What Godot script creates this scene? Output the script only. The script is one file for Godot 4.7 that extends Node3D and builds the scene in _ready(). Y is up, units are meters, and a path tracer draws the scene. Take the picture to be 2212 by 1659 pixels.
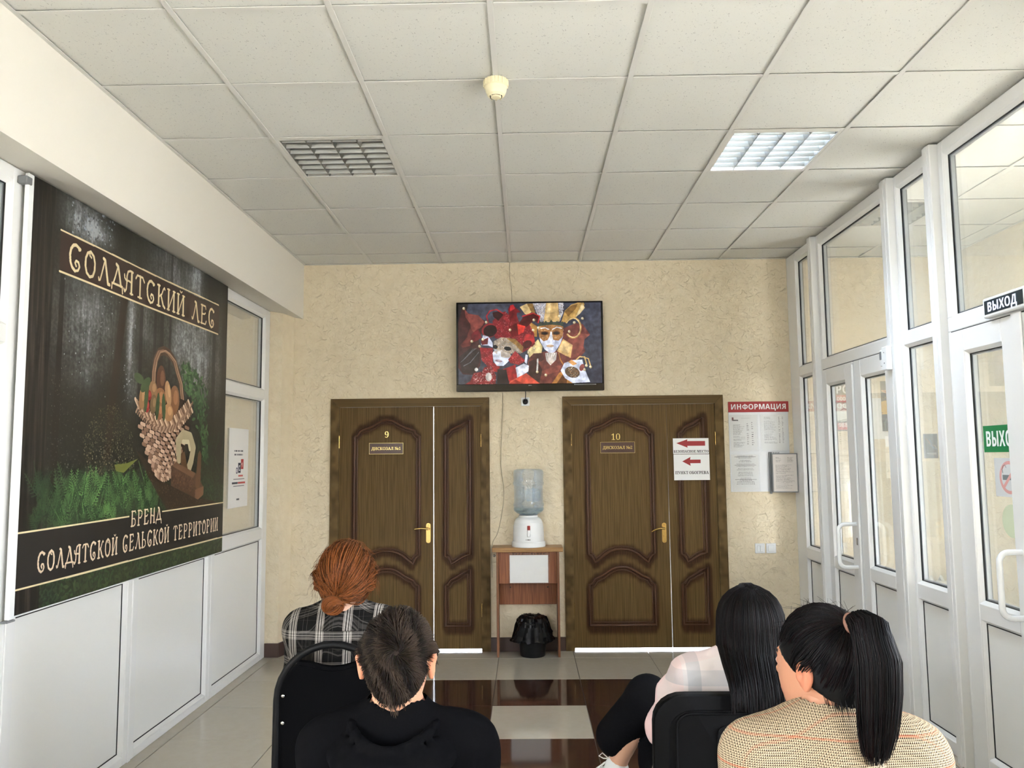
extends Node3D
# Waiting hall with two panelled double doors, a television, glazed partitions and four seated people.
# World: x right, y up, z towards the viewer; floor y = 0, end wall z = -6.73, viewer's eye at (0, 1.6, 0).

const CEIL := 3.28
const TOP := 3.425      # top of the walls, at the slab above the hung ceiling
const BACK := -6.73
const XL := -2.14      # room face of the left glazed partition
const XR := 2.26       # room face of the right glazed partition
const XV := 3.65       # outer wall of the entrance porch
const NEAR := 3.2      # wall behind the viewer

var M := {}            # materials by name
var used := {}         # names taken at top level
var rng := RandomNumberGenerator.new()
var grid_x := [-1.905, -1.313, -0.713, -0.113, 0.487, 1.087, 1.687, 2.287, 2.887, 3.487, 3.65]
var grid_z := [-6.73, -6.403, -5.803, -5.203, -4.603, -4.003, -3.403, -2.803, -2.203, -1.603]

func _ready() -> void:
	# camera
	var cam := Camera3D.new()
	cam.name = "camera"
	cam.position = Vector3(0, 1.6, 0)
	cam.rotation = Vector3(0.09197, 0.01596, -0.01001)
	cam.fov = 51.75
	cam.near = 0.05
	cam.far = 200.0
	add_child(cam)
	cam.current = true
	# sky and exposure
	var sm := ProceduralSkyMaterial.new()
	sm.sky_top_color = Color(0.86, 0.91, 1.0)
	sm.sky_horizon_color = Color(1.0, 1.0, 0.99)
	sm.ground_bottom_color = Color(0.50, 0.49, 0.47)
	sm.ground_horizon_color = Color(0.62, 0.61, 0.59)
	sm.sky_energy_multiplier = 3.6
	sm.ground_energy_multiplier = 2.6
	var sky := Sky.new()
	sky.sky_material = sm
	var env := Environment.new()
	env.background_mode = Environment.BG_SKY
	env.sky = sky
	env.tonemap_mode = Environment.TONE_MAPPER_LINEAR
	env.tonemap_exposure = 1.6
	env.sdfgi_enabled = true
	env.ssao_enabled = true
	env.ssil_enabled = true
	var we := WorldEnvironment.new()
	we.name = "environment"
	we.environment = env
	add_child(we)
	# sun: high beyond the end wall, so that it reaches the ground outside but not this room
	var sun := DirectionalLight3D.new()
	sun.name = "sun"
	sun.light_color = Color(1.0, 0.98, 0.94)
	sun.light_energy = 20.0
	sun.light_angular_distance = 0.6
	sun.shadow_enabled = true
	add_child(sun)
	sun.look_at_from_position(Vector3.ZERO, Vector3(0.0, -0.83, 0.55), Vector3.UP)
	rng.seed = 77
	build_materials()
	build_shell()
	build_ceiling()
	build_left_partition()
	build_right_partition()
	build_outside()
	build_doors()
	build_wall_things()
	build_stand()
	build_banner()
	build_notices()
	build_chairs()
	build_people()

# ------------------------------------------------------------------ mesh helpers
class MB:
	var v := PackedVector3Array()
	var n := PackedVector3Array()
	var uv := PackedVector2Array()
	var c := PackedColorArray()
	var col := Color.WHITE
	var colored := false
	func pt(p: Vector3, nn: Vector3, t := Vector2.ZERO) -> void:
		v.append(p); n.append(nn); uv.append(t)
		if colored: c.append(col)
	func tri(a: Vector3, b: Vector3, d: Vector3) -> void:       # counter-clockwise seen from the front
		var nn := (b - a).cross(d - a).normalized()
		pt(a, nn); pt(d, nn); pt(b, nn)
	func quad(a: Vector3, b: Vector3, d: Vector3, e: Vector3, ua := Vector2(0, 1), ub := Vector2(1, 1), ud := Vector2(1, 0), ue := Vector2(0, 0)) -> void:
		var nn := (b - a).cross(d - a)
		if nn.length_squared() < 1e-16: nn = (d - a).cross(e - a)
		nn = nn.normalized()
		pt(a, nn, ua); pt(d, nn, ud); pt(b, nn, ub)
		pt(a, nn, ua); pt(e, nn, ue); pt(d, nn, ud)
	func squad(p: Array, nn: Array) -> void:                    # quad with given vertex normals
		for i in [0, 2, 1, 0, 3, 2]:
			pt(p[i], nn[i])
	func box(a: Vector3, b: Vector3) -> void:
		var lo := a.min(b)
		var hi := a.max(b)
		quad(Vector3(lo.x, lo.y, hi.z), Vector3(hi.x, lo.y, hi.z), hi, Vector3(lo.x, hi.y, hi.z))
		quad(Vector3(hi.x, lo.y, lo.z), lo, Vector3(lo.x, hi.y, lo.z), Vector3(hi.x, hi.y, lo.z))
		quad(Vector3(hi.x, lo.y, hi.z), Vector3(hi.x, lo.y, lo.z), Vector3(hi.x, hi.y, lo.z), hi)
		quad(lo, Vector3(lo.x, lo.y, hi.z), Vector3(lo.x, hi.y, hi.z), Vector3(lo.x, hi.y, lo.z))
		quad(Vector3(lo.x, hi.y, hi.z), hi, Vector3(hi.x, hi.y, lo.z), Vector3(lo.x, hi.y, lo.z))
		quad(lo, Vector3(hi.x, lo.y, lo.z), Vector3(hi.x, lo.y, hi.z), Vector3(lo.x, lo.y, hi.z))
	func cbox(a: Vector3, b: Vector3, bev: float) -> void:      # box with chamfered edges
		var m := (a + b) * 0.5
		var h := (a - b).abs() * 0.5
		bev = minf(bev, minf(h.x, minf(h.y, h.z)) * 0.9)
		var i := h - Vector3(bev, bev, bev)
		for ax in 3:
			var u := (ax + 1) % 3
			var w := (ax + 2) % 3
			for s in [-1.0, 1.0]:
				var q := []
				for k in [[-1, -1], [1, -1], [1, 1], [-1, 1]]:
					var p := Vector3.ZERO
					p[ax] = s * h[ax]; p[u] = k[0] * i[u]; p[w] = k[1] * i[w]
					q.append(m + p)
				if s > 0: quad(q[0], q[1], q[2], q[3])
				else: quad(q[3], q[2], q[1], q[0])
				for t in [-1.0, 1.0]:                           # edges between face ax/s and face u/t
					var p0 := Vector3.ZERO
					p0[ax] = s * h[ax]; p0[u] = t * i[u]; p0[w] = -i[w]
					var p1 := p0
					p1[w] = i[w]
					var p2 := Vector3.ZERO
					p2[ax] = s * i[ax]; p2[u] = t * h[u]; p2[w] = i[w]
					var p3 := p2
					p3[w] = -i[w]
					if s * t > 0: quad(m + p0, m + p3, m + p2, m + p1)
					else: quad(m + p0, m + p1, m + p2, m + p3)
		for sx in [-1.0, 1.0]:
			for sy in [-1.0, 1.0]:
				for sz in [-1.0, 1.0]:
					var pa := m + Vector3(sx * h.x, sy * i.y, sz * i.z)
					var pb := m + Vector3(sx * i.x, sy * h.y, sz * i.z)
					var pc := m + Vector3(sx * i.x, sy * i.y, sz * h.z)
					if sx * sy * sz > 0: tri(pa, pb, pc)
					else: tri(pa, pc, pb)
	func tube(pts: Array, rad, sides := 8, caps := true, closed := false) -> void:   # rad: one radius or one for each point
		var k := pts.size()
		var rings := []
		var norms := []
		var prev := Vector3.ZERO
		for j in k:
			var d: Vector3
			if closed: d = pts[(j + 1) % k] - pts[(j + k - 1) % k]
			else: d = pts[mini(j + 1, k - 1)] - pts[maxi(j - 1, 0)]
			d = d.normalized()
			var side := prev - d * prev.dot(d)
			if side.length() < 1e-4:
				side = d.cross(Vector3.UP if absf(d.y) < 0.9 else Vector3.RIGHT)
			side = side.normalized()
			prev = side
			var up := d.cross(side)
			var r: float = rad[j] if rad is Array else rad
			var ring := []
			var rn := []
			for i in sides:
				var an := TAU * i / sides
				var q := side * cos(an) + up * sin(an)
				ring.append(pts[j] + q * r)
				rn.append(q)
			rings.append(ring); norms.append(rn)
		var last := k if closed else k - 1
		for j in last:
			var j2 := (j + 1) % k
			for i in sides:
				var i2 := (i + 1) % sides
				squad([rings[j][i], rings[j][i2], rings[j2][i2], rings[j2][i]], [norms[j][i], norms[j][i2], norms[j2][i2], norms[j2][i]])
		if caps and not closed:
			for i in range(1, sides - 1):
				tri(rings[0][0], rings[0][i + 1], rings[0][i])
				tri(rings[k - 1][0], rings[k - 1][i], rings[k - 1][i + 1])
	func lathe(prof: Array, at: Vector3, segs := 24, wave := 0.0, waves := 0) -> void:   # prof: Vector2(radius, height), bottom to top
		for j in prof.size() - 1:
			var a: Vector2 = prof[j]
			var b: Vector2 = prof[j + 1]
			var t := (b - a).normalized()
			for i in segs:
				var q := []
				var nn := []
				for s in [[a, i], [a, i + 1], [b, i + 1], [b, i]]:
					var an: float = -TAU * s[1] / segs
					var pr: Vector2 = s[0]
					var r := pr.x * (1.0 + wave * cos(an * waves))
					q.append(at + Vector3(cos(an) * r, pr.y, sin(an) * r))
					nn.append(Vector3(cos(an) * t.y, -t.x, sin(an) * t.y))
				squad(q, nn)
	func prism(poly: PackedVector2Array, o: Vector3, ex: Vector3, ey: Vector3, depth: float, uv_size := Vector2.ZERO) -> void:   # polygon in the plane (ex, ey), thickness along ex x ey
		var ez := ex.cross(ey).normalized() * depth
		if Geometry2D.is_polygon_clockwise(poly) == false: pass
		var idx := Geometry2D.triangulate_polygon(poly)
		var area := 0.0
		for i in poly.size():
			area += poly[i].cross(poly[(i + 1) % poly.size()])
		for i in range(0, idx.size(), 3):
			var a := poly[idx[i]]
			var b := poly[idx[i + 1]]
			var d := poly[idx[i + 2]]
			if (b - a).cross(d - a) < 0:
				var tmp := b; b = d; d = tmp
			var pa := o + ex * a.x + ey * a.y
			var pb := o + ex * b.x + ey * b.y
			var pd := o + ex * d.x + ey * d.y
			tri(pa + ez, pb + ez, pd + ez)
			tri(pa, pd, pb)
		for i in poly.size():
			var a := poly[i]
			var b := poly[(i + 1) % poly.size()]
			if area < 0:
				var tmp := a; a = b; b = tmp
			var pa := o + ex * a.x + ey * a.y
			var pb := o + ex * b.x + ey * b.y
			quad(pa, pb, pb + ez, pa + ez)
	func ellipsoid(m: Vector3, r: Vector3, us := 16, vs := 10) -> void:
		for j in vs:
			for i in us:
				var q := []
				var nn := []
				for s in [[j, i], [j, i + 1], [j + 1, i + 1], [j + 1, i]]:
					var la: float = -PI / 2 + PI * s[0] / vs
					var lo: float = -TAU * s[1] / us
					var d := Vector3(cos(la) * cos(lo), sin(la), cos(la) * sin(lo))
					q.append(m + d * r)
					nn.append((d / r).normalized())
				squad(q, nn)
	func mesh() -> ArrayMesh:
		var a := []
		a.resize(Mesh.ARRAY_MAX)
		a[Mesh.ARRAY_VERTEX] = v
		a[Mesh.ARRAY_NORMAL] = n
		a[Mesh.ARRAY_TEX_UV] = uv
		if colored: a[Mesh.ARRAY_COLOR] = c
		var m := ArrayMesh.new()
		m.add_surface_from_arrays(Mesh.PRIMITIVE_TRIANGLES, a)
		return m

func numbered(called: String) -> String:
	if not used.has(called):
		used[called] = 0
		return called
	used[called] += 1
	return "%s_%03d" % [called, used[called]]

func part(parent: Node3D, called: String, b, material: Material) -> MeshInstance3D:
	var o := MeshInstance3D.new()
	o.name = called
	o.mesh = b.mesh() if b is MB else b
	o.material_override = null
	for i in o.mesh.get_surface_count():
		o.set_surface_override_material(i, material)
	parent.add_child(o, true)
	return o

func thing(called: String, label: String, category: String, at := Vector3.ZERO, turn := 0.0, group := "") -> Node3D:
	var o := Node3D.new()
	o.name = numbered(called)
	add_child(o)
	o.position = at
	o.rotation.y = turn
	o.set_meta("label", label)
	o.set_meta("category", category)
	if group: o.set_meta("group", group)
	return o

func single(called: String, b, material: Material, label: String, category: String, at := Vector3.ZERO, group := "") -> MeshInstance3D:
	var o := part(self, numbered(called), b, material)
	o.position = at
	o.set_meta("label", label)
	o.set_meta("category", category)
	if group: o.set_meta("group", group)
	return o

func struct_node(called: String) -> Node3D:
	var o := Node3D.new()
	o.name = called
	add_child(o)
	o.set_meta("kind", "structure")
	return o

func struct_mesh(called: String, b, material: Material) -> MeshInstance3D:
	var o := part(self, called, b, material)
	o.set_meta("kind", "structure")
	return o

func boxmesh(a: Vector3, b: Vector3, bev := 0.0) -> MB:
	var m := MB.new()
	if bev > 0.0: m.cbox(a, b, bev)
	else: m.box(a, b)
	return m

func arc(c: Vector2, r: Vector2, a0: float, a1: float, k: int) -> PackedVector2Array:
	var p := PackedVector2Array()
	for i in k + 1:
		var a := lerpf(a0, a1, float(i) / k)
		p.append(c + Vector2(cos(a) * r.x, sin(a) * r.y))
	return p

func rrect(w: float, h: float, r: float, k := 4) -> PackedVector2Array:   # rounded rectangle about the origin
	var p := PackedVector2Array()
	var cs := [Vector2(w / 2 - r, h / 2 - r), Vector2(-w / 2 + r, h / 2 - r), Vector2(-w / 2 + r, -h / 2 + r), Vector2(w / 2 - r, -h / 2 + r)]
	for q in 4:
		p.append_array(arc(cs[q], Vector2(r, r), q * PI / 2, (q + 1) * PI / 2, k))
	return p

func text_mesh(s: String, size: float, depth: float, bold := true, serif := false) -> TextMesh:
	var f := SystemFont.new()
	f.font_names = PackedStringArray(["Droid Serif" if serif else "Droid Sans"])
	f.font_weight = 700 if bold else 400
	var t := TextMesh.new()
	t.text = s
	t.font = f
	t.font_size = 64
	t.pixel_size = size / 64.0
	t.depth = depth
	t.curve_step = 1.0
	return t

# ------------------------------------------------------------------ materials
func mat(called: String, c: Color, rough := 0.6, metal := 0.0, spec := 0.5) -> StandardMaterial3D:
	var m := StandardMaterial3D.new()
	m.resource_name = called
	m.albedo_color = c
	m.roughness = rough
	m.metallic = metal
	m.metallic_specular = spec
	M[called] = m
	return m

func noise_tex(freq: float, seed_: int, oct: int, size := 512, ramp: Gradient = null, normal := 0.0, kind := FastNoiseLite.TYPE_SIMPLEX_SMOOTH) -> NoiseTexture2D:
	var f := FastNoiseLite.new()
	f.noise_type = kind
	f.seed = seed_
	f.frequency = freq
	f.fractal_octaves = oct
	var t := NoiseTexture2D.new()
	t.width = size
	t.height = size
	t.seamless = true
	t.noise = f
	if ramp: t.color_ramp = ramp
	if normal > 0.0:
		t.as_normal_map = true
		t.bump_strength = normal
	return t

func ramp(a: Array) -> Gradient:
	var g := Gradient.new()
	var o := PackedFloat32Array()
	var c := PackedColorArray()
	for i in a:
		o.append(i[0]); c.append(i[1])
	g.offsets = o
	g.colors = c
	return g

func tri_mat(m: StandardMaterial3D, scale: Vector3, world := true) -> StandardMaterial3D:
	m.uv1_triplanar = true
	m.uv1_world_triplanar = world
	m.uv1_scale = scale
	return m

func build_materials() -> void:
	# cream decorative plaster with trowel strokes
	var pl := mat("plaster", Color.WHITE, 0.72)
	pl.albedo_texture = noise_tex(0.012, 3, 5, 1024, ramp([[0.0, Color8(222, 207, 178)], [0.5, Color8(226, 212, 184)], [1.0, Color8(230, 217, 191)]]))
	pl.heightmap_enabled = true
	pl.heightmap_scale = 0.9
	pl.heightmap_texture = plaster_relief()
	tri_mat(pl, Vector3(0.75, 0.75, 0.75))
	var oc := mat("ochre_wall", Color8(176, 160, 124), 0.7)
	oc.heightmap_enabled = true
	oc.heightmap_scale = 0.2
	oc.heightmap_texture = pl.heightmap_texture
	tri_mat(oc, Vector3(0.75, 0.75, 0.75))
	mat("white_paint", Color8(224, 219, 208), 0.65)
	mat("soffit_paint", Color8(232, 228, 220), 0.7)
	mat("pvc", Color8(230, 230, 228), 0.28)
	mat("pvc_panel", Color8(232, 232, 228), 0.32)
	mat("gasket", Color8(26, 26, 26), 0.6)
	mat("spacer", Color8(150, 156, 162), 0.4, 0.6)
	var gl := mat("glass", Color(0.93, 0.97, 0.95, 0.06), 0.02)
	gl.transparency = BaseMaterial3D.TRANSPARENCY_ALPHA
	var sl := mat("clear_sleeve", Color(0.95, 0.96, 0.97, 0.10), 0.12)
	sl.transparency = BaseMaterial3D.TRANSPARENCY_ALPHA
	# floor: polished porcelain
	var ti := mat("tile_beige", Color.WHITE, 0.07)
	ti.albedo_texture = noise_tex(0.02, 5, 4, 512, ramp([[0.0, Color8(174, 166, 150)], [1.0, Color8(178, 170, 155)]]))
	tri_mat(ti, Vector3(1.3, 1.3, 1.3))
	var td := mat("tile_brown", Color.WHITE, 0.07)
	td.albedo_texture = noise_tex(0.03, 8, 4, 512, ramp([[0.0, Color8(44, 26, 20)], [1.0, Color8(60, 37, 28)]]))
	tri_mat(td, Vector3(1.3, 1.3, 1.3))
	mat("grout", Color8(88, 78, 68), 0.9)
	mat("skirting", Color8(74, 56, 50), 0.35)
	# ceiling
	var ct := mat("ceiling_tile", Color.WHITE, 0.9)
	ct.albedo_texture = speckle()
	tri_mat(ct, Vector3(1.0 / 0.6, 1.0 / 0.6, 1.0 / 0.6))
	mat("ceiling_grid", Color8(212, 210, 204), 0.45)
	mat("slab", Color8(205, 203, 196), 0.9)
	var al := mat("louvre_metal", Color8(132, 132, 128), 0.42, 1.0)
	al.metallic = 0.9
	mat("lamp_housing", Color8(224, 219, 208), 0.5)
	mat("tube_off", Color8(240, 246, 255), 0.3)
	var tu := mat("tube_lit", Color8(240, 246, 255), 0.3)
	tu.emission_enabled = true
	tu.emission = Color8(214, 232, 255)
	tu.emission_energy_multiplier = 150.0
	mat("ivory_plastic", Color8(236, 226, 190), 0.4)
	mat("dark_slot", Color8(58, 52, 46), 0.8)
	# wood
	mat("casing", Color.WHITE, 0.45, 0.0, 0.25).albedo_texture = grain_image(Color8(112, 92, 59), Color8(78, 61, 36), 21, 256, 512)
	M.casing.uv1_triplanar = true
	M.casing.uv1_world_triplanar = true
	M.casing.uv1_scale = Vector3(3.0, 0.12, 3.0)
	mat("casing_top", Color.WHITE, 0.45, 0.0, 0.25).albedo_texture = M.casing.albedo_texture
	M.casing_top.albedo_texture = turned(M.casing.albedo_texture)
	tri_mat(M.casing_top, Vector3(0.12, 3.0, 3.0))
	mat("moulding", Color8(76, 48, 29), 0.34, 0.0, 0.4)
	var st := mat("stand_red", Color.WHITE, 0.45)
	st.albedo_texture = grain_image(Color8(150, 92, 56), Color8(118, 66, 38), 31, 128, 512)
	tri_mat(st, Vector3(2.5, 0.9, 2.5))
	var s2 := mat("stand_top", Color.WHITE, 0.4)
	s2.albedo_texture = turned(grain_image(Color8(168, 128, 80), Color8(140, 102, 60), 33, 128, 512))
	tri_mat(s2, Vector3(0.9, 2.5, 2.5))
	mat("stand_edge", Color8(128, 82, 52), 0.5)
	mat("brass", Color8(186, 156, 96), 0.25, 1.0)
	mat("gold_letter", Color8(222, 196, 120), 0.3, 0.6)
	mat("plaque", Color8(66, 38, 30), 0.35)
	mat("black_plastic", Color8(16, 16, 17), 0.42, 0.0, 0.35)
	mat("black_gloss", Color8(12, 12, 14), 0.12)
	mat("black_fabric", Color8(10, 10, 11), 0.95, 0.0, 0.12)
	mat("chair_tube", Color8(11, 11, 12), 0.5, 0.0, 0.3)
	mat("chair_plastic", Color8(10, 10, 11), 0.55, 0.0, 0.25)
	mat("steel", Color8(190, 190, 188), 0.25, 1.0)
	mat("white_plastic", Color8(238, 240, 240), 0.25)
	mat("grey_plastic", Color8(120, 122, 124), 0.4)
	mat("red_plastic", Color8(150, 40, 36), 0.35)
	mat("paper", Color8(240, 240, 238), 0.8)
	mat("wire_grey", Color8(176, 164, 138), 0.6)
	mat("wire_black", Color8(22, 22, 22), 0.5)
	var bo := mat("bottle_plastic", Color(0.66, 0.75, 0.82, 0.32), 0.06)
	bo.transparency = BaseMaterial3D.TRANSPARENCY_ALPHA
	var wa := mat("bottle_water", Color(0.78, 0.88, 0.92, 0.05), 0.02)
	wa.refraction_enabled = true
	wa.refraction_scale = 0.033
	wa.transparency = BaseMaterial3D.TRANSPARENCY_ALPHA
	var bag := mat("bin_bag", Color8(7, 7, 8), 0.26)
	bag.metallic_specular = 0.4
	mat("radiator", Color8(236, 234, 224), 0.35)
	mat("asphalt", Color8(174, 172, 166), 0.9)
	mat("red_print", Color8(160, 42, 44), 0.5)
	mat("white_print", Color8(240, 240, 240), 0.5)
	mat("green_print", Color8(22, 118, 66), 0.45)
	mat("board_white", Color8(226, 228, 230), 0.3)
	# people
	var sk := mat("skin", Color.WHITE, 0.5)
	sk.vertex_color_use_as_albedo = true
	sk.subsurf_scatter_enabled = true
	sk.subsurf_scatter_strength = 0.08

func plaster_relief() -> ImageTexture:      # raised lumps with short trowel scratches
	var f := FastNoiseLite.new()
	f.noise_type = FastNoiseLite.TYPE_SIMPLEX_SMOOTH
	f.seed = 41
	f.frequency = 0.014
	f.fractal_octaves = 5
	f.fractal_gain = 0.55
	f.domain_warp_enabled = true
	f.domain_warp_amplitude = 40.0
	f.domain_warp_frequency = 0.01
	var im := f.get_seamless_image(1024, 1024)
	im.convert(Image.FORMAT_RGB8)
	var r := RandomNumberGenerator.new()
	r.seed = 9
	for i in 620:
		var p := Vector2(r.randf() * 1024, r.randf() * 1024)
		var a := r.randf_range(-0.9, 0.9) + (PI / 2 if r.randf() < 0.3 else 0.0)
		var k := r.randi_range(8, 46)
		var bend := r.randf_range(-0.05, 0.05)
		var g := r.randf_range(0.02, 0.30)
		for s in k:
			p += Vector2(cos(a), sin(a))
			a += bend
			var q := Vector2i(posmod(int(p.x), 1024), posmod(int(p.y), 1024))
			im.set_pixel(q.x, q.y, Color(g, g, g))
			im.set_pixel(q.x, posmod(q.y + 1, 1024), Color(g, g, g).lerp(Color(0.5, 0.5, 0.5), 0.4))
	return ImageTexture.create_from_image(im)

func speckle() -> ImageTexture:             # mineral fibre board: pin holes and short worm marks
	var im := Image.create(1024, 1024, false, Image.FORMAT_RGB8)
	im.fill(Color8(214, 213, 206))
	var r := RandomNumberGenerator.new()
	r.seed = 12
	for i in 1500:
		var p := Vector2(r.randf() * 1024, r.randf() * 1024)
		var a := r.randf() * TAU
		var g := r.randf_range(0.52, 0.80)
		var k := 1 if r.randf() < 0.72 else r.randi_range(3, 12)
		var w := 2 if r.randf() < 0.75 else 3
		for s in k:
			p += Vector2(cos(a), sin(a)) * 1.5
			a += r.randf_range(-0.4, 0.4)
			im.fill_rect(Rect2i(posmod(int(p.x), 1021), posmod(int(p.y), 1021), w, w), Color(g, g * 0.99, g * 0.965))
	return ImageTexture.create_from_image(im)

func grain_picture(a: Color, b: Color, seed_: int, w: int, h: int) -> Image:   # vertical wood grain
	var f := FastNoiseLite.new()
	f.seed = seed_
	f.noise_type = FastNoiseLite.TYPE_SIMPLEX_SMOOTH
	f.frequency = 0.24
	f.fractal_octaves = 3
	f.fractal_gain = 0.7
	var im := f.get_seamless_image(w, maxi(h / 40, 8))
	im.resize(w, h, Image.INTERPOLATE_CUBIC)
	var d := im.get_data()
	var out := PackedByteArray()
	out.resize(w * h * 3)
	var r := RandomNumberGenerator.new()
	r.seed = seed_
	var pore := PackedFloat32Array()
	for x in w:
		pore.append(r.randf())
	for y in h:
		for x in w:
			var t := d[y * w + x] / 255.0
			t = clampf((t - 0.28) * 1.9, 0.0, 1.0)
			if pore[x] > 0.8 and t > 0.3: t = minf(1.0, t + 0.3)
			var o := (y * w + x) * 3
			out[o] = int(lerpf(a.r8, b.r8, t))
			out[o + 1] = int(lerpf(a.g8, b.g8, t))
			out[o + 2] = int(lerpf(a.b8, b.b8, t))
	return Image.create_from_data(w, h, false, Image.FORMAT_RGB8, out)

func grain_image(a: Color, b: Color, seed_: int, w: int, h: int) -> ImageTexture:
	return ImageTexture.create_from_image(grain_picture(a, b, seed_, w, h))

func turned(t: ImageTexture) -> ImageTexture:
	var im := t.get_image()
	im.rotate_90(CLOCKWISE)
	return ImageTexture.create_from_image(im)

# ------------------------------------------------------------------ the room
func build_shell() -> void:
	# floor: base slab and 600 mm polished tiles with recessed joints
	var fl := struct_node("floor")
	part(fl, "screed", boxmesh(Vector3(-4.4, -0.15, BACK - 3.6), Vector3(4.15, -0.004, NEAR + 0.2)), M.grout)
	var full := boxmesh(Vector3(-0.3015, -0.0035, -0.2995), Vector3(0.3015, 0.0045, 0.2995), 0.0012).mesh()
	var xs := []
	for k in range(-4, 4):
		xs.append(0.375 + 0.607 * k)          # -2.053 ... 2.196
	xs[0] = -2.064
	for zi in 8:
		var z0 := -6.49 + 0.603 * zi
		for xi in xs.size() - 1:
			var brown: bool = zi in [1, 2, 3] and xi in [2, 3, 4] and not (zi == 2 and xi == 3)
			var w: float = xs[xi + 1] - xs[xi]
			var t := part(fl, "tile", full, M.tile_brown if brown else M.tile_beige)
			t.position = Vector3(xs[xi] + w / 2, -0.0045, z0 + 0.3015)
			if xi == 0: t.scale.x = (w - 0.004) / 0.603
	for xi in xs.size() - 1:                   # cut tiles along the end wall
		part(fl, "tile", boxmesh(Vector3(xs[xi] + 0.002, -0.008, BACK), Vector3(xs[xi + 1] - 0.002, 0, -6.492), 0.0012), M.tile_beige)
	part(fl, "border_tile", boxmesh(Vector3(XL - 0.05, -0.008, BACK), Vector3(-2.067, 0, -1.67), 0.001), M.tile_beige)
	part(fl, "border_tile", boxmesh(Vector3(2.199, -0.008, BACK), Vector3(2.60, 0, -1.67), 0.001), M.tile_beige)
	part(fl, "porch_tile", boxmesh(Vector3(2.603, -0.008, BACK), Vector3(4.15, 0, -2.9), 0.001), M.tile_beige)
	part(fl, "lobby_tile", boxmesh(Vector3(-4.2, -0.008, -1.666), Vector3(2.6, 0, NEAR), 0.001), M.tile_beige)
	part(fl, "corridor_tile", boxmesh(Vector3(-4.2, -0.008, BACK), Vector3(XL - 0.055, 0, -1.67), 0.001), M.tile_beige)
	part(fl, "hall_tile", boxmesh(Vector3(-4.2, -0.008, -10.2), Vector3(4.1, 0, BACK - 0.002), 0.001), M.tile_beige)
	# end wall with two door openings
	var w := MB.new()
	var zb := BACK - 0.22
	for s in [[-4.4, -1.60, 0.0, TOP], [-1.60, -0.36, 2.055, TOP], [-0.36, 0.375, 0.0, TOP], [0.375, 1.62, 2.055, TOP], [1.62, 4.3, 0.0, TOP]]:
		w.box(Vector3(s[0], s[2], zb), Vector3(s[1], s[3], BACK))
	struct_mesh("wall_back", w, M.plaster)
	# corner pier beside the left partition
	var pr := MB.new()
	pr.prism(PackedVector2Array([Vector2(-2.36, BACK), Vector2(-1.984, BACK), Vector2(-2.034, -6.57), Vector2(-2.36, -6.57)]), Vector3(0, 2.86, 0), Vector3.RIGHT, Vector3.BACK, 2.86)
	struct_mesh("wall_left_pier", pr, M.plaster)
	# white dropped beam above the left partition, its underside rising a little towards the partition
	var bk := MB.new()
	bk.prism(PackedVector2Array([Vector2(-1.905, 3.425), Vector2(-1.905, 2.805), Vector2(-2.14, 2.846), Vector2(-2.36, 2.846), Vector2(-2.36, 3.425)]), Vector3(0, 0, BACK), Vector3.RIGHT, Vector3.UP, 5.53)
	struct_mesh("wall_left_beam", bk, M.white_paint)
	# skirting tiles
	var sk := [[-1.99, -1.655], [-0.306, 0.318], [1.677, 2.27]]
	for i in 3:
		var b := MB.new()
		b.cbox(Vector3(sk[i][0], 0, BACK), Vector3(sk[i][1], 0.112, BACK + 0.012), 0.002)
		if i == 0:
			var a := Vector3(-2.034, 0, -6.57)
			var e := Vector3(-1.984, 0, BACK)
			var o := Vector3(0.0115, 0, 0.004)
			var up := Vector3(0, 0.112, 0)
			b.quad(a + o, e + o, e + o + up, a + o + up)
			b.quad(a + o + up, e + o + up, e + up, a + up)
			b.cbox(Vector3(-2.139, 0, -6.571), Vector3(-2.022, 0.112, -6.559), 0.002)
		struct_mesh("baseboard_back" if i == 0 else "baseboard_back_%03d" % i, b, M.skirting)
	# parts of the building out of view: lobby behind the viewer, corridor on the left, hall beyond the doors
	var cw := MB.new()                         # corridor wall with one window far to the left of the viewer
	for s in [[BACK, -0.6, 0.0, TOP], [-0.6, 2.4, 0.0, 0.85], [-0.6, 2.4, 2.75, TOP], [2.4, NEAR + 0.2, 0.0, TOP]]:
		cw.box(Vector3(-4.4, s[2], s[0]), Vector3(-4.2, s[3], s[1]))
	struct_mesh("wall_corridor", cw, M.ochre_wall)
	var cf := MB.new()
	for q in [-0.6, 0.87, 2.34]:
		cf.cbox(Vector3(-4.34, 0.85, q), Vector3(-4.28, 2.75, q + 0.06), 0.004)
	for q in [0.85, 2.69]:
		cf.cbox(Vector3(-4.339, q, -0.55), Vector3(-4.281, q + 0.06, 2.35), 0.004)
	var w4 := struct_node("window_4")
	part(w4, "window_frame", cf, M.pvc)
	for q in [-0.54, 0.93]:
		part(w4, "pane", boxmesh(Vector3(-4.311, 0.91, q), Vector3(-4.309, 2.69, q + 1.41)), M.glass)
	struct_mesh("wall_left", boxmesh(Vector3(-2.30, 0, -2.1), Vector3(XL, 2.846, -1.2)), M.plaster)
	var nw := MB.new()                         # wall behind the viewer with one window
	for s in [[-4.4, -3.2, 0.0, TOP], [-3.2, -1.9, 0.0, 0.85], [-3.2, -1.9, 2.85, TOP], [-1.9, 2.6, 0.0, TOP]]:
		nw.box(Vector3(s[0], s[2], NEAR), Vector3(s[1], s[3], NEAR + 0.2))
	struct_mesh("wall_near", nw, M.plaster)
	var fw := MB.new()
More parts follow.
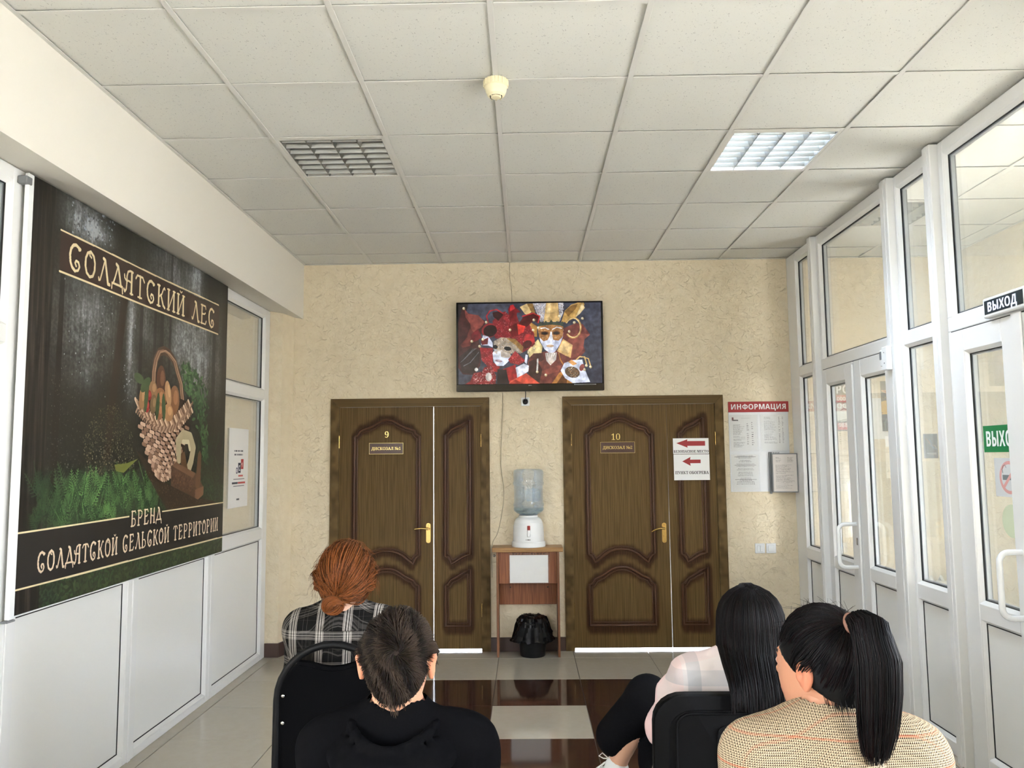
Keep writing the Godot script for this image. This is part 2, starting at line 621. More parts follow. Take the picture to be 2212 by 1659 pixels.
	for q in [-3.2, -1.96]:
		fw.cbox(Vector3(q, 0.85, NEAR + 0.08), Vector3(q + 0.06, 2.85, NEAR + 0.14), 0.004)
	for q in [0.85, 2.79]:
		fw.cbox(Vector3(-3.15, q, NEAR + 0.081), Vector3(-1.95, q + 0.06, NEAR + 0.139), 0.004)
	var w3 := struct_node("window_3")
	part(w3, "window_frame", fw, M.pvc)
	part(w3, "pane", boxmesh(Vector3(-3.14, 0.91, NEAR + 0.109), Vector3(-1.96, 2.79, NEAR + 0.111)), M.glass)
	# right wall of the lobby: two tall daylight windows beside and behind the viewer
	var rw := MB.new()
	rw.box(Vector3(2.33, 0, -2.9), Vector3(2.6, 0.85, NEAR))
	rw.box(Vector3(2.33, 2.62, -2.9), Vector3(2.6, TOP, NEAR))
	var zz := -2.9
	for k in 3:
		var pier: float = [0.85, 0.3, 1.75][k]
		rw.box(Vector3(2.33, 0.85, zz), Vector3(2.6, 2.62, zz + pier))
		if k < 2:
			var fr := MB.new()
			for q in [[zz + pier, zz + pier + 0.06], [zz + pier + 0.77, zz + pier + 0.83], [zz + pier + 1.54, zz + pier + 1.60]]:
				fr.cbox(Vector3(2.46, 0.85, q[0]), Vector3(2.52, 2.62, q[1]), 0.004)
			for q in [[0.85, 0.91], [2.56, 2.62]]:
				fr.cbox(Vector3(2.461, q[0], zz + pier + 0.05), Vector3(2.519, q[1], zz + pier + 1.55), 0.004)
			var wn := struct_node("window_%d" % (k + 1))
			part(wn, "window_frame", fr, M.pvc)
			for j in 2:
				var z0 := zz + pier + 0.06 + 0.77 * j
				part(wn, "pane", boxmesh(Vector3(2.489, 0.91, z0), Vector3(2.491, 2.56, z0 + 0.71)), M.glass)
			part(wn, "window_sill", boxmesh(Vector3(2.18, 0.82, zz + pier - 0.04), Vector3(2.46, 0.849, zz + pier + 1.64), 0.006), M.pvc)
		zz += pier + 1.6
	struct_mesh("wall_right_lobby", rw, M.plaster)
	# hall beyond the two doors, with full-height glazing in its far wall
	var h := MB.new()
	h.box(Vector3(-4.4, 0, -10.4), Vector3(-2.6, TOP, -10.2))
	h.box(Vector3(-2.6, 2.7, -10.4), Vector3(3.0, TOP, -10.2))
	h.box(Vector3(3.0, 0, -10.4), Vector3(4.3, TOP, -10.2))
	struct_mesh("wall_hall_far", h, M.white_paint)
	struct_mesh("wall_hall_left", boxmesh(Vector3(-4.4, 0, -10.2), Vector3(-4.2, TOP, zb)), M.white_paint)
	struct_mesh("wall_hall_right", boxmesh(Vector3(4.1, 0, -10.2), Vector3(4.3, TOP, zb)), M.white_paint)

func build_ceiling() -> void:
	var c := struct_node("ceiling")
	part(c, "slab", boxmesh(Vector3(-4.4, 3.42, -10.4), Vector3(4.3, 3.60, NEAR + 0.2)), M.slab)
	part(c, "near_board", boxmesh(Vector3(-1.905, CEIL + 0.002, -1.603), Vector3(2.6, CEIL + 0.02, NEAR)), M.ceiling_tile)
	part(c, "corridor_board", boxmesh(Vector3(-4.2, CEIL + 0.002, -1.2), Vector3(-1.905, CEIL + 0.02, NEAR)), M.ceiling_tile)
	part(c, "corridor_board", boxmesh(Vector3(-4.2, CEIL + 0.002, BACK), Vector3(-2.36, CEIL + 0.02, -1.2)), M.ceiling_tile)
	part(c, "hall_board", boxmesh(Vector3(-4.2, CEIL + 0.001, -10.2), Vector3(4.1, CEIL + 0.02, BACK - 0.22)), M.ceiling_tile)
	var lamp_cells := [Vector2i(1, 4), Vector2i(5, 4), Vector2i(7, 2)]
	var full := boxmesh(Vector3(-0.296, 0, -0.296), Vector3(0.296, 0.015, 0.296), 0.002).mesh()
	for zi in grid_z.size() - 1:
		for xi in grid_x.size() - 1:
			if Vector2i(xi, zi) in lamp_cells: continue
			var x0: float = grid_x[xi]
			var x1: float = grid_x[xi + 1]
			var z0: float = grid_z[zi]
			var z1: float = grid_z[zi + 1]
			var mid := Vector3((x0 + x1) / 2, CEIL + 0.003, (z0 + z1) / 2)
			var t := part(c, "ceiling_tile", full, M.ceiling_tile)
			t.position = mid
			t.scale = Vector3((x1 - x0 - 0.008) / 0.592, 1, (z1 - z0 - 0.008) / 0.592)
			t.rotation = Vector3(rng.randf_range(-0.005, 0.005), 0, rng.randf_range(-0.005, 0.005))
			t.position.y += 0.002
	for xi in range(1, grid_x.size() - 1):     # main runners
		var x: float = grid_x[xi]
		var b := MB.new()
		b.cbox(Vector3(x - 0.012, CEIL - 0.003, BACK), Vector3(x + 0.012, CEIL + 0.001, -1.603), 0.001)
		b.box(Vector3(x - 0.001, CEIL, BACK), Vector3(x + 0.001, CEIL + 0.04, -1.603))
		part(c, "main_runner", b, M.ceiling_grid)
	for zi in range(1, grid_z.size()):         # cross tees between the runners
		for xi in grid_x.size() - 1:
			var z: float = grid_z[zi]
			part(c, "cross_tee", boxmesh(Vector3(grid_x[xi] + 0.012, CEIL - 0.0025, z - 0.012), Vector3(grid_x[xi + 1] - 0.012, CEIL + 0.001, z + 0.012), 0.001), M.ceiling_grid)
	var e := MB.new()                          # wall angle
	e.box(Vector3(-1.905, CEIL - 0.003, BACK), Vector3(XV, CEIL, BACK + 0.018))
	e.box(Vector3(-1.905, CEIL - 0.003, BACK + 0.018), Vector3(-1.887, CEIL, -1.603))
	e.box(Vector3(XV - 0.018, CEIL - 0.003, BACK + 0.018), Vector3(XV, CEIL, -2.9))
	part(c, "wall_angle", e, M.ceiling_grid)
	louvre_lamp(1, 4, false, "unlit square louvred ceiling lamp near the left beam")
	louvre_lamp(5, 4, true, "lit bluish-white square louvred ceiling lamp")
	louvre_lamp(7, 2, false, "unlit louvred ceiling lamp seen through the glass of the entrance porch")
	# smoke detector at a crossing of the grid
	var d := thing("smoke_detector", "ivory round smoke detector on the ceiling grid", "smoke detector", Vector3(grid_x[3], CEIL - 0.003, grid_z[6]))
	var b1 := MB.new()
	b1.lathe([Vector2(0.0, -0.030), Vector2(0.050, -0.030), Vector2(0.053, -0.026), Vector2(0.053, 0.0), Vector2(0.0, 0.0)], Vector3.ZERO, 32)
	part(d, "base", b1, M.ivory_plastic)
	for i in 20:
		var a := TAU * i / 20.0
		var rb := MB.new()
		var p := Vector3(cos(a), 0, sin(a)) * 0.053
		rb.tube([p + Vector3(0, -0.001, 0), p + Vector3(0, -0.028, 0)], 0.004, 5)
		part(d, "rib", rb, M.ivory_plastic)
	var b2 := MB.new()
	b2.lathe([Vector2(0.030, -0.074), Vector2(0.040, -0.066), Vector2(0.043, -0.056), Vector2(0.046, -0.050), Vector2(0.050, -0.032), Vector2(0.046, -0.029)], Vector3.ZERO, 32)
	part(d, "body", b2, M.ivory_plastic)
	var b3 := MB.new()
	b3.lathe([Vector2(0.0, -0.070), Vector2(0.031, -0.072), Vector2(0.031, -0.060)], Vector3.ZERO, 24)
	var slot := part(d, "sensor_chamber", b3, M.dark_slot)
	var b4 := MB.new()
	b4.lathe([Vector2(0.0, -0.080), Vector2(0.020, -0.079), Vector2(0.024, -0.075), Vector2(0.022, -0.070)], Vector3.ZERO, 24)
	part(slot, "cap", b4, M.ivory_plastic)
	for i in 8:
		var a := TAU * i / 8.0
		part(slot, "fin", boxmesh(Vector3(cos(a) * 0.029 - 0.002, -0.079, sin(a) * 0.029 - 0.002), Vector3(cos(a) * 0.029 + 0.002, -0.066, sin(a) * 0.029 + 0.002)), M.ivory_plastic)

func louvre_lamp(xi: int, zi: int, lit: bool, label: String) -> void:
	var w := 0.596
	var o := thing("ceiling_lamp", label, "ceiling lamp", Vector3((grid_x[xi] + grid_x[xi + 1]) / 2, CEIL - 0.002, (grid_z[zi] + grid_z[zi + 1]) / 2), 0.0, "" if lit else "unlit ceiling lamps")
	var h := w / 2
	var pan := MB.new()
	pan.box(Vector3(-h, 0.09, -h), Vector3(h, 0.095, h))
	for s in [-1.0, 1.0]:
		pan.box(Vector3(s * h, 0.004, -h), Vector3(s * (h - 0.004), 0.09, h))
		pan.box(Vector3(-h, 0.004, s * h), Vector3(h, 0.09, s * (h - 0.004)))
	part(o, "housing", pan, M.lamp_housing)
	var fr := MB.new()
	for s in [-1.0, 1.0]:
		fr.cbox(Vector3(s * h, 0, -h), Vector3(s * (h - 0.026), 0.006, h), 0.001)
		fr.cbox(Vector3(-h + 0.026, 0, s * h), Vector3(h - 0.026, 0.006, s * (h - 0.026)), 0.001)
	part(o, "frame", fr, M.ceiling_grid)
	var inner := h - 0.026
	for k in 5:                                # long side blades, wedge shaped
		var x := -inner + 2 * inner * k / 4.0
		var b := MB.new()
		var a0 := 0.018 if k > 0 and k < 4 else 0.010
		b.prism(PackedVector2Array([Vector2(-0.002, 0.003), Vector2(0.002, 0.003), Vector2(a0 * 0.55, 0.020), Vector2(a0, 0.045), Vector2(-a0, 0.045), Vector2(-a0 * 0.55, 0.020)]), Vector3(x, 0, -inner), Vector3.RIGHT, Vector3.UP, 2 * inner)
		part(o, "long_blade", b, M.louvre_metal)
	for k in 4:
		var x0 := -inner + 2 * inner * k / 4.0 + 0.004
		var x1 := -inner + 2 * inner * (k + 1) / 4.0 - 0.004
		for j in 7:
			var z := -inner + 2 * inner * (j + 0.5) / 7.0
			var b := MB.new()
			b.prism(PackedVector2Array([Vector2(-0.0015, 0.004), Vector2(0.0015, 0.004), Vector2(0.008, 0.022), Vector2(0.013, 0.040), Vector2(-0.013, 0.040), Vector2(-0.008, 0.022)]), Vector3(x1, 0, z), Vector3.BACK, Vector3.UP, x1 - x0)
			part(o, "cross_blade", b, M.louvre_metal)
		var tb := MB.new()
		var xm := (x0 + x1) / 2
		tb.tube([Vector3(xm, 0.066, -inner), Vector3(xm, 0.066, inner)], 0.012, 10)
		part(o, "tube", tb, M.tube_lit if lit else M.tube_off)
	if lit:
		var l := AreaLight3D.new()
		l.name = "lamp_light"
		l.area_size = Vector2(0.5, 0.5)
		l.light_color = Color8(214, 232, 255)
		l.light_energy = 0.5
		l.shadow_enabled = true
		o.add_child(l)
		l.rotation.x = -PI / 2
		l.position.y = -0.006

# ------------------------------------------------------------------ glazed partitions
func ring(b: MB, x0: float, x1: float, z0: float, z1: float, y0: float, y1: float, w: float) -> void:
	b.box(Vector3(x0, y0, z0), Vector3(x1, y1, z0 + w))
	b.box(Vector3(x0, y0, z1 - w), Vector3(x1, y1, z1))
	b.box(Vector3(x0, y0, z0 + w), Vector3(x1, y0 + w, z1 - w))
	b.box(Vector3(x0, y1 - w, z0 + w), Vector3(x1, y1, z1 - w))

func bead(b: MB, x: float, dir: float, z0: float, z1: float, y0: float, y1: float) -> void:   # sloping glazing bead, 14 mm wide
	var w := 0.014
	var a := x + dir * 0.006
	var d := x + dir * 0.024
	var o := [Vector2(z0, y0), Vector2(z1, y0), Vector2(z1, y1), Vector2(z0, y1)]
	var i := [Vector2(z0 + w, y0 + w), Vector2(z1 - w, y0 + w), Vector2(z1 - w, y1 - w), Vector2(z0 + w, y1 - w)]
	for k in 4:
		var k2 := (k + 1) % 4
		var p := [Vector3(a, o[k].y, o[k].x), Vector3(a, o[k2].y, o[k2].x), Vector3(d, i[k2].y, i[k2].x), Vector3(d, i[k].y, i[k].x)]
		if dir > 0: b.quad(p[0], p[1], p[2], p[3])
		else: b.quad(p[3], p[2], p[1], p[0])
		var q := [Vector3(d, i[k].y, i[k].x), Vector3(d, i[k2].y, i[k2].x), Vector3(d + dir * 0.02, i[k2].y, i[k2].x), Vector3(d + dir * 0.02, i[k].y, i[k].x)]
		if dir > 0: b.quad(q[0], q[1], q[2], q[3])
		else: b.quad(q[3], q[2], q[1], q[0])

func glass_cell(parent: Node3D, x: float, dir: float, z0: float, z1: float, y0: float, y1: float) -> void:   # double glazing in a PVC frame
	var w := 0.014
	var bd := MB.new()
	bead(bd, x, dir, z0, z1, y0, y1)
	part(parent, "glazing_bead", bd, M.pvc)
	var g := MB.new()
	ring(g, x + dir * 0.024, x + dir * 0.031, z0 + w, z1 - w, y0 + w, y1 - w, 0.0035)
	ring(g, x + dir * 0.055, x + dir * 0.062, z0 + w, z1 - w, y0 + w, y1 - w, 0.0035)
	part(parent, "gasket", g, M.gasket)
	var s := MB.new()
	ring(s, x + dir * 0.033, x + dir * 0.053, z0 + w, z1 - w, y0 + w, y1 - w, 0.010)
	part(parent, "spacer", s, M.spacer)
	for d in [0.030, 0.054]:
		var p := MB.new()
		p.box(Vector3(x + dir * d, y0 + w, z0 + w), Vector3(x + dir * (d + 0.002), y1 - w, z1 - w))
		part(parent, "pane", p, M.glass)

func panel_cell(parent: Node3D, x: float, dir: float, z0: float, z1: float, y0: float, y1: float) -> void:
	var w := 0.014
	var bd := MB.new()
	bead(bd, x, dir, z0, z1, y0, y1)
	part(parent, "glazing_bead", bd, M.pvc)
	var g := MB.new()
	ring(g, x + dir * 0.022, x + dir * 0.030, z0 + w, z1 - w, y0 + w, y1 - w, 0.0045)
	part(parent, "gasket", g, M.gasket)
	part(parent, "panel", boxmesh(Vector3(x + dir * 0.026, y0 + w, z0 + w), Vector3(x + dir * 0.05, y1 - w, z1 - w)), M.pvc_panel)

func member(parent: Node3D, called: String, x: float, dir: float, z0: float, z1: float, y0: float, y1: float, proud := 0.0) -> void:
	part(parent, called, boxmesh(Vector3(x - dir * proud, y0, z0), Vector3(x + dir * 0.07, y1, z1), 0.004), M.pvc)

func build_left_partition() -> void:
	var p := struct_node("wall_left_partition")
	var mods := [[-6.57, -5.43, 0.11, 0.055], [-5.425, -4.36, 0.05, 0.055], [-4.355, -3.30, 0.06, 0.055], [-3.295, -2.1, 0.09, 0.06]]
	for m in mods:
		var z0: float = m[0]
		var z1: float = m[1]
		member(p, "post", XL, -1, z0, z0 + m[2], 0, 2.843)
		member(p, "post", XL, -1, z1 - m[3], z1, 0, 2.843)
		var a: float = z0 + m[2]
		var b: float = z1 - m[3]
		for r in [[0.0, 0.05], [0.96, 1.045], [2.09, 2.17], [2.78, 2.843]]:
			member(p, "rail", XL, -1, a, b, r[0], r[1])
		panel_cell(p, XL, -1, a, b, 0.05, 0.96)
		glass_cell(p, XL, -1, a, b, 1.045, 2.09)
		glass_cell(p, XL, -1, a, b, 2.17, 2.78)
	for z in [-4.357, -3.297]:                 # cover strips over the joints
		part(p, "cover_strip", boxmesh(Vector3(XL + 0.006, 0, z - 0.016), Vector3(XL - 0.002, 2.84, z + 0.016), 0.003), M.pvc)

func leaf(parent: Node3D, x: float, z0: float, z1: float, g0: float, g1: float) -> Node3D:   # one PVC door leaf, glazed above, panelled below
	var o := Node3D.new()
	o.name = "leaf"
	parent.add_child(o, true)
	var y0 := 0.012
	var y1 := 2.231
	member(o, "stile", x, 1, z0, g0, y0, y1)
	member(o, "stile", x, 1, g1, z1, y0, y1)
	for r in [[y0, 0.10], [0.77, 0.852], [2.118, y1]]:
		member(o, "rail", x, 1, g0, g1, r[0], r[1])
	glass_cell(o, x, 1, g0, g1, 0.852, 2.118)
	panel_cell(o, x, 1, g0, g1, 0.10, 0.77)
	return o

func bow_handle(parent: Node3D, x: float, z: float, y0: float, y1: float, out: float) -> void:
	var pts := []
	var r := 0.045
	pts.append(Vector3(x, y0, z))
	for k in 6:
		var a := PI / 2 * k / 5.0
		pts.append(Vector3(x - out + r - sin(a) * r, y0 + r - cos(a) * r, z))
	for k in 6:
		var a := PI / 2 * k / 5.0
		pts.append(Vector3(x - out + r - cos(a) * r, y1 - r + sin(a) * r, z))
	pts.append(Vector3(x, y1, z))
	var b := MB.new()
	b.tube(pts, 0.014, 10)
	part(parent, "handle", b, M.white_plastic)

func build_right_partition() -> void:
	var p := struct_node("wall_right_partition")
	var top := 3.276
	for s in [[-6.10, -6.03], [-4.83, -4.735], [-4.295, -4.215]]:
		member(p, "post", XR, 1, s[0], s[1], 0, top, 0.045)
	var fixed := [[-6.73, -6.10, 0.215, 0.05], [-4.735, -4.295, 0.022, 0.05]]
	for m in fixed:
		var z0: float = m[0]
		var z1: float = m[1]
		var a: float = z0 + m[2]
		var b: float = z1 - m[3]
		member(p, "stile", XR, 1, z0, a, 0, top)
		member(p, "stile", XR, 1, b, z1, 0, top)
		for r in [[0.0, 0.07], [0.765, 0.852], [2.237, 2.313], [3.205, top]]:
			member(p, "rail", XR, 1, a, b, r[0], r[1])
		panel_cell(p, XR, 1, a, b, 0.07, 0.765)
		glass_cell(p, XR, 1, a, b, 0.852, 2.237)
		glass_cell(p, XR, 1, a, b, 2.313, 3.205)
	for m in [[-6.03, -4.83], [-4.215, -2.9]]:     # door bays: transom light above
		member(p, "stile", XR, 1, m[0], m[0] + 0.045, 2.313, top)
		member(p, "stile", XR, 1, m[1] - 0.045, m[1], 2.313, top)
		member(p, "rail", XR, 1, m[0] + 0.045, m[1] - 0.045, 3.205, top)
		member(p, "rail", XR, 1, m[0], m[1], 2.237, 2.313)
		glass_cell(p, XR, 1, m[0] + 0.045, m[1] - 0.045, 2.313, 3.205)
		member(p, "jamb", XR, 1, m[0], m[0] + 0.022, 0, 2.237)
		member(p, "jamb", XR, 1, m[1] - 0.022, m[1], 0, 2.237)
		var sl := MB.new()                          # added dark strip, blocks light through the gap above the leaves
		sl.box(Vector3(XR + 0.045, 2.20, m[0] + 0.02), Vector3(XR + 0.066, 2.2375, m[1] - 0.02))
		sl.box(Vector3(XR + 0.004, 2.2315, m[0] + 0.02), Vector3(XR + 0.05, 2.2375, m[1] - 0.02))
		part(p, "light_gap_strip", sl, M.gasket)
	for z in [-6.07, -4.785, -4.255]:              # shallow groove lines down the posts
		part(p, "cover_strip", boxmesh(Vector3(XR - 0.048, 0, z - 0.012), Vector3(XR - 0.044, top - 0.002, z + 0.012), 0.001), M.pvc)
	# inner pair of entrance doors
	var d3 := struct_node("door_3")
	var l1 := leaf(d3, XR - 0.006, -6.003, -5.452, -5.930, -5.585)
	leaf(d3, XR - 0.006, -5.436, -4.857, -5.325, -4.965)
	part(d3, "meeting_strip", boxmesh(Vector3(XR - 0.022, 0.02, -5.462), Vector3(XR - 0.007, 2.21, -5.430), 0.003), M.pvc)
	bow_handle(l1, XR - 0.004, -5.515, 0.83, 1.12, 0.125)
	part(l1, "lock", boxmesh(Vector3(XR - 0.014, 0.98, -5.505), Vector3(XR - 0.004, 1.03, -5.485), 0.003), M.steel)
	# exit pair
	var d4 := struct_node("door_4")
	var l2 := leaf(d4, XR - 0.006, -4.188, -3.640, -4.070, -3.745)
	leaf(d4, XR - 0.006, -3.632, -2.925, -3.53, -3.03)
	part(d4, "meeting_strip", boxmesh(Vector3(XR - 0.018, 0.02, -3.648), Vector3(XR - 0.007, 2.236, -3.575), 0.004), M.pvc)
	bow_handle(l2, XR - 0.004, -3.70, 0.85, 1.145, 0.105)
	part(d4, "threshold", boxmesh(Vector3(XR - 0.03, 0, -4.193), Vector3(XR + 0.09, 0.011, -2.925), 0.003), M.steel)
	part(d3, "threshold", boxmesh(Vector3(XR - 0.03, 0, -6.008), Vector3(XR + 0.09, 0.011, -4.853), 0.003), M.steel)
	# white door contact on the post
	var k := thing("door_contact", "small white box on the post beside the narrow pane at head height", "door sensor", Vector3(XR - 0.045, 2.10, -4.80))
	part(k, "housing", boxmesh(Vector3(-0.035, 0, -0.035), Vector3(0, 0.145, 0.035), 0.005), M.white_plastic)
	for y in [0.04, 0.105]:
		part(k, "screw", boxmesh(Vector3(-0.037, y, -0.004), Vector3(-0.034, y + 0.007, 0.004)), M.grey_plastic)
	var k2 := part(k, "closer_arm", boxmesh(Vector3(-0.03, 0.03, -0.075), Vector3(0, 0.13, -0.036), 0.005), M.white_plastic)
	part(k2, "cover", boxmesh(Vector3(-0.033, 0.07, -0.070), Vector3(-0.029, 0.12, -0.045), 0.002), M.grey_plastic)

# ------------------------------------------------------------------ entrance porch and the street side
func build_outside() -> void:
	var w := MB.new()
	w.box(Vector3(XV, 0, BACK), Vector3(4.15, TOP, -6.56))
	w.box(Vector3(XV, 2.34, -6.56), Vector3(4.15, TOP, -5.6))
	w.box(Vector3(3.96, 0, -6.56), Vector3(4.15, 2.34, -5.6))
	w.box(Vector3(XV, 0, -5.6), Vector3(4.15, TOP, -5.1))
	w.box(Vector3(XV, 2.35, -5.1), Vector3(4.15, TOP, -3.1))
	w.box(Vector3(XV, 0, -3.1), Vector3(4.15, TOP, -2.7))
	struct_mesh("wall_porch", w, M.plaster)
	struct_mesh("wall_porch_near", boxmesh(Vector3(2.33, 0, -2.9), Vector3(XV, TOP, -2.75)), M.plaster)
	for e in [[-5.1, -3.1, 2.35]]:          # glazed outer door
		var fr := MB.new()
		fr.cbox(Vector3(4.06, 0, e[0]), Vector3(4.12, e[2], e[0] + 0.06), 0.004)
		fr.cbox(Vector3(4.06, 0, e[1] - 0.06), Vector3(4.12, e[2], e[1]), 0.004)
		fr.cbox(Vector3(4.061, e[2] - 0.06, e[0] + 0.05), Vector3(4.119, e[2], e[1] - 0.05), 0.004)
		fr.cbox(Vector3(4.061, 0, e[0] + 0.05), Vector3(4.119, 0.08, e[1] - 0.05), 0.004)
		var d5 := struct_node("door_5")
		part(d5, "frame", fr, M.pvc)
		part(d5, "pane", boxmesh(Vector3(4.089, 0.08, e[0] + 0.06), Vector3(4.091, e[2] - 0.06, e[1] - 0.06)), M.glass)
	struct_mesh("added_canopy", boxmesh(Vector3(4.15, 2.62, -5.7), Vector3(5.7, 2.78, -2.5)), M.white_paint)   # added unseen roof that cuts daylight onto the porch ceiling
	var g := MB.new()
	g.box(Vector3(4.15, -0.25, -40), Vector3(60, -0.15, 40))
	g.box(Vector3(-30, -0.25, -40), Vector3(4.15, -0.15, -10.4))
	g.box(Vector3(-30, -0.25, NEAR + 0.2), Vector3(4.15, -0.15, 40))
	g.box(Vector3(-30, -0.25, -10.4), Vector3(-4.4, -0.15, NEAR + 0.2))
	struct_mesh("ground", g, M.asphalt)
	# ribbed cast radiator under the notices on the porch's end wall
	var r := thing("radiator", "white ribbed radiator seen through the narrow pane of the porch", "radiator", Vector3(2.62, 0.06, BACK + 0.10))
	for k in 12:
		var b := MB.new()
		b.cbox(Vector3(k * 0.08, 0, -0.04), Vector3(k * 0.08 + 0.072, 0.50, 0.04), 0.012)
		b.tube([Vector3(k * 0.08 + 0.036, 0.50, -0.03), Vector3(k * 0.08 + 0.036, 0.535, 0.0), Vector3(k * 0.08 + 0.036, 0.50, 0.035)], 0.012, 6)
		part(r, "section", b, M.radiator)
	var pp := MB.new()
	pp.tube([Vector3(-0.10, 0.46, 0), Vector3(0.97, 0.46, 0)], 0.014, 8)
	pp.tube([Vector3(-0.10, 0.04, 0), Vector3(0.97, 0.04, 0)], 0.014, 8)
	for x in [-0.1, 0.97]:
		pp.tube([Vector3(x, -0.06, 0), Vector3(x, 0.46, 0)], 0.012, 8)
	part(r, "pipe", pp, M.radiator)

# ------------------------------------------------------------------ panelled double doors
func panel_lines(wide: bool) -> Array:      # outlines of the two raised panels, metres from the leaf's top left corner, y down
	var up := []
	var low := []
	if wide:
		var t := [Vector2(0.128, 0.250), Vector2(0.150, 0.243), Vector2(0.165, 0.226), Vector2(0.170, 0.206), Vector2(0.190, 0.193), Vector2(0.235, 0.182), Vector2(0.280, 0.162), Vector2(0.320, 0.136), Vector2(0.360, 0.117), Vector2(0.405, 0.110)]
		var b := [Vector2(0.128, 1.250), Vector2(0.150, 1.262), Vector2(0.166, 1.285), Vector2(0.180, 1.320), Vector2(0.205, 1.305), Vector2(0.235, 1.279), Vector2(0.270, 1.250), Vector2(0.310, 1.228), Vector2(0.355, 1.215), Vector2(0.405, 1.211)]
		var l := [Vector2(0.132, 1.500), Vector2(0.155, 1.490), Vector2(0.168, 1.474), Vector2(0.180, 1.452), Vector2(0.210, 1.440), Vector2(0.245, 1.424), Vector2(0.285, 1.395), Vector2(0.330, 1.370), Vector2(0.368, 1.360), Vector2(0.405, 1.357)]
		for i in t.size(): up.append(t[i])
		for i in range(t.size() - 2, -1, -1): up.append(Vector2(0.81 - t[i].x, t[i].y))
		for i in b.size(): up.append(Vector2(0.81 - b[i].x, b[i].y))
		for i in range(b.size() - 2, -1, -1): up.append(b[i])
		for i in l.size(): low.append(l[i])
		for i in range(l.size() - 2, -1, -1): low.append(Vector2(0.81 - l[i].x, l[i].y))
		low.append(Vector2(0.678, 1.830)); low.append(Vector2(0.132, 1.830))
	else:
		for p in [[0.095, 0.243], [0.118, 0.232], [0.132, 0.215], [0.145, 0.196], [0.175, 0.182], [0.215, 0.165], [0.255, 0.140], [0.305, 0.116], [0.305, 1.245], [0.26, 1.255], [0.215, 1.278], [0.175, 1.305], [0.143, 1.320], [0.130, 1.285], [0.115, 1.265], [0.092, 1.255]]:
			up.append(Vector2(p[0], p[1]))
		for p in [[0.095, 1.500], [0.115, 1.490], [0.128, 1.472], [0.14, 1.452], [0.175, 1.436], [0.215, 1.412], [0.255, 1.388], [0.305, 1.366], [0.305, 1.830], [0.095, 1.830]]:
			low.append(Vector2(p[0], p[1]))
	return [PackedVector2Array(up), PackedVector2Array(low)]

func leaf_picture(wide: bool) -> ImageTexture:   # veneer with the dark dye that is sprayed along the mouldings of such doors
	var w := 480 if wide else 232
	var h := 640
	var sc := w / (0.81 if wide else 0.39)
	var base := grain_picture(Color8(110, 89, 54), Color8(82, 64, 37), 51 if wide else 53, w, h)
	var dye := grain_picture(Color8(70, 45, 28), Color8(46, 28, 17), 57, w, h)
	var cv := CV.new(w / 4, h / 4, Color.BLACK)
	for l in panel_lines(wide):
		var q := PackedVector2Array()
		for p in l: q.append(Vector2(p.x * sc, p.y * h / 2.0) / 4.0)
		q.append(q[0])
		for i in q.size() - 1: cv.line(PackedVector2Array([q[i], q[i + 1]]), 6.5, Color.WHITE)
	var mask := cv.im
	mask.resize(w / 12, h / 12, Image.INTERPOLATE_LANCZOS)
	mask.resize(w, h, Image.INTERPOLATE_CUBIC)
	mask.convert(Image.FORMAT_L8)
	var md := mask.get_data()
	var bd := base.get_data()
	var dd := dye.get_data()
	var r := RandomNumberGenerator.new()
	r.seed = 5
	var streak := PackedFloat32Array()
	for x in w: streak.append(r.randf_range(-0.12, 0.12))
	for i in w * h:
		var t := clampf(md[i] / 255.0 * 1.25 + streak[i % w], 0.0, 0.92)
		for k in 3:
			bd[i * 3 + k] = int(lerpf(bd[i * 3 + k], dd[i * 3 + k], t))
	return ImageTexture.create_from_image(Image.create_from_data(w, h, false, Image.FORMAT_RGB8, bd))

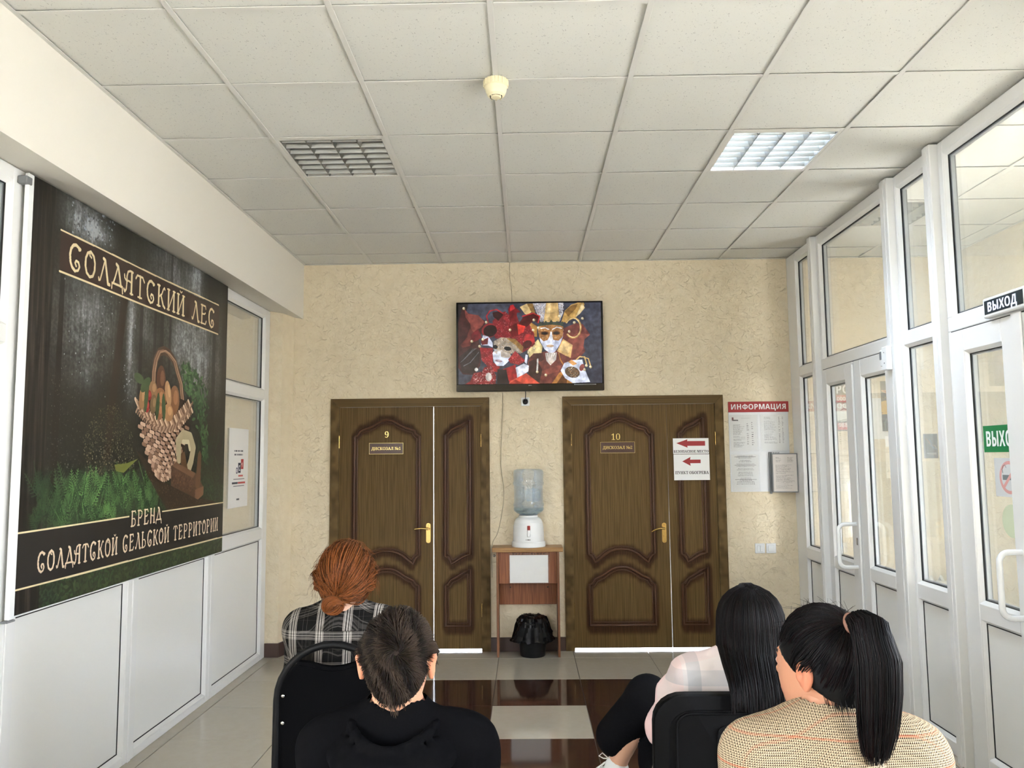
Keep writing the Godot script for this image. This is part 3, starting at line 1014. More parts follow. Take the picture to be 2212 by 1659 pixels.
func build_doors() -> void:
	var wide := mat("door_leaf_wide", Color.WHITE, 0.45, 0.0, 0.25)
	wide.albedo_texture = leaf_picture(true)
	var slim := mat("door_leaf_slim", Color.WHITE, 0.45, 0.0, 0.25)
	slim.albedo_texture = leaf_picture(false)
	var sets := [
		{"out": [-1.656, -0.303], "a": [-1.581, -0.782, -0.782], "b": [-0.776, -0.776, -0.378], "no": "9", "nx": -1.178, "sign": "ДИСКОЗАЛ №1", "sx": -1.1825, "py": 1.682, "ny": 1.80, "plate": -0.823, "hy": 0.971, "droop": 0.0},
		{"out": [0.318, 1.677], "a": [0.390, 1.199, 1.197], "b": [1.2005, 1.203, 1.604], "no": "10", "nx": 0.766, "sign": "ДИСКОЗАЛ №2", "sx": 0.7805, "py": 1.671, "ny": 1.761, "plate": 1.154, "hy": 0.957, "droop": -0.24},
	]
	for i in 2:
		var s: Dictionary = sets[i]
		var d := struct_node("door_%d" % (i + 1))
		var x0: float = s.out[0]
		var x1: float = s.out[1]
		var zf := BACK + 0.014
		var cw := 0.071
		for k in 3:                            # mitred casing
			var q := PackedVector2Array()
			if k == 0: q = PackedVector2Array([Vector2(x0, 0), Vector2(x0 + cw, 0), Vector2(x0 + cw, 2.108 - cw), Vector2(x0, 2.108)])
			elif k == 1: q = PackedVector2Array([Vector2(x1 - cw, 0), Vector2(x1, 0), Vector2(x1, 2.108), Vector2(x1 - cw, 2.108 - cw)])
			else: q = PackedVector2Array([Vector2(x0 + 0.0008, 2.108), Vector2(x0 + cw, 2.108 - cw + 0.0008), Vector2(x1 - cw, 2.108 - cw + 0.0008), Vector2(x1 - 0.0008, 2.108)])
			var b := MB.new()
			b.prism(q, Vector3(0, 0, BACK - 0.001), Vector3.RIGHT, Vector3.UP, 0.015)
			part(d, "casing", b, M.casing_top if k == 2 else M.casing)
		var jb := MB.new()                     # frame lining behind the casing
		jb.box(Vector3(x0 + 0.05, 0, BACK - 0.16), Vector3(x0 + cw + 0.004, 2.045, BACK - 0.002))
		jb.box(Vector3(x1 - cw - 0.004, 0, BACK - 0.16), Vector3(x1 - 0.05, 2.045, BACK - 0.002))
		jb.box(Vector3(x0 + cw + 0.004, 2.036, BACK - 0.16), Vector3(x1 - cw - 0.004, 2.06, BACK - 0.002))
		part(d, "frame", jb, M.casing)
		var zl := BACK - 0.004                 # face of the leaves
		for lf in 2:
			var q: Array = s.a if lf == 0 else s.b   # wide leaf: left, right top, right bottom; slim leaf: left top, left bottom, right
			var xa: float = q[0]
			var xb: float = q[1] if lf == 0 else q[2]
			var xa2: float = q[0] if lf == 0 else q[1]
			var xb2: float = q[2]
			var y0 := 0.020
			var y1 := 2.034
			var t := 0.04
			var b := MB.new()
			b.quad(Vector3(xa2, y0, zl), Vector3(xb2, y0, zl), Vector3(xb, y1, zl), Vector3(xa, y1, zl))
			b.quad(Vector3(xb2, y0, zl - t), Vector3(xa2, y0, zl - t), Vector3(xa, y1, zl - t), Vector3(xb, y1, zl - t))
			b.quad(Vector3(xa2, y0, zl - t), Vector3(xa2, y0, zl), Vector3(xa, y1, zl), Vector3(xa, y1, zl - t))
			b.quad(Vector3(xb2, y0, zl), Vector3(xb2, y0, zl - t), Vector3(xb, y1, zl - t), Vector3(xb, y1, zl))
			b.quad(Vector3(xa2, y0, zl - t), Vector3(xb2, y0, zl - t), Vector3(xb2, y0, zl), Vector3(xa2, y0, zl))
			b.quad(Vector3(xa, y1, zl), Vector3(xb, y1, zl), Vector3(xb, y1, zl - t), Vector3(xa, y1, zl - t))
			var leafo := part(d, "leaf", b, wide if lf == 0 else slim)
			for line in panel_lines(lf == 0):
				for ins in [0.0, 0.024]:
					var poly: PackedVector2Array = line
					if ins > 0.0:
						var off := Geometry2D.offset_polygon(line, -ins, Geometry2D.JOIN_MITER)
						poly = off[0]
					var pts := []
					for p in poly: pts.append(Vector3(xa + p.x, y1 - p.y, zl - 0.001))
					var mb := MB.new()
					mb.tube(pts, 0.011 if ins == 0.0 else 0.006, 8, false, true)
					part(leafo, "moulding", mb, M.moulding)
			if lf == 0:
				handle(leafo, Vector3(s.plate, s.hy, zl), s.droop)
				var nm := part(leafo, "number", text_mesh(s.no, 0.072, 0.004, false, true), M.gold_letter)
				nm.position = Vector3(s.nx, s.ny, zl + 0.002)
				var pq := part(leafo, "name_plate", boxmesh(Vector3(s.sx - 0.147, s.py - 0.049, zl), Vector3(s.sx + 0.147, s.py + 0.049, zl + 0.003), 0.001), M.plaque)
				var bd := MB.new()
				for yy in [-0.0465, 0.0455]:
					bd.box(Vector3(s.sx - 0.145, s.py + yy, zl + 0.003), Vector3(s.sx + 0.145, s.py + yy + 0.0018, zl + 0.0036))
				for xx in [-0.145, 0.1432]:
					bd.box(Vector3(s.sx + xx, s.py - 0.0465, zl + 0.003), Vector3(s.sx + xx + 0.0018, s.py + 0.0473, zl + 0.0036))
				part(pq, "gold_border", bd, M.gold_letter)
				var tx := part(pq, "lettering", text_mesh(s.sign, 0.034, 0.001, false, true), M.gold_letter)
				tx.position = Vector3(s.sx, s.py, zl + 0.0035)
			var hx: float = (xa - 0.003) if lf == 0 else (xb + 0.003)
			for hy in [1.74, 0.33]:
				var hb := MB.new()
				hb.tube([Vector3(hx, hy - 0.052, zl + 0.006), Vector3(hx, hy + 0.052, zl + 0.006)], 0.007, 8)
				hb.ellipsoid(Vector3(hx, hy + 0.054, zl + 0.006), Vector3(0.006, 0.006, 0.006), 8, 6)
				part(leafo, "hinge", hb, M.brass)

func handle(parent: Node3D, at: Vector3, droop: float) -> void:
	var b := MB.new()
	var p := rrect(0.038, 0.165, 0.017, 5)
	b.prism(p, at, Vector3.RIGHT, Vector3.UP, 0.006)
	var o := part(parent, "handle_plate", b, M.brass)
	var l := MB.new()
	var y := at.y + 0.036
	l.tube([Vector3(at.x, y, at.z + 0.004), Vector3(at.x, y, at.z + 0.045)], 0.009, 10)
	var pts := []
	var rr := []
	for k in 9:
		var t := k / 8.0
		pts.append(Vector3(at.x - 0.112 * t, y + 0.006 * sin(t * PI) + droop * 0.10 * t * t, at.z + 0.046))
		rr.append(lerpf(0.0095, 0.006, t))
	l.tube(pts, rr, 8)
	part(o, "lever", l, M.brass)
	var k := MB.new()
	for yy in [0.068, -0.068]:
		k.ellipsoid(at + Vector3(0, yy, 0.006), Vector3(0.004, 0.004, 0.0025), 8, 4)
	k.tube([at + Vector3(0, -0.03, 0.005), at + Vector3(0, -0.03, 0.010)], 0.008, 10)
	part(o, "keyhole", k, M.brass)

# ------------------------------------------------------------------ things on the end wall
func build_wall_things() -> void:
	# television
	var tv := thing("television", "wall-mounted black flat television showing two carnival masks", "television", Vector3(0.0475, 2.152, BACK + 0.085))
	var w := 1.245
	var h := 0.762
	part(tv, "body", boxmesh(Vector3(-w / 2, 0, -0.045), Vector3(w / 2, h, -0.006), 0.006), M.black_plastic)
	var bz := MB.new()
	bz.cbox(Vector3(-w / 2, 0, -0.008), Vector3(w / 2, 0.062, 0.004), 0.003)
	bz.cbox(Vector3(-w / 2, h - 0.012, -0.008), Vector3(w / 2, h, 0.004), 0.003)
	bz.cbox(Vector3(-w / 2, 0.060, -0.008), Vector3(-w / 2 + 0.016, h - 0.010, 0.004), 0.003)
	bz.cbox(Vector3(w / 2 - 0.016, 0.060, -0.008), Vector3(w / 2, h - 0.010, 0.004), 0.003)
	part(tv, "bezel", bz, M.black_gloss)
	var sc := mat("tv_screen", Color.BLACK, 0.12)
	sc.emission_enabled = true
	sc.emission = Color.BLACK
	sc.emission_texture = tv_picture()
	sc.emission_energy_multiplier = 0.80
	var q := MB.new()
	q.quad(Vector3(-w / 2 + 0.015, 0.060, -0.004), Vector3(w / 2 - 0.015, 0.060, -0.004), Vector3(w / 2 - 0.015, h - 0.011, -0.004), Vector3(-w / 2 + 0.015, h - 0.011, -0.004))
	part(tv, "screen", q, sc)
	part(tv, "logo", boxmesh(Vector3(-0.014, 0.044, 0.004), Vector3(0.014, 0.050, 0.0045)), M.grey_plastic)
	part(tv, "energy_strip", boxmesh(Vector3(0.37, 0.047, 0.004), Vector3(0.555, 0.054, 0.0045)), M.grey_plastic)
	part(tv, "wall_mount", boxmesh(Vector3(-0.25, 0.2, -0.0848), Vector3(0.25, 0.55, -0.044)), M.black_plastic)
	var gl := AreaLight3D.new()
	gl.name = "screen_light"
	gl.area_size = Vector2(1.2, 0.68)
	gl.light_color = Color8(190, 160, 165)
	gl.light_energy = 0.05
	gl.shadow_enabled = true
	tv.add_child(gl)
	gl.position = Vector3(0, 0.4, 0.006)
	gl.rotation.y = PI
	# socket with a plug and its black lead
	var so := thing("wall_socket", "white wall socket with a black plug under the television", "socket", Vector3(0.005, 2.068, BACK))
	part(so, "plate", boxmesh(Vector3(-0.036, -0.036, 0), Vector3(0.036, 0.036, 0.010), 0.004), M.white_plastic)
	var sw := MB.new()
	sw.lathe([Vector2(0.0, 0.0), Vector2(0.022, 0.0), Vector2(0.024, 0.004)], Vector3.ZERO, 20)
	var well := part(so, "well", sw, M.grey_plastic)
	well.rotation.x = PI / 2
	well.position.z = 0.010
	var pg := MB.new()
	pg.tube([Vector3(0, 0, 0.008), Vector3(0, 0, 0.030), Vector3(0, 0.006, 0.038)], [0.017, 0.016, 0.010], 12)
	single("power_lead", lead([Vector3(0.005, 2.068, BACK + 0.040), Vector3(0.005, 2.09, BACK + 0.042), Vector3(0.008, 2.13, BACK + 0.045), Vector3(0.008, 2.17, BACK + 0.030)], 0.004), M.wire_black, "black power lead hanging from the television to its socket", "cable")
	part(so, "plug", pg, M.black_plastic)
	# thin cable from the ceiling behind the television and down to the stand
	single("thin_cable", lead([Vector3(-0.117, 3.276, BACK + 0.004), Vector3(-0.118, 3.15, BACK + 0.004), Vector3(-0.104, 3.05, BACK + 0.004), Vector3(-0.100, 2.92, BACK + 0.006)], 0.0032), M.wire_grey, "thin pale cable between the ceiling and the television", "cable")
	single("thin_cable", lead([Vector3(-0.187, 2.148, BACK + 0.004), Vector3(-0.193, 1.94, BACK + 0.004), Vector3(-0.208, 1.55, BACK + 0.005), Vector3(-0.185, 1.32, BACK + 0.006), Vector3(-0.20, 1.15, BACK + 0.005), Vector3(-0.24, 0.97, BACK + 0.005), Vector3(-0.288, 0.86, BACK + 0.006), Vector3(-0.290, 0.60, BACK + 0.005)], 0.0032), M.wire_grey, "thin pale cable between the television and the wooden stand", "cable")
	# two light switches
	var names := ["white two-key light switch nearer the brown door", "white single-key light switch nearer the glazed partition"]
	for i in 2:
		var s := thing("light_switch", names[i], "light switch", Vector3(1.944 + 0.0925 * i, 0.822, BACK), 0.0, "light switches")
		part(s, "plate", boxmesh(Vector3(-0.041, -0.041, 0), Vector3(0.041, 0.041, 0.010), 0.004), M.white_plastic)
		if i == 0:
			for x in [-0.026, 0.001]:
				var k := part(s, "key", boxmesh(Vector3(x, -0.026, 0.006), Vector3(x + 0.025, 0.026, 0.015), 0.002), M.white_plastic)
				k.rotation.x = 0.05
		else:
			part(s, "key", boxmesh(Vector3(-0.026, -0.026, 0.006), Vector3(0.026, 0.026, 0.014), 0.002), M.white_plastic)

func lead(pts: Array, r: float) -> MB:
	var c := Curve3D.new()
	for i in pts.size():
		var t: Vector3 = (pts[mini(i + 1, pts.size() - 1)] - pts[maxi(i - 1, 0)]) * 0.18
		c.add_point(pts[i], -t, t)
	c.bake_interval = 0.03
	var q := []
	for p in c.get_baked_points(): q.append(p)
	var b := MB.new()
	b.tube(q, r, 6)
	return b

# ------------------------------------------------------------------ stand with water cooler and waste bin
func build_stand() -> void:
	var zb := BACK + 0.006
	var zf := -6.505
	var s := thing("wooden_stand", "narrow wooden stand between the two doors carrying the water cooler", "stand", Vector3(0.008, 0, 0))
	part(s, "top", boxmesh(Vector3(-0.287, 0.832, zb + 0.004), Vector3(0.287, 0.868, zf), 0.003), M.stand_top)
	for x in [-0.254, 0.238]:
		part(s, "side_panel", boxmesh(Vector3(x, 0, zb + 0.014), Vector3(x + 0.018, 0.832, zf - 0.012), 0.002), M.stand_edge)
	part(s, "apron", boxmesh(Vector3(-0.236, 0.575, zf - 0.060), Vector3(0.238, 0.832, zf - 0.044), 0.002), M.stand_red)
	var bp := part(s, "back_panel", boxmesh(Vector3(-0.236, 0.385, zb + 0.016), Vector3(0.238, 0.60, zb + 0.032), 0.002), M.stand_red)
	for x in [-0.145, 0.165]:
		var sc := MB.new()
		sc.ellipsoid(Vector3(x, 0.525, zb + 0.032), Vector3(0.006, 0.006, 0.003), 8, 5)
		part(bp, "screw", sc, M.dark_slot)
	var cl := MB.new()
	cl.ellipsoid(Vector3(-0.272, 0.80, zf - 0.05), Vector3(0.010, 0.010, 0.008), 10, 6)
	part(s, "cable_clip", cl, M.steel)
	# sleeve with a blank sheet on the apron
	var pz := zf - 0.044
	var sl := thing("plastic_sleeve", "crumpled clear sleeve with a blank white sheet on the wooden stand", "sleeve", Vector3(0.008, 0, pz))
	var sh := MB.new()
	var nx := 10
	var ny := 7
	var f := FastNoiseLite.new()
	f.seed = 4
	f.frequency = 9.0
	for j in ny:
		for i in nx:
			var q := []
			for k in [[i, j], [i + 1, j], [i + 1, j + 1], [i, j + 1]]:
				var p := Vector2(-0.146 + 0.312 * k[0] / nx, 0.582 + 0.222 * k[1] / ny)
				q.append(Vector3(p.x, p.y, 0.005 + 0.003 * f.get_noise_2d(p.x, p.y)))
			sh.quad(q[0], q[1], q[2], q[3])
	part(sl, "sheet", sh, M.paper)
	var sv := MB.new()
	for j in ny:
		for i in nx:
			var q := []
			for k in [[i, j], [i + 1, j], [i + 1, j + 1], [i, j + 1]]:
				var p := Vector2(-0.150 + 0.325 * k[0] / nx, 0.578 + 0.244 * k[1] / ny)
				q.append(Vector3(p.x, p.y, 0.011 + 0.004 * f.get_noise_2d(p.x * 1.7 + 3.0, p.y * 1.7)))
			sv.quad(q[0], q[1], q[2], q[3])
	part(sl, "clear_cover", sv, M.clear_sleeve)
	for i in 11:
		if i in [4, 5]: continue
		part(sl, "punch_hole", boxmesh(Vector3(-0.12 + 0.025 * i, 0.812, 0.006), Vector3(-0.112 + 0.025 * i, 0.818, 0.0145)), M.dark_slot)
	# water cooler
	var c := thing("water_cooler", "white tabletop water cooler with a red tap lever", "water cooler", Vector3(0.018, 0.868, -6.615))
	var b := MB.new()
	b.lathe([Vector2(0.0, 0.0), Vector2(0.136, 0.0), Vector2(0.138, 0.006), Vector2(0.136, 0.038), Vector2(0.130, 0.044)], Vector3.ZERO, 56, 0.012, 28)
	part(c, "base_ring", b, M.white_plastic)
	b = MB.new()
	b.lathe([Vector2(0.128, 0.042), Vector2(0.127, 0.10), Vector2(0.124, 0.160), Vector2(0.118, 0.195), Vector2(0.106, 0.220), Vector2(0.090, 0.234), Vector2(0.080, 0.238), Vector2(0.079, 0.252), Vector2(0.070, 0.254)], Vector3.ZERO, 40)
	part(c, "body", b, M.white_plastic)
	b = MB.new()
	b.cbox(Vector3(-0.010, 0.140, 0.118), Vector3(0.014, 0.176, 0.142), 0.003)
	part(c, "tap_lever", b, M.red_plastic)
	b = MB.new()
	b.tube([Vector3(0.002, 0.125, 0.118), Vector3(0.002, 0.125, 0.150)], 0.015, 12)
	b.tube([Vector3(0.002, 0.142, 0.142), Vector3(0.002, 0.096, 0.146), Vector3(0.002, 0.088, 0.146)], [0.013, 0.013, 0.009], 12)
	part(c, "tap", b, M.white_plastic)
	b = MB.new()                                # dark printed mark, too small to read
	for x in [[-0.022, -0.017], [-0.011, 0.007], [0.009, 0.015]]:
		b.box(Vector3(x[0], 0.060, 0.1255), Vector3(x[1], 0.066, 0.1285))
	part(c, "mark", b, M.dark_slot)
	# bottle standing upside down in the cooler
	var w := thing("water_bottle", "pale blue upturned water bottle on the water cooler", "water bottle", Vector3(0.022, 0.868 + 0.256, -6.615))
	b = MB.new()
	b.lathe([Vector2(0.032, -0.05), Vector2(0.034, -0.006), Vector2(0.072, 0.002), Vector2(0.100, 0.014), Vector2(0.122, 0.034), Vector2(0.127, 0.048), Vector2(0.127, 0.056), Vector2(0.123, 0.061), Vector2(0.123, 0.068), Vector2(0.128, 0.073), Vector2(0.129, 0.088), Vector2(0.125, 0.095), Vector2(0.120, 0.108), Vector2(0.120, 0.235), Vector2(0.125, 0.243), Vector2(0.129, 0.252), Vector2(0.129, 0.266), Vector2(0.124, 0.272), Vector2(0.123, 0.285), Vector2(0.126, 0.330), Vector2(0.126, 0.352), Vector2(0.118, 0.368), Vector2(0.095, 0.377), Vector2(0.0, 0.372)], Vector3.ZERO, 40)
	part(w, "shell", b, M.bottle_plastic)
	b = MB.new()
	b.lathe([Vector2(0.0, 0.003), Vector2(0.068, 0.006), Vector2(0.098, 0.018), Vector2(0.118, 0.036), Vector2(0.121, 0.058), Vector2(0.121, 0.060), Vector2(0.0, 0.060)], Vector3.ZERO, 32)
	part(w, "water", b, M.bottle_water)
	b = MB.new()                                # moulded grip hollow facing the room
	b.cbox(Vector3(-0.030, 0.115, 0.058), Vector3(0.098, 0.218, 0.112), 0.018)
	part(w, "grip_hollow", b, M.bottle_plastic)
	b = MB.new()
	b.tube([Vector3(0.038, 0.112, 0.100), Vector3(0.040, 0.135, 0.114), Vector3(0.040, 0.198, 0.114), Vector3(0.038, 0.222, 0.100)], 0.011, 10)
	part(w, "grip", b, M.bottle_plastic)
	# waste bin with a black bag
	var t := thing("waste_bin", "black waste bin with a bag draped over its rim under the stand", "waste bin", Vector3(0.042, 0, -6.585))
	b = MB.new()
	b.lathe([Vector2(0.0, 0.001), Vector2(0.098, 0.001), Vector2(0.101, 0.006), Vector2(0.122, 0.262), Vector2(0.126, 0.265), Vector2(0.126, 0.272), Vector2(0.116, 0.272)], Vector3.ZERO, 32)
	part(t, "bucket", b, M.black_plastic)
	part(t, "bag", bag_mesh(), M.bin_bag)

func bag_mesh() -> MB:                          # bag folded outwards over the rim, crinkled, wider at its ragged hem
	var b := MB.new()
	var f := FastNoiseLite.new()
	f.seed = 6
	f.frequency = 1.0
	f.fractal_octaves = 3
	var prof := [Vector2(0.01, 0.300), Vector2(0.045, 0.314), Vector2(0.078, 0.318), Vector2(0.104, 0.308), Vector2(0.122, 0.280), Vector2(0.137, 0.240), Vector2(0.149, 0.200), Vector2(0.160, 0.165), Vector2(0.170, 0.138), Vector2(0.177, 0.122), Vector2(0.168, 0.116)]
	var segs := 72
	var rows := []
	for j in prof.size():
		var ring_ := []
		for i in segs:
			var a := -TAU * i / segs
			var e := Vector2(cos(a), sin(a))
			var pr: Vector2 = prof[j]
			var amp := 0.014 + 0.020 * j / prof.size()
			var r := pr.x + amp * f.get_noise_3d(e.x * 3.5, e.y * 3.5, j * 0.9) + 0.0015 * sin(a * 17.0 + j)
			var y := pr.y + 0.018 * f.get_noise_3d(e.x * 2.0, e.y * 2.0, 9.0 + j * 0.2) * (1.0 if j > 1 else 0.3)
			r = minf(r, 0.188)
			ring_.append(Vector3(e.x * r, y, e.y * minf(r, 0.128)))
		rows.append(ring_)
	for j in prof.size() - 1:
		for i in segs:
			var i2 := (i + 1) % segs
			b.quad(rows[j][i], rows[j][i2], rows[j + 1][i2], rows[j + 1][i])
	return b

# ------------------------------------------------------------------ printed pictures
class CV:
	var im: Image
	var w: int
	var h: int
	var o := Vector2.ZERO      # source coordinates of the left top corner
	var s := Vector2.ONE       # pixels for one source unit
	func _init(ww: int, hh: int, c: Color) -> void:
		w = ww; h = hh
		im = Image.create(w, h, false, Image.FORMAT_RGB8)
		im.fill(c)
	func view(x0: float, y0: float, x1: float, y1: float) -> void:
		o = Vector2(x0, y0)
		s = Vector2(w / (x1 - x0), h / (y1 - y0))
	func fill(p: PackedVector2Array, c: Color) -> void:       # polygon in pixels
		var lo := h
		var hi := 0
		for q in p:
			lo = mini(lo, floori(q.y)); hi = maxi(hi, ceili(q.y))
		lo = maxi(lo, 0); hi = mini(hi, h)
		var k := p.size()
		for y in range(lo, hi):
			var yc := y + 0.5
			var xs := []
			for i in k:
				var a := p[i]
				var b := p[(i + 1) % k]
				if (a.y <= yc) != (b.y <= yc):
					xs.append(a.x + (yc - a.y) / (b.y - a.y) * (b.x - a.x))
			xs.sort()
			for i in range(0, xs.size() - 1, 2):
				var x0 := maxi(0, roundi(xs[i]))
				var x1 := mini(w, roundi(xs[i + 1]))
				if x1 <= x0: continue
				if c.a > 0.99: im.fill_rect(Rect2i(x0, y, x1 - x0, 1), c)
				else:
					for x in range(x0, x1):
						im.set_pixel(x, y, im.get_pixel(x, y).lerp(Color(c.r, c.g, c.b), c.a))
	func poly(a: Array, c: Color) -> void:                     # flat list x, y, x, y ... in source units
		var p := PackedVector2Array()
		for i in range(0, a.size(), 2):
			p.append((Vector2(a[i], a[i + 1]) - o) * s)
		fill(p, c)
	func line(p: PackedVector2Array, width: float, c: Color) -> void:   # in pixels
		for q in Geometry2D.offset_polyline(p, width / 2, Geometry2D.JOIN_ROUND, Geometry2D.END_ROUND):
			if not Geometry2D.is_polygon_clockwise(q) or true: fill(q, c)
	func path(a: Array, width: float, c: Color) -> void:
		var p := PackedVector2Array()
		for i in range(0, a.size(), 2):
			p.append((Vector2(a[i], a[i + 1]) - o) * s)
		for i in p.size() - 1:
			line(PackedVector2Array([p[i], p[i + 1]]), width * s.x, c)
	func ell(x: float, y: float, rx: float, ry: float, c: Color, turn := 0.0) -> void:
		var p := PackedVector2Array()
		for i in 24:
			var a := TAU * i / 24
			p.append((Vector2(x, y) + Vector2(cos(a) * rx, sin(a) * ry).rotated(turn) - o) * s)
		fill(p, c)
	func tex() -> ImageTexture:
		return ImageTexture.create_from_image(im)

func dots(cv: CV, r: RandomNumberGenerator, n: int, area: PackedVector2Array, size: float, cols: Array) -> void:   # speckles inside a polygon (source units)
	var lo := area[0]
	var hi := area[0]
	for p in area:
		lo = lo.min(p); hi = hi.max(p)
	for i in n:
		var p := Vector2(r.randf_range(lo.x, hi.x), r.randf_range(lo.y, hi.y))
		if Geometry2D.is_point_in_polygon(p, area):
			var q := (p - cv.o) * cv.s
			var d := maxi(1, int(size * cv.s.x * r.randf_range(0.5, 1.2)))
			cv.im.fill_rect(Rect2i(int(q.x), int(q.y), d, maxi(1, d - r.randi_range(0, 1))), cols[r.randi() % cols.size()])

func pv(a: Array) -> PackedVector2Array:
	var p := PackedVector2Array()
	for i in range(0, a.size(), 2): p.append(Vector2(a[i], a[i + 1]))
	return p

func tv_picture() -> ImageTexture:          # two people in carnival masks and jester caps
	var cv := CV.new(860, 488, Color8(58, 60, 72))
	cv.view(275, 190, 1995, 1165)
	var r := RandomNumberGenerator.new()
	r.seed = 3
	for i in 40:                              # soft out-of-focus background
		var x := r.randf_range(275, 1995)
		var y := r.randf_range(190, 1165)
		var k := 78 if (x > 560 and x < 900 and y < 420) or (x > 1780 and y < 500) else 50
		cv.ell(x, y, r.randf_range(80, 240), r.randf_range(60, 160), Color8(k, k + 2, k + 14, 90))
	cv.poly([275, 190, 400, 190, 340, 420, 300, 800, 275, 800], Color8(36, 33, 34))
	cv.poly([275, 420, 330, 230, 380, 300, 500, 330, 600, 400, 590, 520, 520, 600, 560, 800, 540, 940, 460, 1050, 330, 1040, 275, 960], Color8(62, 34, 33))
	cv.poly([355, 250, 400, 310, 520, 330, 595, 410, 560, 470, 470, 545, 430, 500, 420, 430, 365, 350], Color8(122, 62, 56))
	cv.poly([420, 480, 470, 545, 440, 640, 420, 700, 330, 720, 300, 690, 380, 600], Color8(96, 48, 44))
	cv.poly([285, 830, 430, 720, 545, 760, 530, 900, 450, 1045, 320, 1020], Color8(46, 34, 33))
	for k in 6:
		cv.path([300 + k * 8, 900 - k * 6, 380 + k * 14, 830 - k * 18, 450 + k * 10, 760 - k * 6], 7, Color8(92, 92, 100, 150))
	cv.path([340, 940, 420, 900, 520, 780], 10, Color8(120, 126, 140, 150))
	# gold jester
	cv.poly([1540, 500, 1690, 440, 1770, 450, 1860, 580, 1790, 640, 1780, 720, 1800, 780, 1710, 880, 1600, 900, 1560, 1000, 1440, 1165, 1130, 1165, 1110, 900, 1150, 800, 1300, 780, 1480, 760], Color8(104, 54, 48))
	cv.poly([1590, 640, 1700, 560, 1860, 580, 1790, 640, 1770, 760, 1690, 860, 1600, 860], Color8(130, 70, 60))
	cv.poly([1260, 1020, 1420, 960, 1520, 940, 1480, 1020, 1320, 1060], Color8(128, 66, 58))
	cv.poly([1120, 900, 1210, 860, 1280, 1000, 1240, 1165, 1120, 1165], Color8(58, 34, 32))
	cv.poly([1020, 235, 1105, 195, 1175, 290, 1110, 335, 1080, 320], Color8(196, 168, 116))
	cv.poly([1105, 195, 1180, 195, 1210, 330, 1160, 300], Color8(128, 98, 56))
	cv.poly([1175, 192, 1335, 192, 1325, 400, 1270, 430, 1230, 330], Color8(150, 148, 156))
	dots(cv, r, 400, pv([1175, 192, 1335, 192, 1325, 400, 1270, 430, 1230, 330]), 8, [Color8(220, 220, 226), Color8(96, 80, 66), Color8(180, 160, 130)])
	cv.poly([1340, 190, 1480, 190, 1500, 420, 1305, 425], Color8(192, 160, 106))
	cv.poly([1360, 190, 1400, 190, 1370, 400, 1325, 410], Color8(214, 186, 134))
	for k in 5: cv.path([1330, 330 + k * 18, 1410, 318 + k * 18, 1480, 335 + k * 18], 4, Color8(150, 118, 70))
	cv.poly([1485, 190, 1545, 190, 1540, 320, 1500, 410], Color8(168, 166, 172))
	dots(cv, r, 160, pv([1485, 190, 1545, 190, 1540, 320, 1500, 410]), 8, [Color8(216, 214, 220), Color8(90, 76, 60)])
	cv.poly([1515, 425, 1560, 290, 1640, 215, 1720, 190, 1790, 192, 1800, 215, 1770, 280, 1680, 375, 1580, 430], Color8(172, 136, 78))
	cv.poly([1560, 300, 1640, 225, 1720, 205, 1690, 270, 1600, 360], Color8(120, 88, 44))
	cv.poly([1770, 200, 1805, 255, 1740, 330, 1690, 370, 1720, 300], Color8(206, 184, 140))
	cv.poly([1145, 420, 1225, 470, 1225, 600, 1190, 600, 1130, 500], Color8(160, 118, 62))
	for k in 2:
		var a := []
		for i in 15:
			var t := -2.6 + i * 0.36
			a.append(1658 + cos(t) * (92 - k * 4)); a.append(495 + sin(t) * (122 - k * 6))
		cv.path(a, 22 - k * 14, Color8(168, 132, 76) if k == 0 else Color8(216, 190, 140))
	cv.poly([1105, 770, 1170, 690, 1235, 630, 1290, 720, 1275, 795, 1180, 800, 1130, 850], Color8(206, 186, 132))
	cv.poly([1460, 775, 1535, 628, 1650, 705, 1622, 858, 1560, 830], Color8(196, 160, 104))
	cv.poly([1480, 760, 1540, 650, 1640, 712, 1600, 800], Color8(212, 180, 128))
	cv.poly([1140, 850, 1190, 800, 1290, 795, 1310, 870, 1260, 900, 1190, 870], Color8(72, 40, 36))
	cv.poly([1235, 480, 1390, 440, 1540, 480, 1535, 600, 1500, 690, 1440, 780, 1380, 805, 1310, 750, 1262, 660], Color8(208, 212, 230))
	cv.poly([1440, 640, 1535, 600, 1500, 690, 1440, 780, 1400, 800], Color8(178, 184, 206))
	cv.poly([1228, 480, 1310, 450, 1390, 445, 1470, 455, 1542, 480, 1532, 600, 1480, 650, 1420, 640, 1392, 560, 1350, 640, 1300, 655, 1248, 600], Color8(152, 106, 62))
	dots(cv, r, 260, pv([1228, 480, 1390, 445, 1542, 480, 1532, 600, 1480, 650, 1420, 640, 1392, 560, 1350, 640, 1300, 655, 1248, 600]), 7, [Color8(206, 176, 128), Color8(108, 66, 36), Color8(224, 208, 180)])
	cv.poly([1385, 540, 1402, 540, 1412, 640, 1390, 660, 1365, 640], Color8(226, 228, 238))
	for x in [1315, 1456]:
		cv.ell(x, 557, 50, 26, Color8(96, 62, 36))
		cv.ell(x, 558, 36, 15, Color8(26, 22, 22))
	cv.path([1270, 500, 1320, 490, 1366, 512], 12, Color8(226, 224, 226))
	cv.path([1412, 512, 1460, 486, 1520, 500], 12, Color8(226, 224, 226))
	cv.poly([1240, 470, 1265, 415, 1300, 445, 1330, 405, 1365, 440, 1395, 395, 1430, 440, 1465, 410, 1495, 445, 1535, 415, 1548, 470, 1395, 455], Color8(58, 66, 54))
	cv.ell(1378, 712, 46, 17, Color8(186, 158, 128))
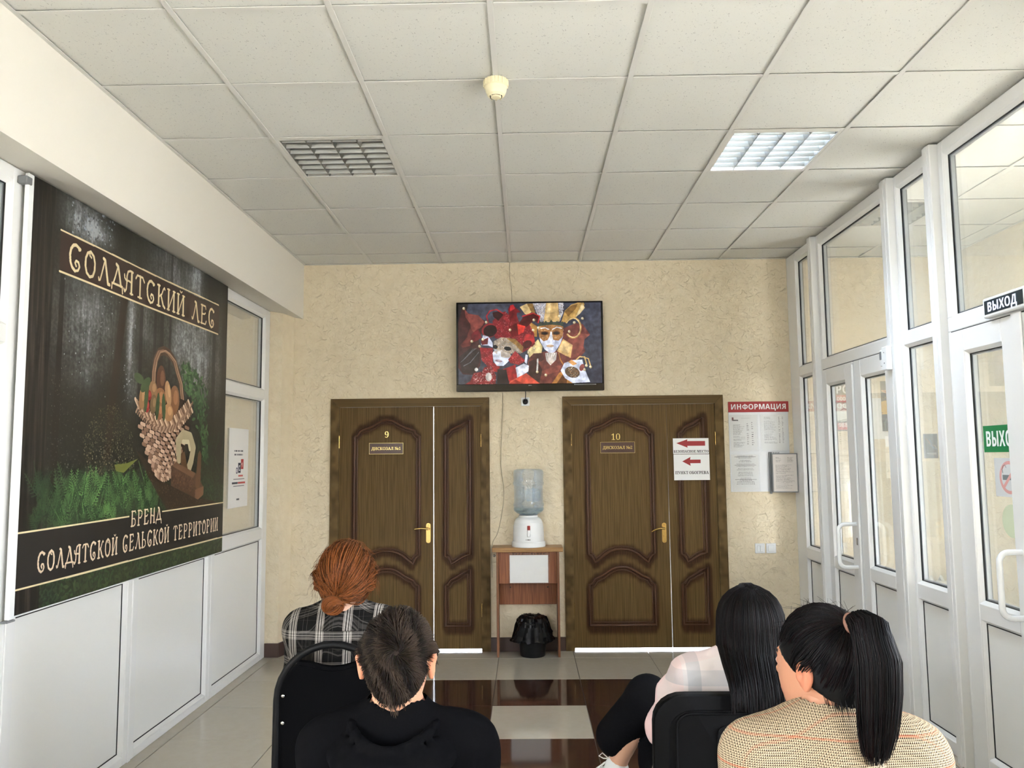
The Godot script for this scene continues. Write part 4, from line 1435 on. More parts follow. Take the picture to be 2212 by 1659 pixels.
	cv.path([1335, 710, 1378, 716, 1422, 710], 4, Color8(112, 86, 70))
	cv.poly([1318, 795, 1460, 790, 1448, 880, 1380, 945, 1330, 890], Color8(190, 182, 176))
	for k in 9: cv.path([1328 + k * 15, 800, 1350 + k * 8, 860, 1376 + k * 2, 930], 4, Color8(226, 222, 220) if k % 2 else Color8(140, 116, 88))
	cv.path([1480, 800, 1500, 880, 1540, 950], 12, Color8(166, 112, 52))
	cv.path([1228, 870, 1225, 940, 1218, 1020], 20, Color8(178, 176, 170))
	cv.poly([1390, 1165, 1480, 1040, 1600, 960, 1640, 1165], Color8(166, 112, 56))
	cv.poly([1450, 1165, 1530, 1050, 1590, 1030, 1570, 1165], Color8(92, 58, 34))
	# red jester
	var red := pv([690, 400, 760, 330, 840, 285, 900, 340, 980, 330, 1010, 420, 1120, 420, 1190, 560, 1195, 690, 1100, 760, 1040, 790, 960, 660, 720, 610, 700, 500])
	cv.fill(PackedVector2Array(Array(red).map(func(p): return (p - cv.o) * cv.s)), Color8(120, 30, 36))
	dots(cv, r, 1100, red, 7, [Color8(188, 96, 104), Color8(70, 14, 20), Color8(160, 44, 50), Color8(206, 150, 152)])
	cv.poly([1000, 450, 1060, 360, 1180, 308, 1262, 350, 1240, 440, 1190, 400, 1100, 480], Color8(74, 20, 22))
	cv.path([1050, 350, 1180, 312, 1258, 352, 1240, 430], 14, Color8(170, 44, 44))
	cv.poly([880, 260, 905, 215, 940, 204, 975, 245, 1035, 300, 985, 305, 975, 400, 900, 420], Color8(104, 20, 26))
	cv.poly([905, 215, 940, 204, 965, 255, 900, 290], Color8(160, 40, 44))
	cv.poly([690, 300, 780, 280, 820, 330, 760, 400, 700, 350], Color8(46, 14, 18))
	cv.path([640, 420, 618, 340, 660, 280, 740, 262, 815, 310], 16, Color8(150, 40, 46))
	cv.ell(655, 515, 98, 86, Color8(128, 36, 40), -0.3)
	cv.ell(662, 520, 82, 70, Color8(38, 14, 16), -0.3)
	cv.poly([985, 440, 1085, 470, 1060, 545, 990, 575], Color8(206, 56, 46))
	cv.poly([885, 470, 985, 430, 1000, 580, 920, 600], Color8(92, 16, 22))
	cv.poly([1090, 560, 1180, 580, 1200, 660, 1100, 750, 1060, 650], Color8(168, 42, 44))
	cv.ell(1105, 690, 60, 44, Color8(70, 18, 22), -0.6)
	cv.poly([430, 560, 520, 490, 560, 600, 500, 640, 440, 660], Color8(100, 28, 34))
	cv.poly([535, 720, 690, 730, 690, 900, 770, 950, 740, 1010, 640, 960, 560, 880], Color8(132, 32, 38))
	cv.poly([575, 570, 640, 590, 690, 665, 690, 720, 640, 700, 550, 690], Color8(186, 190, 208))
	cv.poly([550, 640, 640, 600, 630, 680, 560, 690], Color8(96, 32, 34))
	cv.poly([700, 650, 790, 600, 900, 610, 1010, 690, 1050, 790, 900, 800, 700, 745], Color8(150, 138, 124))
	dots(cv, r, 420, pv([700, 650, 790, 600, 900, 610, 1010, 690, 1050, 790, 900, 800, 700, 745]), 8, [Color8(216, 210, 204), Color8(92, 72, 50), Color8(184, 150, 92)])
	cv.poly([850, 610, 960, 620, 1060, 720, 1045, 790, 960, 690], Color8(140, 106, 56))
	cv.poly([686, 790, 720, 745, 800, 760, 905, 835, 880, 890, 820, 945, 740, 945, 700, 890], Color8(202, 208, 224))
	cv.poly([700, 770, 760, 750, 900, 800, 915, 840, 830, 850, 760, 820], Color8(176, 164, 152))
	cv.poly([745, 770, 785, 770, 790, 830, 745, 840], Color8(218, 222, 234))
	cv.ell(870, 738, 44, 24, Color8(24, 20, 22), 0.2)
	cv.ell(722, 715, 30, 24, Color8(24, 20, 22), 0.2)
	cv.ell(762, 885, 42, 16, Color8(160, 140, 146), 0.2)
	cv.path([722, 880, 765, 890, 800, 892], 4, Color8(86, 66, 74))
	var gorget := pv([875, 870, 960, 765, 1085, 890, 1000, 935, 900, 912])
	cv.poly([875, 870, 960, 765, 1085, 890, 1000, 935, 900, 912], Color8(140, 34, 36))
	cv.poly([690, 955, 780, 955, 740, 1020, 690, 1010], Color8(150, 36, 36))
	cv.poly([810, 985, 960, 930, 985, 1080, 890, 1145], Color8(146, 34, 36))
	dots(cv, r, 260, gorget, 7, [Color8(200, 110, 112), Color8(90, 18, 22)])
	dots(cv, r, 320, pv([535, 720, 690, 730, 690, 900, 770, 950, 740, 1010, 640, 960, 560, 880]), 7, [Color8(196, 104, 108), Color8(84, 16, 22)])
	cv.poly([745, 985, 850, 990, 885, 1160, 740, 1160], Color8(36, 24, 26))
	cv.poly([960, 970, 1060, 920, 1122, 945, 1115, 1015, 980, 1098, 975, 1040], Color8(204, 208, 220))
	cv.poly([1085, 810, 1112, 820, 1095, 930, 1070, 900], Color8(200, 202, 212))
	cv.poly([895, 1130, 1090, 1035, 1255, 1165, 880, 1165], Color8(196, 80, 62))
	cv.poly([880, 1165, 960, 1110, 1060, 1165], Color8(150, 52, 44))
	# little puppets
	cv.poly([350, 1165, 420, 1120, 460, 1030, 560, 1010, 590, 960, 660, 930, 730, 1060, 720, 1165], Color8(118, 34, 38))
	dots(cv, r, 420, pv([440, 1165, 460, 1030, 560, 1010, 660, 930, 730, 1060, 720, 1165]), 8, [Color8(200, 130, 124), Color8(70, 16, 20), Color8(214, 206, 200)])
	cv.ell(640, 1075, 38, 52, Color8(178, 172, 166))
	cv.ell(492, 985, 22, 22, Color8(196, 194, 188))
	cv.poly([1500, 1010, 1545, 920, 1640, 885, 1760, 880, 1790, 1000, 1850, 1150, 1640, 1160, 1550, 1100], Color8(200, 206, 224))
	cv.poly([1590, 905, 1630, 880, 1700, 930, 1650, 950], Color8(196, 142, 84))
	cv.ell(1640, 1030, 90, 66, Color8(92, 76, 60), 0.3)
	dots(cv, r, 300, pv([1560, 990, 1640, 965, 1720, 1020, 1700, 1090, 1620, 1090]), 8, [Color8(212, 196, 168), Color8(160, 104, 50), Color8(40, 34, 32)])
	cv.path([1690, 880, 1730, 845, 1790, 850, 1810, 930], 16, Color8(204, 172, 112))
	cv.path([1770, 850, 1835, 870, 1858, 960], 13, Color8(186, 150, 92))
	cv.ell(1755, 975, 28, 44, Color8(132, 70, 66), 0.4)
	for p in [[615, 415], [900, 512], [572, 622], [532, 705], [1188, 395], [1178, 518], [1240, 490], [1496, 354], [1672, 432], [1610, 540], [1772, 384], [1120, 790], [1190, 742], [1220, 1022], [1322, 1060], [1858, 968], [1808, 952], [1785, 1000], [440, 645], [345, 245]]:
		cv.ell(p[0], p[1], 17, 17, Color8(176, 160, 120))
		cv.ell(p[0] - 4, p[1] - 5, 8, 8, Color8(232, 224, 204))
	var fn := FastNoiseLite.new()              # folds and grain of the cloth in the picture
	fn.seed = 18
	fn.frequency = 0.022
	fn.fractal_octaves = 5
	var nd := fn.get_image(860, 488).get_data()
	var pd := cv.im.get_data()
	for i in nd.size():
		var k := 0.72 + nd[i] / 255.0 * 0.55
		for c in 3: pd[i * 3 + c] = mini(255, int(pd[i * 3 + c] * k))
	cv.im = Image.create_from_data(860, 488, false, Image.FORMAT_RGB8, pd)
	cv.im.resize(430, 244, Image.INTERPOLATE_LANCZOS)
	cv.im.resize(860, 488, Image.INTERPOLATE_CUBIC)
	return cv.tex()

# strokes of the curled display lettering: one list for each stroke, its width first; box 0..1 high, y down
const GLYPH := {
	"С": [[0.13, 0.50, 0.14, 0.56, 0.10, 0.46, 0.06, 0.34, 0.0, 0.20, 0.06, 0.10, 0.22, 0.06, 0.45, 0.09, 0.72, 0.18, 0.90, 0.33, 1.0], [0.10, 0.33, 1.0, 0.48, 0.94, 0.55, 0.78, 0.49, 0.62, 0.37, 0.60, 0.32, 0.70, 0.38, 0.80]],
	"О": [[0.12, 0.33, 0.0, 0.17, 0.10, 0.08, 0.32, 0.07, 0.62, 0.15, 0.88, 0.32, 1.0], [0.12, 0.32, 1.0, 0.48, 0.92, 0.57, 0.68, 0.58, 0.38, 0.50, 0.12, 0.33, 0.0], [0.08, 0.30, 0.04, 0.28, 0.16, 0.38, 0.22]],
	"Л": [[0.09, 0.03, 0.86, 0.05, 0.96, 0.12, 0.93, 0.19, 0.70, 0.36, 0.08], [0.14, 0.28, 0.02, 0.38, 0.06, 0.48, 0.52, 0.58, 0.98, 0.68, 0.98]],
	"Д": [[0.09, 0.12, 0.84, 0.24, 0.52, 0.38, 0.06], [0.14, 0.28, 0.0, 0.40, 0.06, 0.52, 0.50, 0.60, 0.84], [0.09, 0.04, 0.84, 0.70, 0.84], [0.09, 0.05, 0.84, 0.03, 1.08], [0.09, 0.69, 0.84, 0.72, 1.12]],
	"А": [[0.14, 0.52, 0.06, 0.52, 0.98], [0.09, 0.44, 0.98, 0.62, 0.98], [0.10, 0.60, 0.02, 0.42, 0.0, 0.26, 0.08, 0.20, 0.30, 0.20, 0.62, 0.17, 0.86, 0.08, 0.98, 0.02, 0.88], [0.09, 0.03, 0.26, 0.05, 0.40, 0.16, 0.48, 0.34, 0.46, 0.52, 0.50]],
	"Т": [[0.14, 0.33, 0.04, 0.33, 0.98], [0.10, 0.02, 0.20, 0.12, 0.04, 0.50, 0.04, 0.62, 0.22], [0.09, 0.20, 0.98, 0.46, 0.98]],
	"К": [[0.14, 0.14, 0.02, 0.14, 0.98], [0.09, 0.03, 0.02, 0.22, 0.02], [0.09, 0.03, 0.98, 0.26, 0.98], [0.09, 0.16, 0.55, 0.36, 0.40, 0.48, 0.12, 0.56, 0.04, 0.60, 0.12], [0.13, 0.30, 0.44, 0.50, 0.90, 0.62, 0.98]],
	"И": [[0.14, 0.12, 0.02, 0.12, 0.98], [0.14, 0.54, 0.02, 0.54, 0.98], [0.08, 0.14, 0.94, 0.52, 0.06], [0.08, 0.02, 0.02, 0.20, 0.02], [0.08, 0.46, 0.02, 0.64, 0.02], [0.08, 0.03, 0.98, 0.22, 0.98], [0.08, 0.46, 0.98, 0.66, 0.98]],
	"Й": [[0.14, 0.12, 0.02, 0.12, 0.98], [0.14, 0.54, 0.02, 0.54, 0.98], [0.08, 0.14, 0.94, 0.52, 0.06], [0.08, 0.02, 0.02, 0.20, 0.02], [0.08, 0.46, 0.02, 0.64, 0.02], [0.08, 0.03, 0.98, 0.22, 0.98], [0.08, 0.46, 0.98, 0.66, 0.98], [0.07, 0.24, -0.18, 0.33, -0.10, 0.43, -0.18]],
	"Е": [[0.14, 0.15, 0.02, 0.15, 0.98], [0.09, 0.06, 0.02, 0.48, 0.02, 0.52, 0.16], [0.09, 0.15, 0.48, 0.40, 0.46, 0.48, 0.38], [0.09, 0.06, 0.98, 0.50, 0.98, 0.58, 0.80]],
	"Б": [[0.14, 0.15, 0.02, 0.15, 0.98], [0.09, 0.06, 0.02, 0.50, 0.02, 0.54, 0.14], [0.09, 0.02, 0.98, 0.36, 0.98, 0.52, 0.88, 0.54, 0.66, 0.42, 0.50, 0.15, 0.50]],
	"Р": [[0.14, 0.15, 0.02, 0.15, 0.98], [0.09, 0.04, 0.98, 0.28, 0.98], [0.09, 0.05, 0.02, 0.38, 0.02, 0.54, 0.14, 0.54, 0.36, 0.40, 0.52, 0.15, 0.50]],
	"Н": [[0.14, 0.12, 0.02, 0.12, 0.98], [0.14, 0.54, 0.02, 0.54, 0.98], [0.08, 0.12, 0.56, 0.26, 0.44, 0.38, 0.54, 0.54, 0.44], [0.08, 0.02, 0.02, 0.22, 0.02], [0.08, 0.46, 0.98, 0.66, 0.98]],
	"Ь": [[0.14, 0.15, 0.02, 0.15, 0.98], [0.09, 0.05, 0.02, 0.26, 0.02], [0.09, 0.05, 0.98, 0.36, 0.98, 0.52, 0.88, 0.54, 0.66, 0.42, 0.50, 0.15, 0.50]],
}

func letters(cv: CV, txt: String, x0: float, x1: float, y0: float, y1: float, c: Color) -> void:   # in pixels
	var adv := (x1 - x0) / (txt.length() - (0.35 * txt.count(" ")))
	var x := x0
	var hh := y1 - y0
	for ch in txt:
		if ch == " ":
			x += adv * 0.65
			continue
		var sx := adv / 0.78
		for st in GLYPH[ch]:
			var p := PackedVector2Array()
			for i in range(1, st.size(), 2):
				p.append(Vector2(x + st[i] * sx, y0 + st[i + 1] * hh))
			for i in p.size() - 1:
				cv.line(PackedVector2Array([p[i], p[i + 1]]), st[0] * hh, c)
		x += adv

func banner_picture() -> ImageTexture:
	var W := 1120
	var H := 928
	var f := FastNoiseLite.new()
	f.noise_type = FastNoiseLite.TYPE_SIMPLEX_SMOOTH
	f.seed = 2
	f.frequency = 0.075
	f.fractal_octaves = 4
	f.fractal_gain = 0.65
	var fine := f.get_image(W, H).get_data()
	f.seed = 8
	f.frequency = 0.013
	var mid := f.get_image(W, H).get_data()
	f.seed = 11
	f.frequency = 0.06
	var st := f.get_image(W, H / 24)
	st.resize(W, H, Image.INTERPOLATE_CUBIC)
	var streak := st.get_data()
	var out := PackedByteArray()
	out.resize(W * H * 3)
	# patches of pale mist between the trunks: u, v, radii, strength
	var mist := [[0.21, 0.28, 0.13, 0.12, 0.55], [0.17, 0.045, 0.06, 0.05, 0.9], [0.24, 0.06, 0.05, 0.03, 0.8], [0.76, 0.045, 0.045, 0.10, 0.75], [0.79, 0.29, 0.095, 0.15, 0.85], [0.395, 0.27, 0.016, 0.16, 0.85], [0.47, 0.25, 0.06, 0.12, 0.36], [0.60, 0.05, 0.12, 0.08, 0.55], [0.66, 0.26, 0.08, 0.11, 0.60], [0.20, 0.42, 0.06, 0.06, 0.25], [0.93, 0.30, 0.03, 0.18, 0.35], [0.42, 0.45, 0.03, 0.07, 0.3]]
	for y in H:
		var v := float(y) / H
		var near := []
		for m in mist:
			var dv: float = (v - m[1]) / m[3]
			if absf(dv) < 2.2: near.append([m[0], m[2], m[4] * exp(-dv * dv)])
		var grass := clampf((v - 0.66) * 9.0, 0.0, 1.0)
		for x in W:
			var u := float(x) / W
			var i := y * W + x
			var n := fine[i] / 255.0
			var m2 := mid[i] / 255.0
			var s := streak[i] / 255.0
			var g := 0.0
			for q in near:
				var du: float = (u - q[0]) / q[1]
				if du < 2.2 and du > -2.2: g += q[2] * exp(-du * du)
			var leafy := clampf((n - 0.42) * 5.0, 0.0, 1.0)
			var lum := g * (0.78 + 0.28 * leafy) * (0.55 + 0.9 * s) * (0.45 + 1.1 * m2)
			lum = minf(lum, 1.0)
			var cr := 30.0 + 14.0 * n + 128.0 * lum
			var cg := 29.0 + 16.0 * n + 132.0 * lum
			var cb := 25.0 + 12.0 * n + 142.0 * lum
			if grass > 0.0 and u > 0.05:
				var gg := grass * (0.35 + 1.1 * clampf((n - 0.4) * 3.5, 0.0, 1.0)) * (0.45 + m2)
				cr += 14.0 * gg; cg += 30.0 * gg; cb += 13.0 * gg
			if u < 0.075:                                    # big trunk at the left edge
				var bark := 20.0 + 40.0 * clampf((s - 0.35) * 2.0, 0.0, 1.0) + 8.0 * n
				cr = bark * 1.06; cg = bark * 0.96; cb = bark * 0.82
			out[i * 3] = int(cr); out[i * 3 + 1] = int(cg); out[i * 3 + 2] = int(cb)
	var cv := CV.new(W, H, Color.BLACK)
	cv.im = Image.create_from_data(W, H, false, Image.FORMAT_RGB8, out)
	cv.view(0, 0, 1, float(H) / W)
	var k := float(H) / W                     # v to source units
	var r := RandomNumberGenerator.new()
	r.seed = 21
	var P := func(a: Array) -> Array:
		var b := []
		for i in range(0, a.size(), 2):
			b.append(a[i]); b.append(a[i + 1] * k)
		return b
	# darker trunks
	cv.poly(P.call([0.10, 0.20, 0.115, 0.20, 0.115, 0.75, 0.09, 0.75]), Color8(34, 29, 24))
	cv.poly(P.call([0.345, 0.20, 0.378, 0.20, 0.336, 0.50, 0.318, 0.66, 0.29, 0.66, 0.305, 0.50]), Color8(45, 36, 28))
	for t in [[0.44, 0.2, 0.016, 0.5], [0.515, 0.2, 0.014, 0.45], [0.548, 0.2, 0.02, 0.42], [0.60, 0.2, 0.012, 0.40], [0.885, 0.2, 0.022, 0.7], [0.965, 0.0, 0.03, 0.75], [0.60, 0.0, 0.012, 0.09], [0.85, 0.0, 0.03, 0.09]]:
		cv.poly(P.call([t[0], t[1], t[0] + t[2], t[1], t[0] + t[2] * 1.1, t[3], t[0] - t[2] * 0.1, t[3]]), Color8(38, 36, 33, 200))
	# bright gaps in the crowns, bush with small leaves, undergrowth
	dots(cv, r, 150, pv(P.call([0.11, 0.0, 0.30, 0.0, 0.30, 0.09, 0.12, 0.09])), 0.005, [Color8(150, 158, 168), Color8(96, 102, 108), Color8(60, 62, 60)])
	dots(cv, r, 90, pv(P.call([0.11, 0.21, 0.34, 0.21, 0.30, 0.50, 0.12, 0.45])), 0.004, [Color8(120, 128, 134), Color8(80, 86, 88), Color8(150, 156, 160)])
	dots(cv, r, 90, pv(P.call([0.38, 0.21, 0.42, 0.21, 0.41, 0.5, 0.36, 0.5])), 0.004, [Color8(150, 156, 164), Color8(110, 116, 120)])
	dots(cv, r, 1500, pv(P.call([0.22, 0.70, 0.20, 0.60, 0.26, 0.52, 0.34, 0.50, 0.42, 0.58, 0.44, 0.68])), 0.0035, [Color8(96, 88, 66), Color8(70, 72, 50), Color8(120, 112, 88), Color8(52, 56, 40)])
	dots(cv, r, 260, pv(P.call([0.08, 0.42, 0.2, 0.42, 0.2, 0.68, 0.08, 0.68])), 0.003, [Color8(92, 92, 84), Color8(60, 58, 52)])
	for i in 380:                              # ferns and grass
		var u := r.randf_range(0.05, 0.56)
		var v := r.randf_range(0.72, 0.83)
		if i > 330:
			u = r.randf_range(0.80, 0.99); v = r.randf_range(0.60, 0.80)
		var a := -PI / 2 + r.randf_range(-0.8, 0.8)
		var ln := r.randf_range(0.02, 0.06)
		var bright := r.randf()
		bright *= 0.25 + 0.75 * smoothstep(0.06, 0.22, u) * (1.0 - 0.5 * smoothstep(0.42, 0.56, u))
		var c := Color8(int(36 + 66 * bright), int(52 + 92 * bright), int(34 + 46 * bright))
		if i > 330: c = Color8(int(36 + 24 * bright), int(54 + 36 * bright), int(36 + 20 * bright))
		var p := Vector2(u, v * k)
		var q := p + Vector2(cos(a), sin(a)) * ln
		cv.path([p.x, p.y, q.x, q.y], 0.0022, c)
		if i < 230:
			for j in 7:
				var b := p.lerp(q, j / 7.0)
				var sz := 0.016 * (1.0 - j / 9.0)
				for sgn in [-1.0, 1.0]:
					var e: Vector2 = b + Vector2(cos(a + sgn * 1.0), sin(a + sgn * 1.0)) * sz
					cv.path([b.x, b.y, e.x, e.y], 0.0018, c)
	cv.poly(P.call([0.34, 0.672, 0.40, 0.668, 0.455, 0.655, 0.42, 0.675, 0.385, 0.695, 0.35, 0.69]), Color8(112, 116, 56))
	# fallen log
	cv.poly(P.call([0.44, 0.63, 0.50, 0.66, 0.60, 0.73, 0.75, 0.78, 0.94, 0.812, 0.94, 0.82, 0.62, 0.82, 0.52, 0.72]), Color8(54, 42, 32))
	dots(cv, r, 900, pv(P.call([0.50, 0.69, 0.60, 0.73, 0.75, 0.78, 0.94, 0.812, 0.64, 0.818, 0.55, 0.76])), 0.004, [Color8(88, 68, 50), Color8(38, 28, 22), Color8(70, 54, 40)])
	# leafy spray on the right of the basket
	for i in 260:
		var t := r.randf()
		var c0 := Vector2(0.70, 0.36).lerp(Vector2(0.80, 0.44), minf(t * 2.0, 1.0))
		if t > 0.5: c0 = Vector2(0.80, 0.44).lerp(Vector2(0.855, 0.66), (t - 0.5) * 2.0)
		var wv := 0.055 * (1.0 - absf(t - 0.5)) * (1.0 if t < 0.7 else 0.5)
		var p := c0 + Vector2(r.randf_range(-wv, wv), r.randf_range(-wv, wv))
		var b := r.randf()
		cv.ell(p.x, p.y * k, 0.011, 0.0045, Color8(int(38 + 46 * b), int(62 + 58 * b), int(40 + 34 * b)), r.randf_range(-1.2, 1.2))
	# basket: handle, body, woven rods
	var hand := [0.522, 0.43, 0.523, 0.39, 0.530, 0.352, 0.550, 0.325, 0.575, 0.316, 0.605, 0.322, 0.635, 0.342, 0.658, 0.375, 0.676, 0.41, 0.69, 0.455, 0.70, 0.50]
	cv.path(P.call(hand), 0.024, Color8(86, 62, 48))
	for j in 3:
		var h2 := []
		for i in range(0, hand.size(), 2):
			h2.append(hand[i] - 0.006 + 0.006 * j + 0.003 * sin(i * 1.7)); h2.append(hand[i + 1])
		cv.path(P.call(h2), 0.005, [Color8(150, 116, 92), Color8(120, 88, 68), Color8(168, 134, 108)][j])
	cv.poly(P.call([0.435, 0.49, 0.46, 0.47, 0.56, 0.455, 0.68, 0.46, 0.752, 0.47, 0.74, 0.54, 0.70, 0.66, 0.64, 0.70, 0.586, 0.718, 0.53, 0.69, 0.487, 0.615, 0.455, 0.54]), Color8(52, 36, 28))
	for j in 13:                               # body rows
		var t := j / 12.0
		var v := lerpf(0.560, 0.712, t)
		var u0 := lerpf(0.456, 0.545, t * t * 0.5 + t * 0.5)
		var u1 := lerpf(0.738, 0.645, t * t * 0.4 + t * 0.6)
		var n := 9
		for i in n:
			var a := lerpf(u0, u1, (i + (0.0 if j % 2 else 0.5)) / n)
			var wv := (u1 - u0) / n * 0.55
			var sag := 0.020 * sin(PI * (a - u0) / (u1 - u0))
			var c: Color = [Color8(200, 168, 144), Color8(172, 138, 116), Color8(140, 106, 86)][(i + j) % 3]
			cv.path(P.call([a - wv * 0.5, v + sag - 0.012, a + wv * 0.6, v + sag - 0.008]), 0.0095, c)
	for j in 34:                               # plaited rim
		var t := j / 33.0
		var a := lerpf(0.445, 0.742, t)
		var v := 0.500 + 0.052 * sin(PI * t) + (0.0 if t < 0.7 else -0.02 * (t - 0.7) / 0.3)
		var c: Color = [Color8(212, 182, 154), Color8(172, 138, 114), Color8(128, 96, 76)][j % 3]
		cv.path(P.call([a - 0.016, v - 0.018, a + 0.014, v + 0.018]), 0.009, c)
		cv.path(P.call([a + 0.014, v - 0.016, a - 0.010, v + 0.02]), 0.006, [Color8(170, 138, 114), Color8(134, 102, 82)][j % 2])
	# mushrooms, fruit and leaves in it
	for m in [[0.563, 0.415, 0.026, 0.050, 0.0, 96, 60, 42], [0.642, 0.468, 0.030, 0.048, 0.05, 132, 88, 58], [0.605, 0.45, 0.017, 0.042, -0.3, 176, 136, 98], [0.56, 0.472, 0.034, 0.036, -0.2, 150, 100, 66], [0.466, 0.475, 0.017, 0.036, 0.15, 158, 116, 78], [0.52, 0.445, 0.022, 0.026, 0.3, 148, 112, 78], [0.61, 0.51, 0.028, 0.028, 0.2, 172, 128, 88], [0.56, 0.51, 0.020, 0.026, 0.0, 150, 94, 62], [0.50, 0.465, 0.013, 0.016, 0.0, 152, 44, 44], [0.49, 0.498, 0.014, 0.020, 0.0, 156, 46, 46], [0.525, 0.49, 0.018, 0.030, 0.2, 120, 96, 66]]:
		cv.ell(m[0], m[1] * k, m[2], m[3] * k, Color8(m[5], m[6], m[7]), m[4])
		cv.ell(m[0] + m[2] * 0.25, (m[1] - m[3] * 0.2) * k, m[2] * 0.45, m[3] * k * 0.5, Color8(mini(m[5] + 26, 255), m[6] + 22, m[7] + 18), m[4])
	for m in [[0.480, 0.435, 0.030, 0.014, -0.6], [0.486, 0.47, 0.010, 0.040, 0.1], [0.445, 0.42, 0.026, 0.012, 0.2], [0.548, 0.495, 0.010, 0.036, 0.1], [0.582, 0.495, 0.010, 0.036, -0.1]]:
		cv.ell(m[0], m[1] * k, m[2], m[3], Color8(70, 88, 56), m[4])
	# wood plane with a curled shaving
	cv.path(P.call([0.68, 0.655, 0.672, 0.60, 0.70, 0.578, 0.745, 0.585, 0.768, 0.62, 0.755, 0.665, 0.735, 0.70]), 0.030, Color8(176, 162, 130))
	cv.path(P.call([0.70, 0.60, 0.735, 0.60, 0.745, 0.625]), 0.012, Color8(206, 194, 162))
	cv.poly(P.call([0.690, 0.64, 0.712, 0.632, 0.735, 0.69, 0.715, 0.705, 0.690, 0.67]), Color8(98, 70, 46))
	cv.poly(P.call([0.636, 0.678, 0.665, 0.668, 0.787, 0.706, 0.845, 0.756, 0.845, 0.782, 0.807, 0.797, 0.636, 0.742]), Color8(88, 62, 46))
	cv.poly(P.call([0.636, 0.678, 0.665, 0.668, 0.787, 0.706, 0.770, 0.722]), Color8(116, 84, 62))
	dots(cv, r, 260, pv(P.call([0.640, 0.682, 0.770, 0.722, 0.79, 0.785, 0.64, 0.738])), 0.006, [Color8(74, 50, 38), Color8(102, 74, 54)])
	cv.poly(P.call([0.800, 0.64, 0.812, 0.628, 0.824, 0.642, 0.822, 0.74, 0.806, 0.765, 0.786, 0.75]), Color8(100, 70, 48))
	cv.poly(P.call([0.787, 0.762, 0.845, 0.752, 0.845, 0.782, 0.807, 0.797, 0.787, 0.79]), Color8(120, 86, 62))
	# dark strips, cream lines, lettering
	var cream := Color8(232, 214, 172)
	cv.poly(P.call([0.095, 0.097, 0.93, 0.097, 0.93, 0.199, 0.095, 0.199]), Color8(58, 42, 36))
	cv.path(P.call([0.095, 0.096, 0.925, 0.090]), 0.004, cream)
	cv.path(P.call([0.095, 0.199, 0.925, 0.199]), 0.004, cream)
	letters(cv, "СОЛДАТСКИЙ ЛЕС", 0.125 * W, 0.905 * W, 0.116 * H, 0.183 * H, cream)
	cv.poly(P.call([0.0, 0.820, 1.0, 0.820, 1.0, 0.945, 0.0, 0.945]), Color8(38, 36, 34))
	cv.path(P.call([0.0, 0.820, 0.418, 0.820]), 0.004, cream)
	cv.path(P.call([0.592, 0.820, 1.0, 0.820]), 0.004, cream)
	cv.path(P.call([0.0, 0.945, 1.0, 0.947]), 0.004, cream)
	letters(cv, "БРЕНД", 0.428 * W, 0.590 * W, 0.806 * H, 0.850 * H, Color8(226, 202, 172))
	letters(cv, "СОЛДАТСКОЙ СЕЛЬСКОЙ ТЕРРИТОРИИ", 0.065 * W, 0.965 * W, 0.872 * H, 0.918 * H, Color8(226, 202, 172))
	for i in 150:                              # foliage under the lower strip
		var u := r.randf_range(0.12, 0.98)
		var b := r.randf()
		cv.ell(u, r.randf_range(0.957, 0.996) * k, 0.010, 0.004, Color8(int(38 + 40 * b), int(46 + 44 * b), int(32 + 26 * b)), r.randf_range(-1.5, 1.5))
	return cv.tex()

func build_banner() -> void:
	var x := XL + 0.030
	var z0 := -3.286
	var z1 := -5.530
	var y0 := 0.970
	var y1 := 2.832
	var o := thing("banner", "large dark forest banner with a basket of mushrooms hung on the left partition", "banner", Vector3(x, y0, z0))
	var m := mat("banner_print", Color.WHITE, 0.38)
	m.albedo_texture = banner_picture()
	var b := MB.new()
	var hh := y1 - y0
	var n := 14
	for i in n:                                # hangs with the slightest waves
		var a := float(i) / n
		var c := float(i + 1) / n
		var wa := 0.004 * sin(a * 9.0)
		var wc := 0.004 * sin(c * 9.0)
		b.quad(Vector3(wa, 0, (z1 - z0) * a), Vector3(wc, 0, (z1 - z0) * c), Vector3(wc, hh, (z1 - z0) * c), Vector3(wa, hh, (z1 - z0) * a), Vector2(a, 1), Vector2(c, 1), Vector2(c, 0), Vector2(a, 0))
		b.quad(Vector3(wc - 0.001, 0, (z1 - z0) * c), Vector3(wa - 0.001, 0, (z1 - z0) * a), Vector3(wa - 0.001, hh, (z1 - z0) * a), Vector3(wc - 0.001, hh, (z1 - z0) * c), Vector2(0.01, 0.3), Vector2(0.01, 0.3), Vector2(0.01, 0.3), Vector2(0.01, 0.3))
	part(o, "sheet", b, m)
	part(o, "edge_rod", boxmesh(Vector3(-0.012, -0.012, 0.0005), Vector3(0.008, hh - 0.002, 0.040), 0.004), M.white_plastic)
	part(o, "bottom_rod", boxmesh(Vector3(-0.006, -0.006, z1 - z0), Vector3(0.003, -0.0005, 0)), M.white_plastic)
	part(o, "clip", boxmesh(Vector3(-0.028, hh - 0.055, 0.022), Vector3(0.013, hh - 0.022, 0.062), 0.003), M.grey_plastic)
	part(o, "foot_bracket", boxmesh(Vector3(-0.02, -0.020, 0.0), Vector3(0.012, -0.0125, 0.052), 0.002), M.grey_plastic)

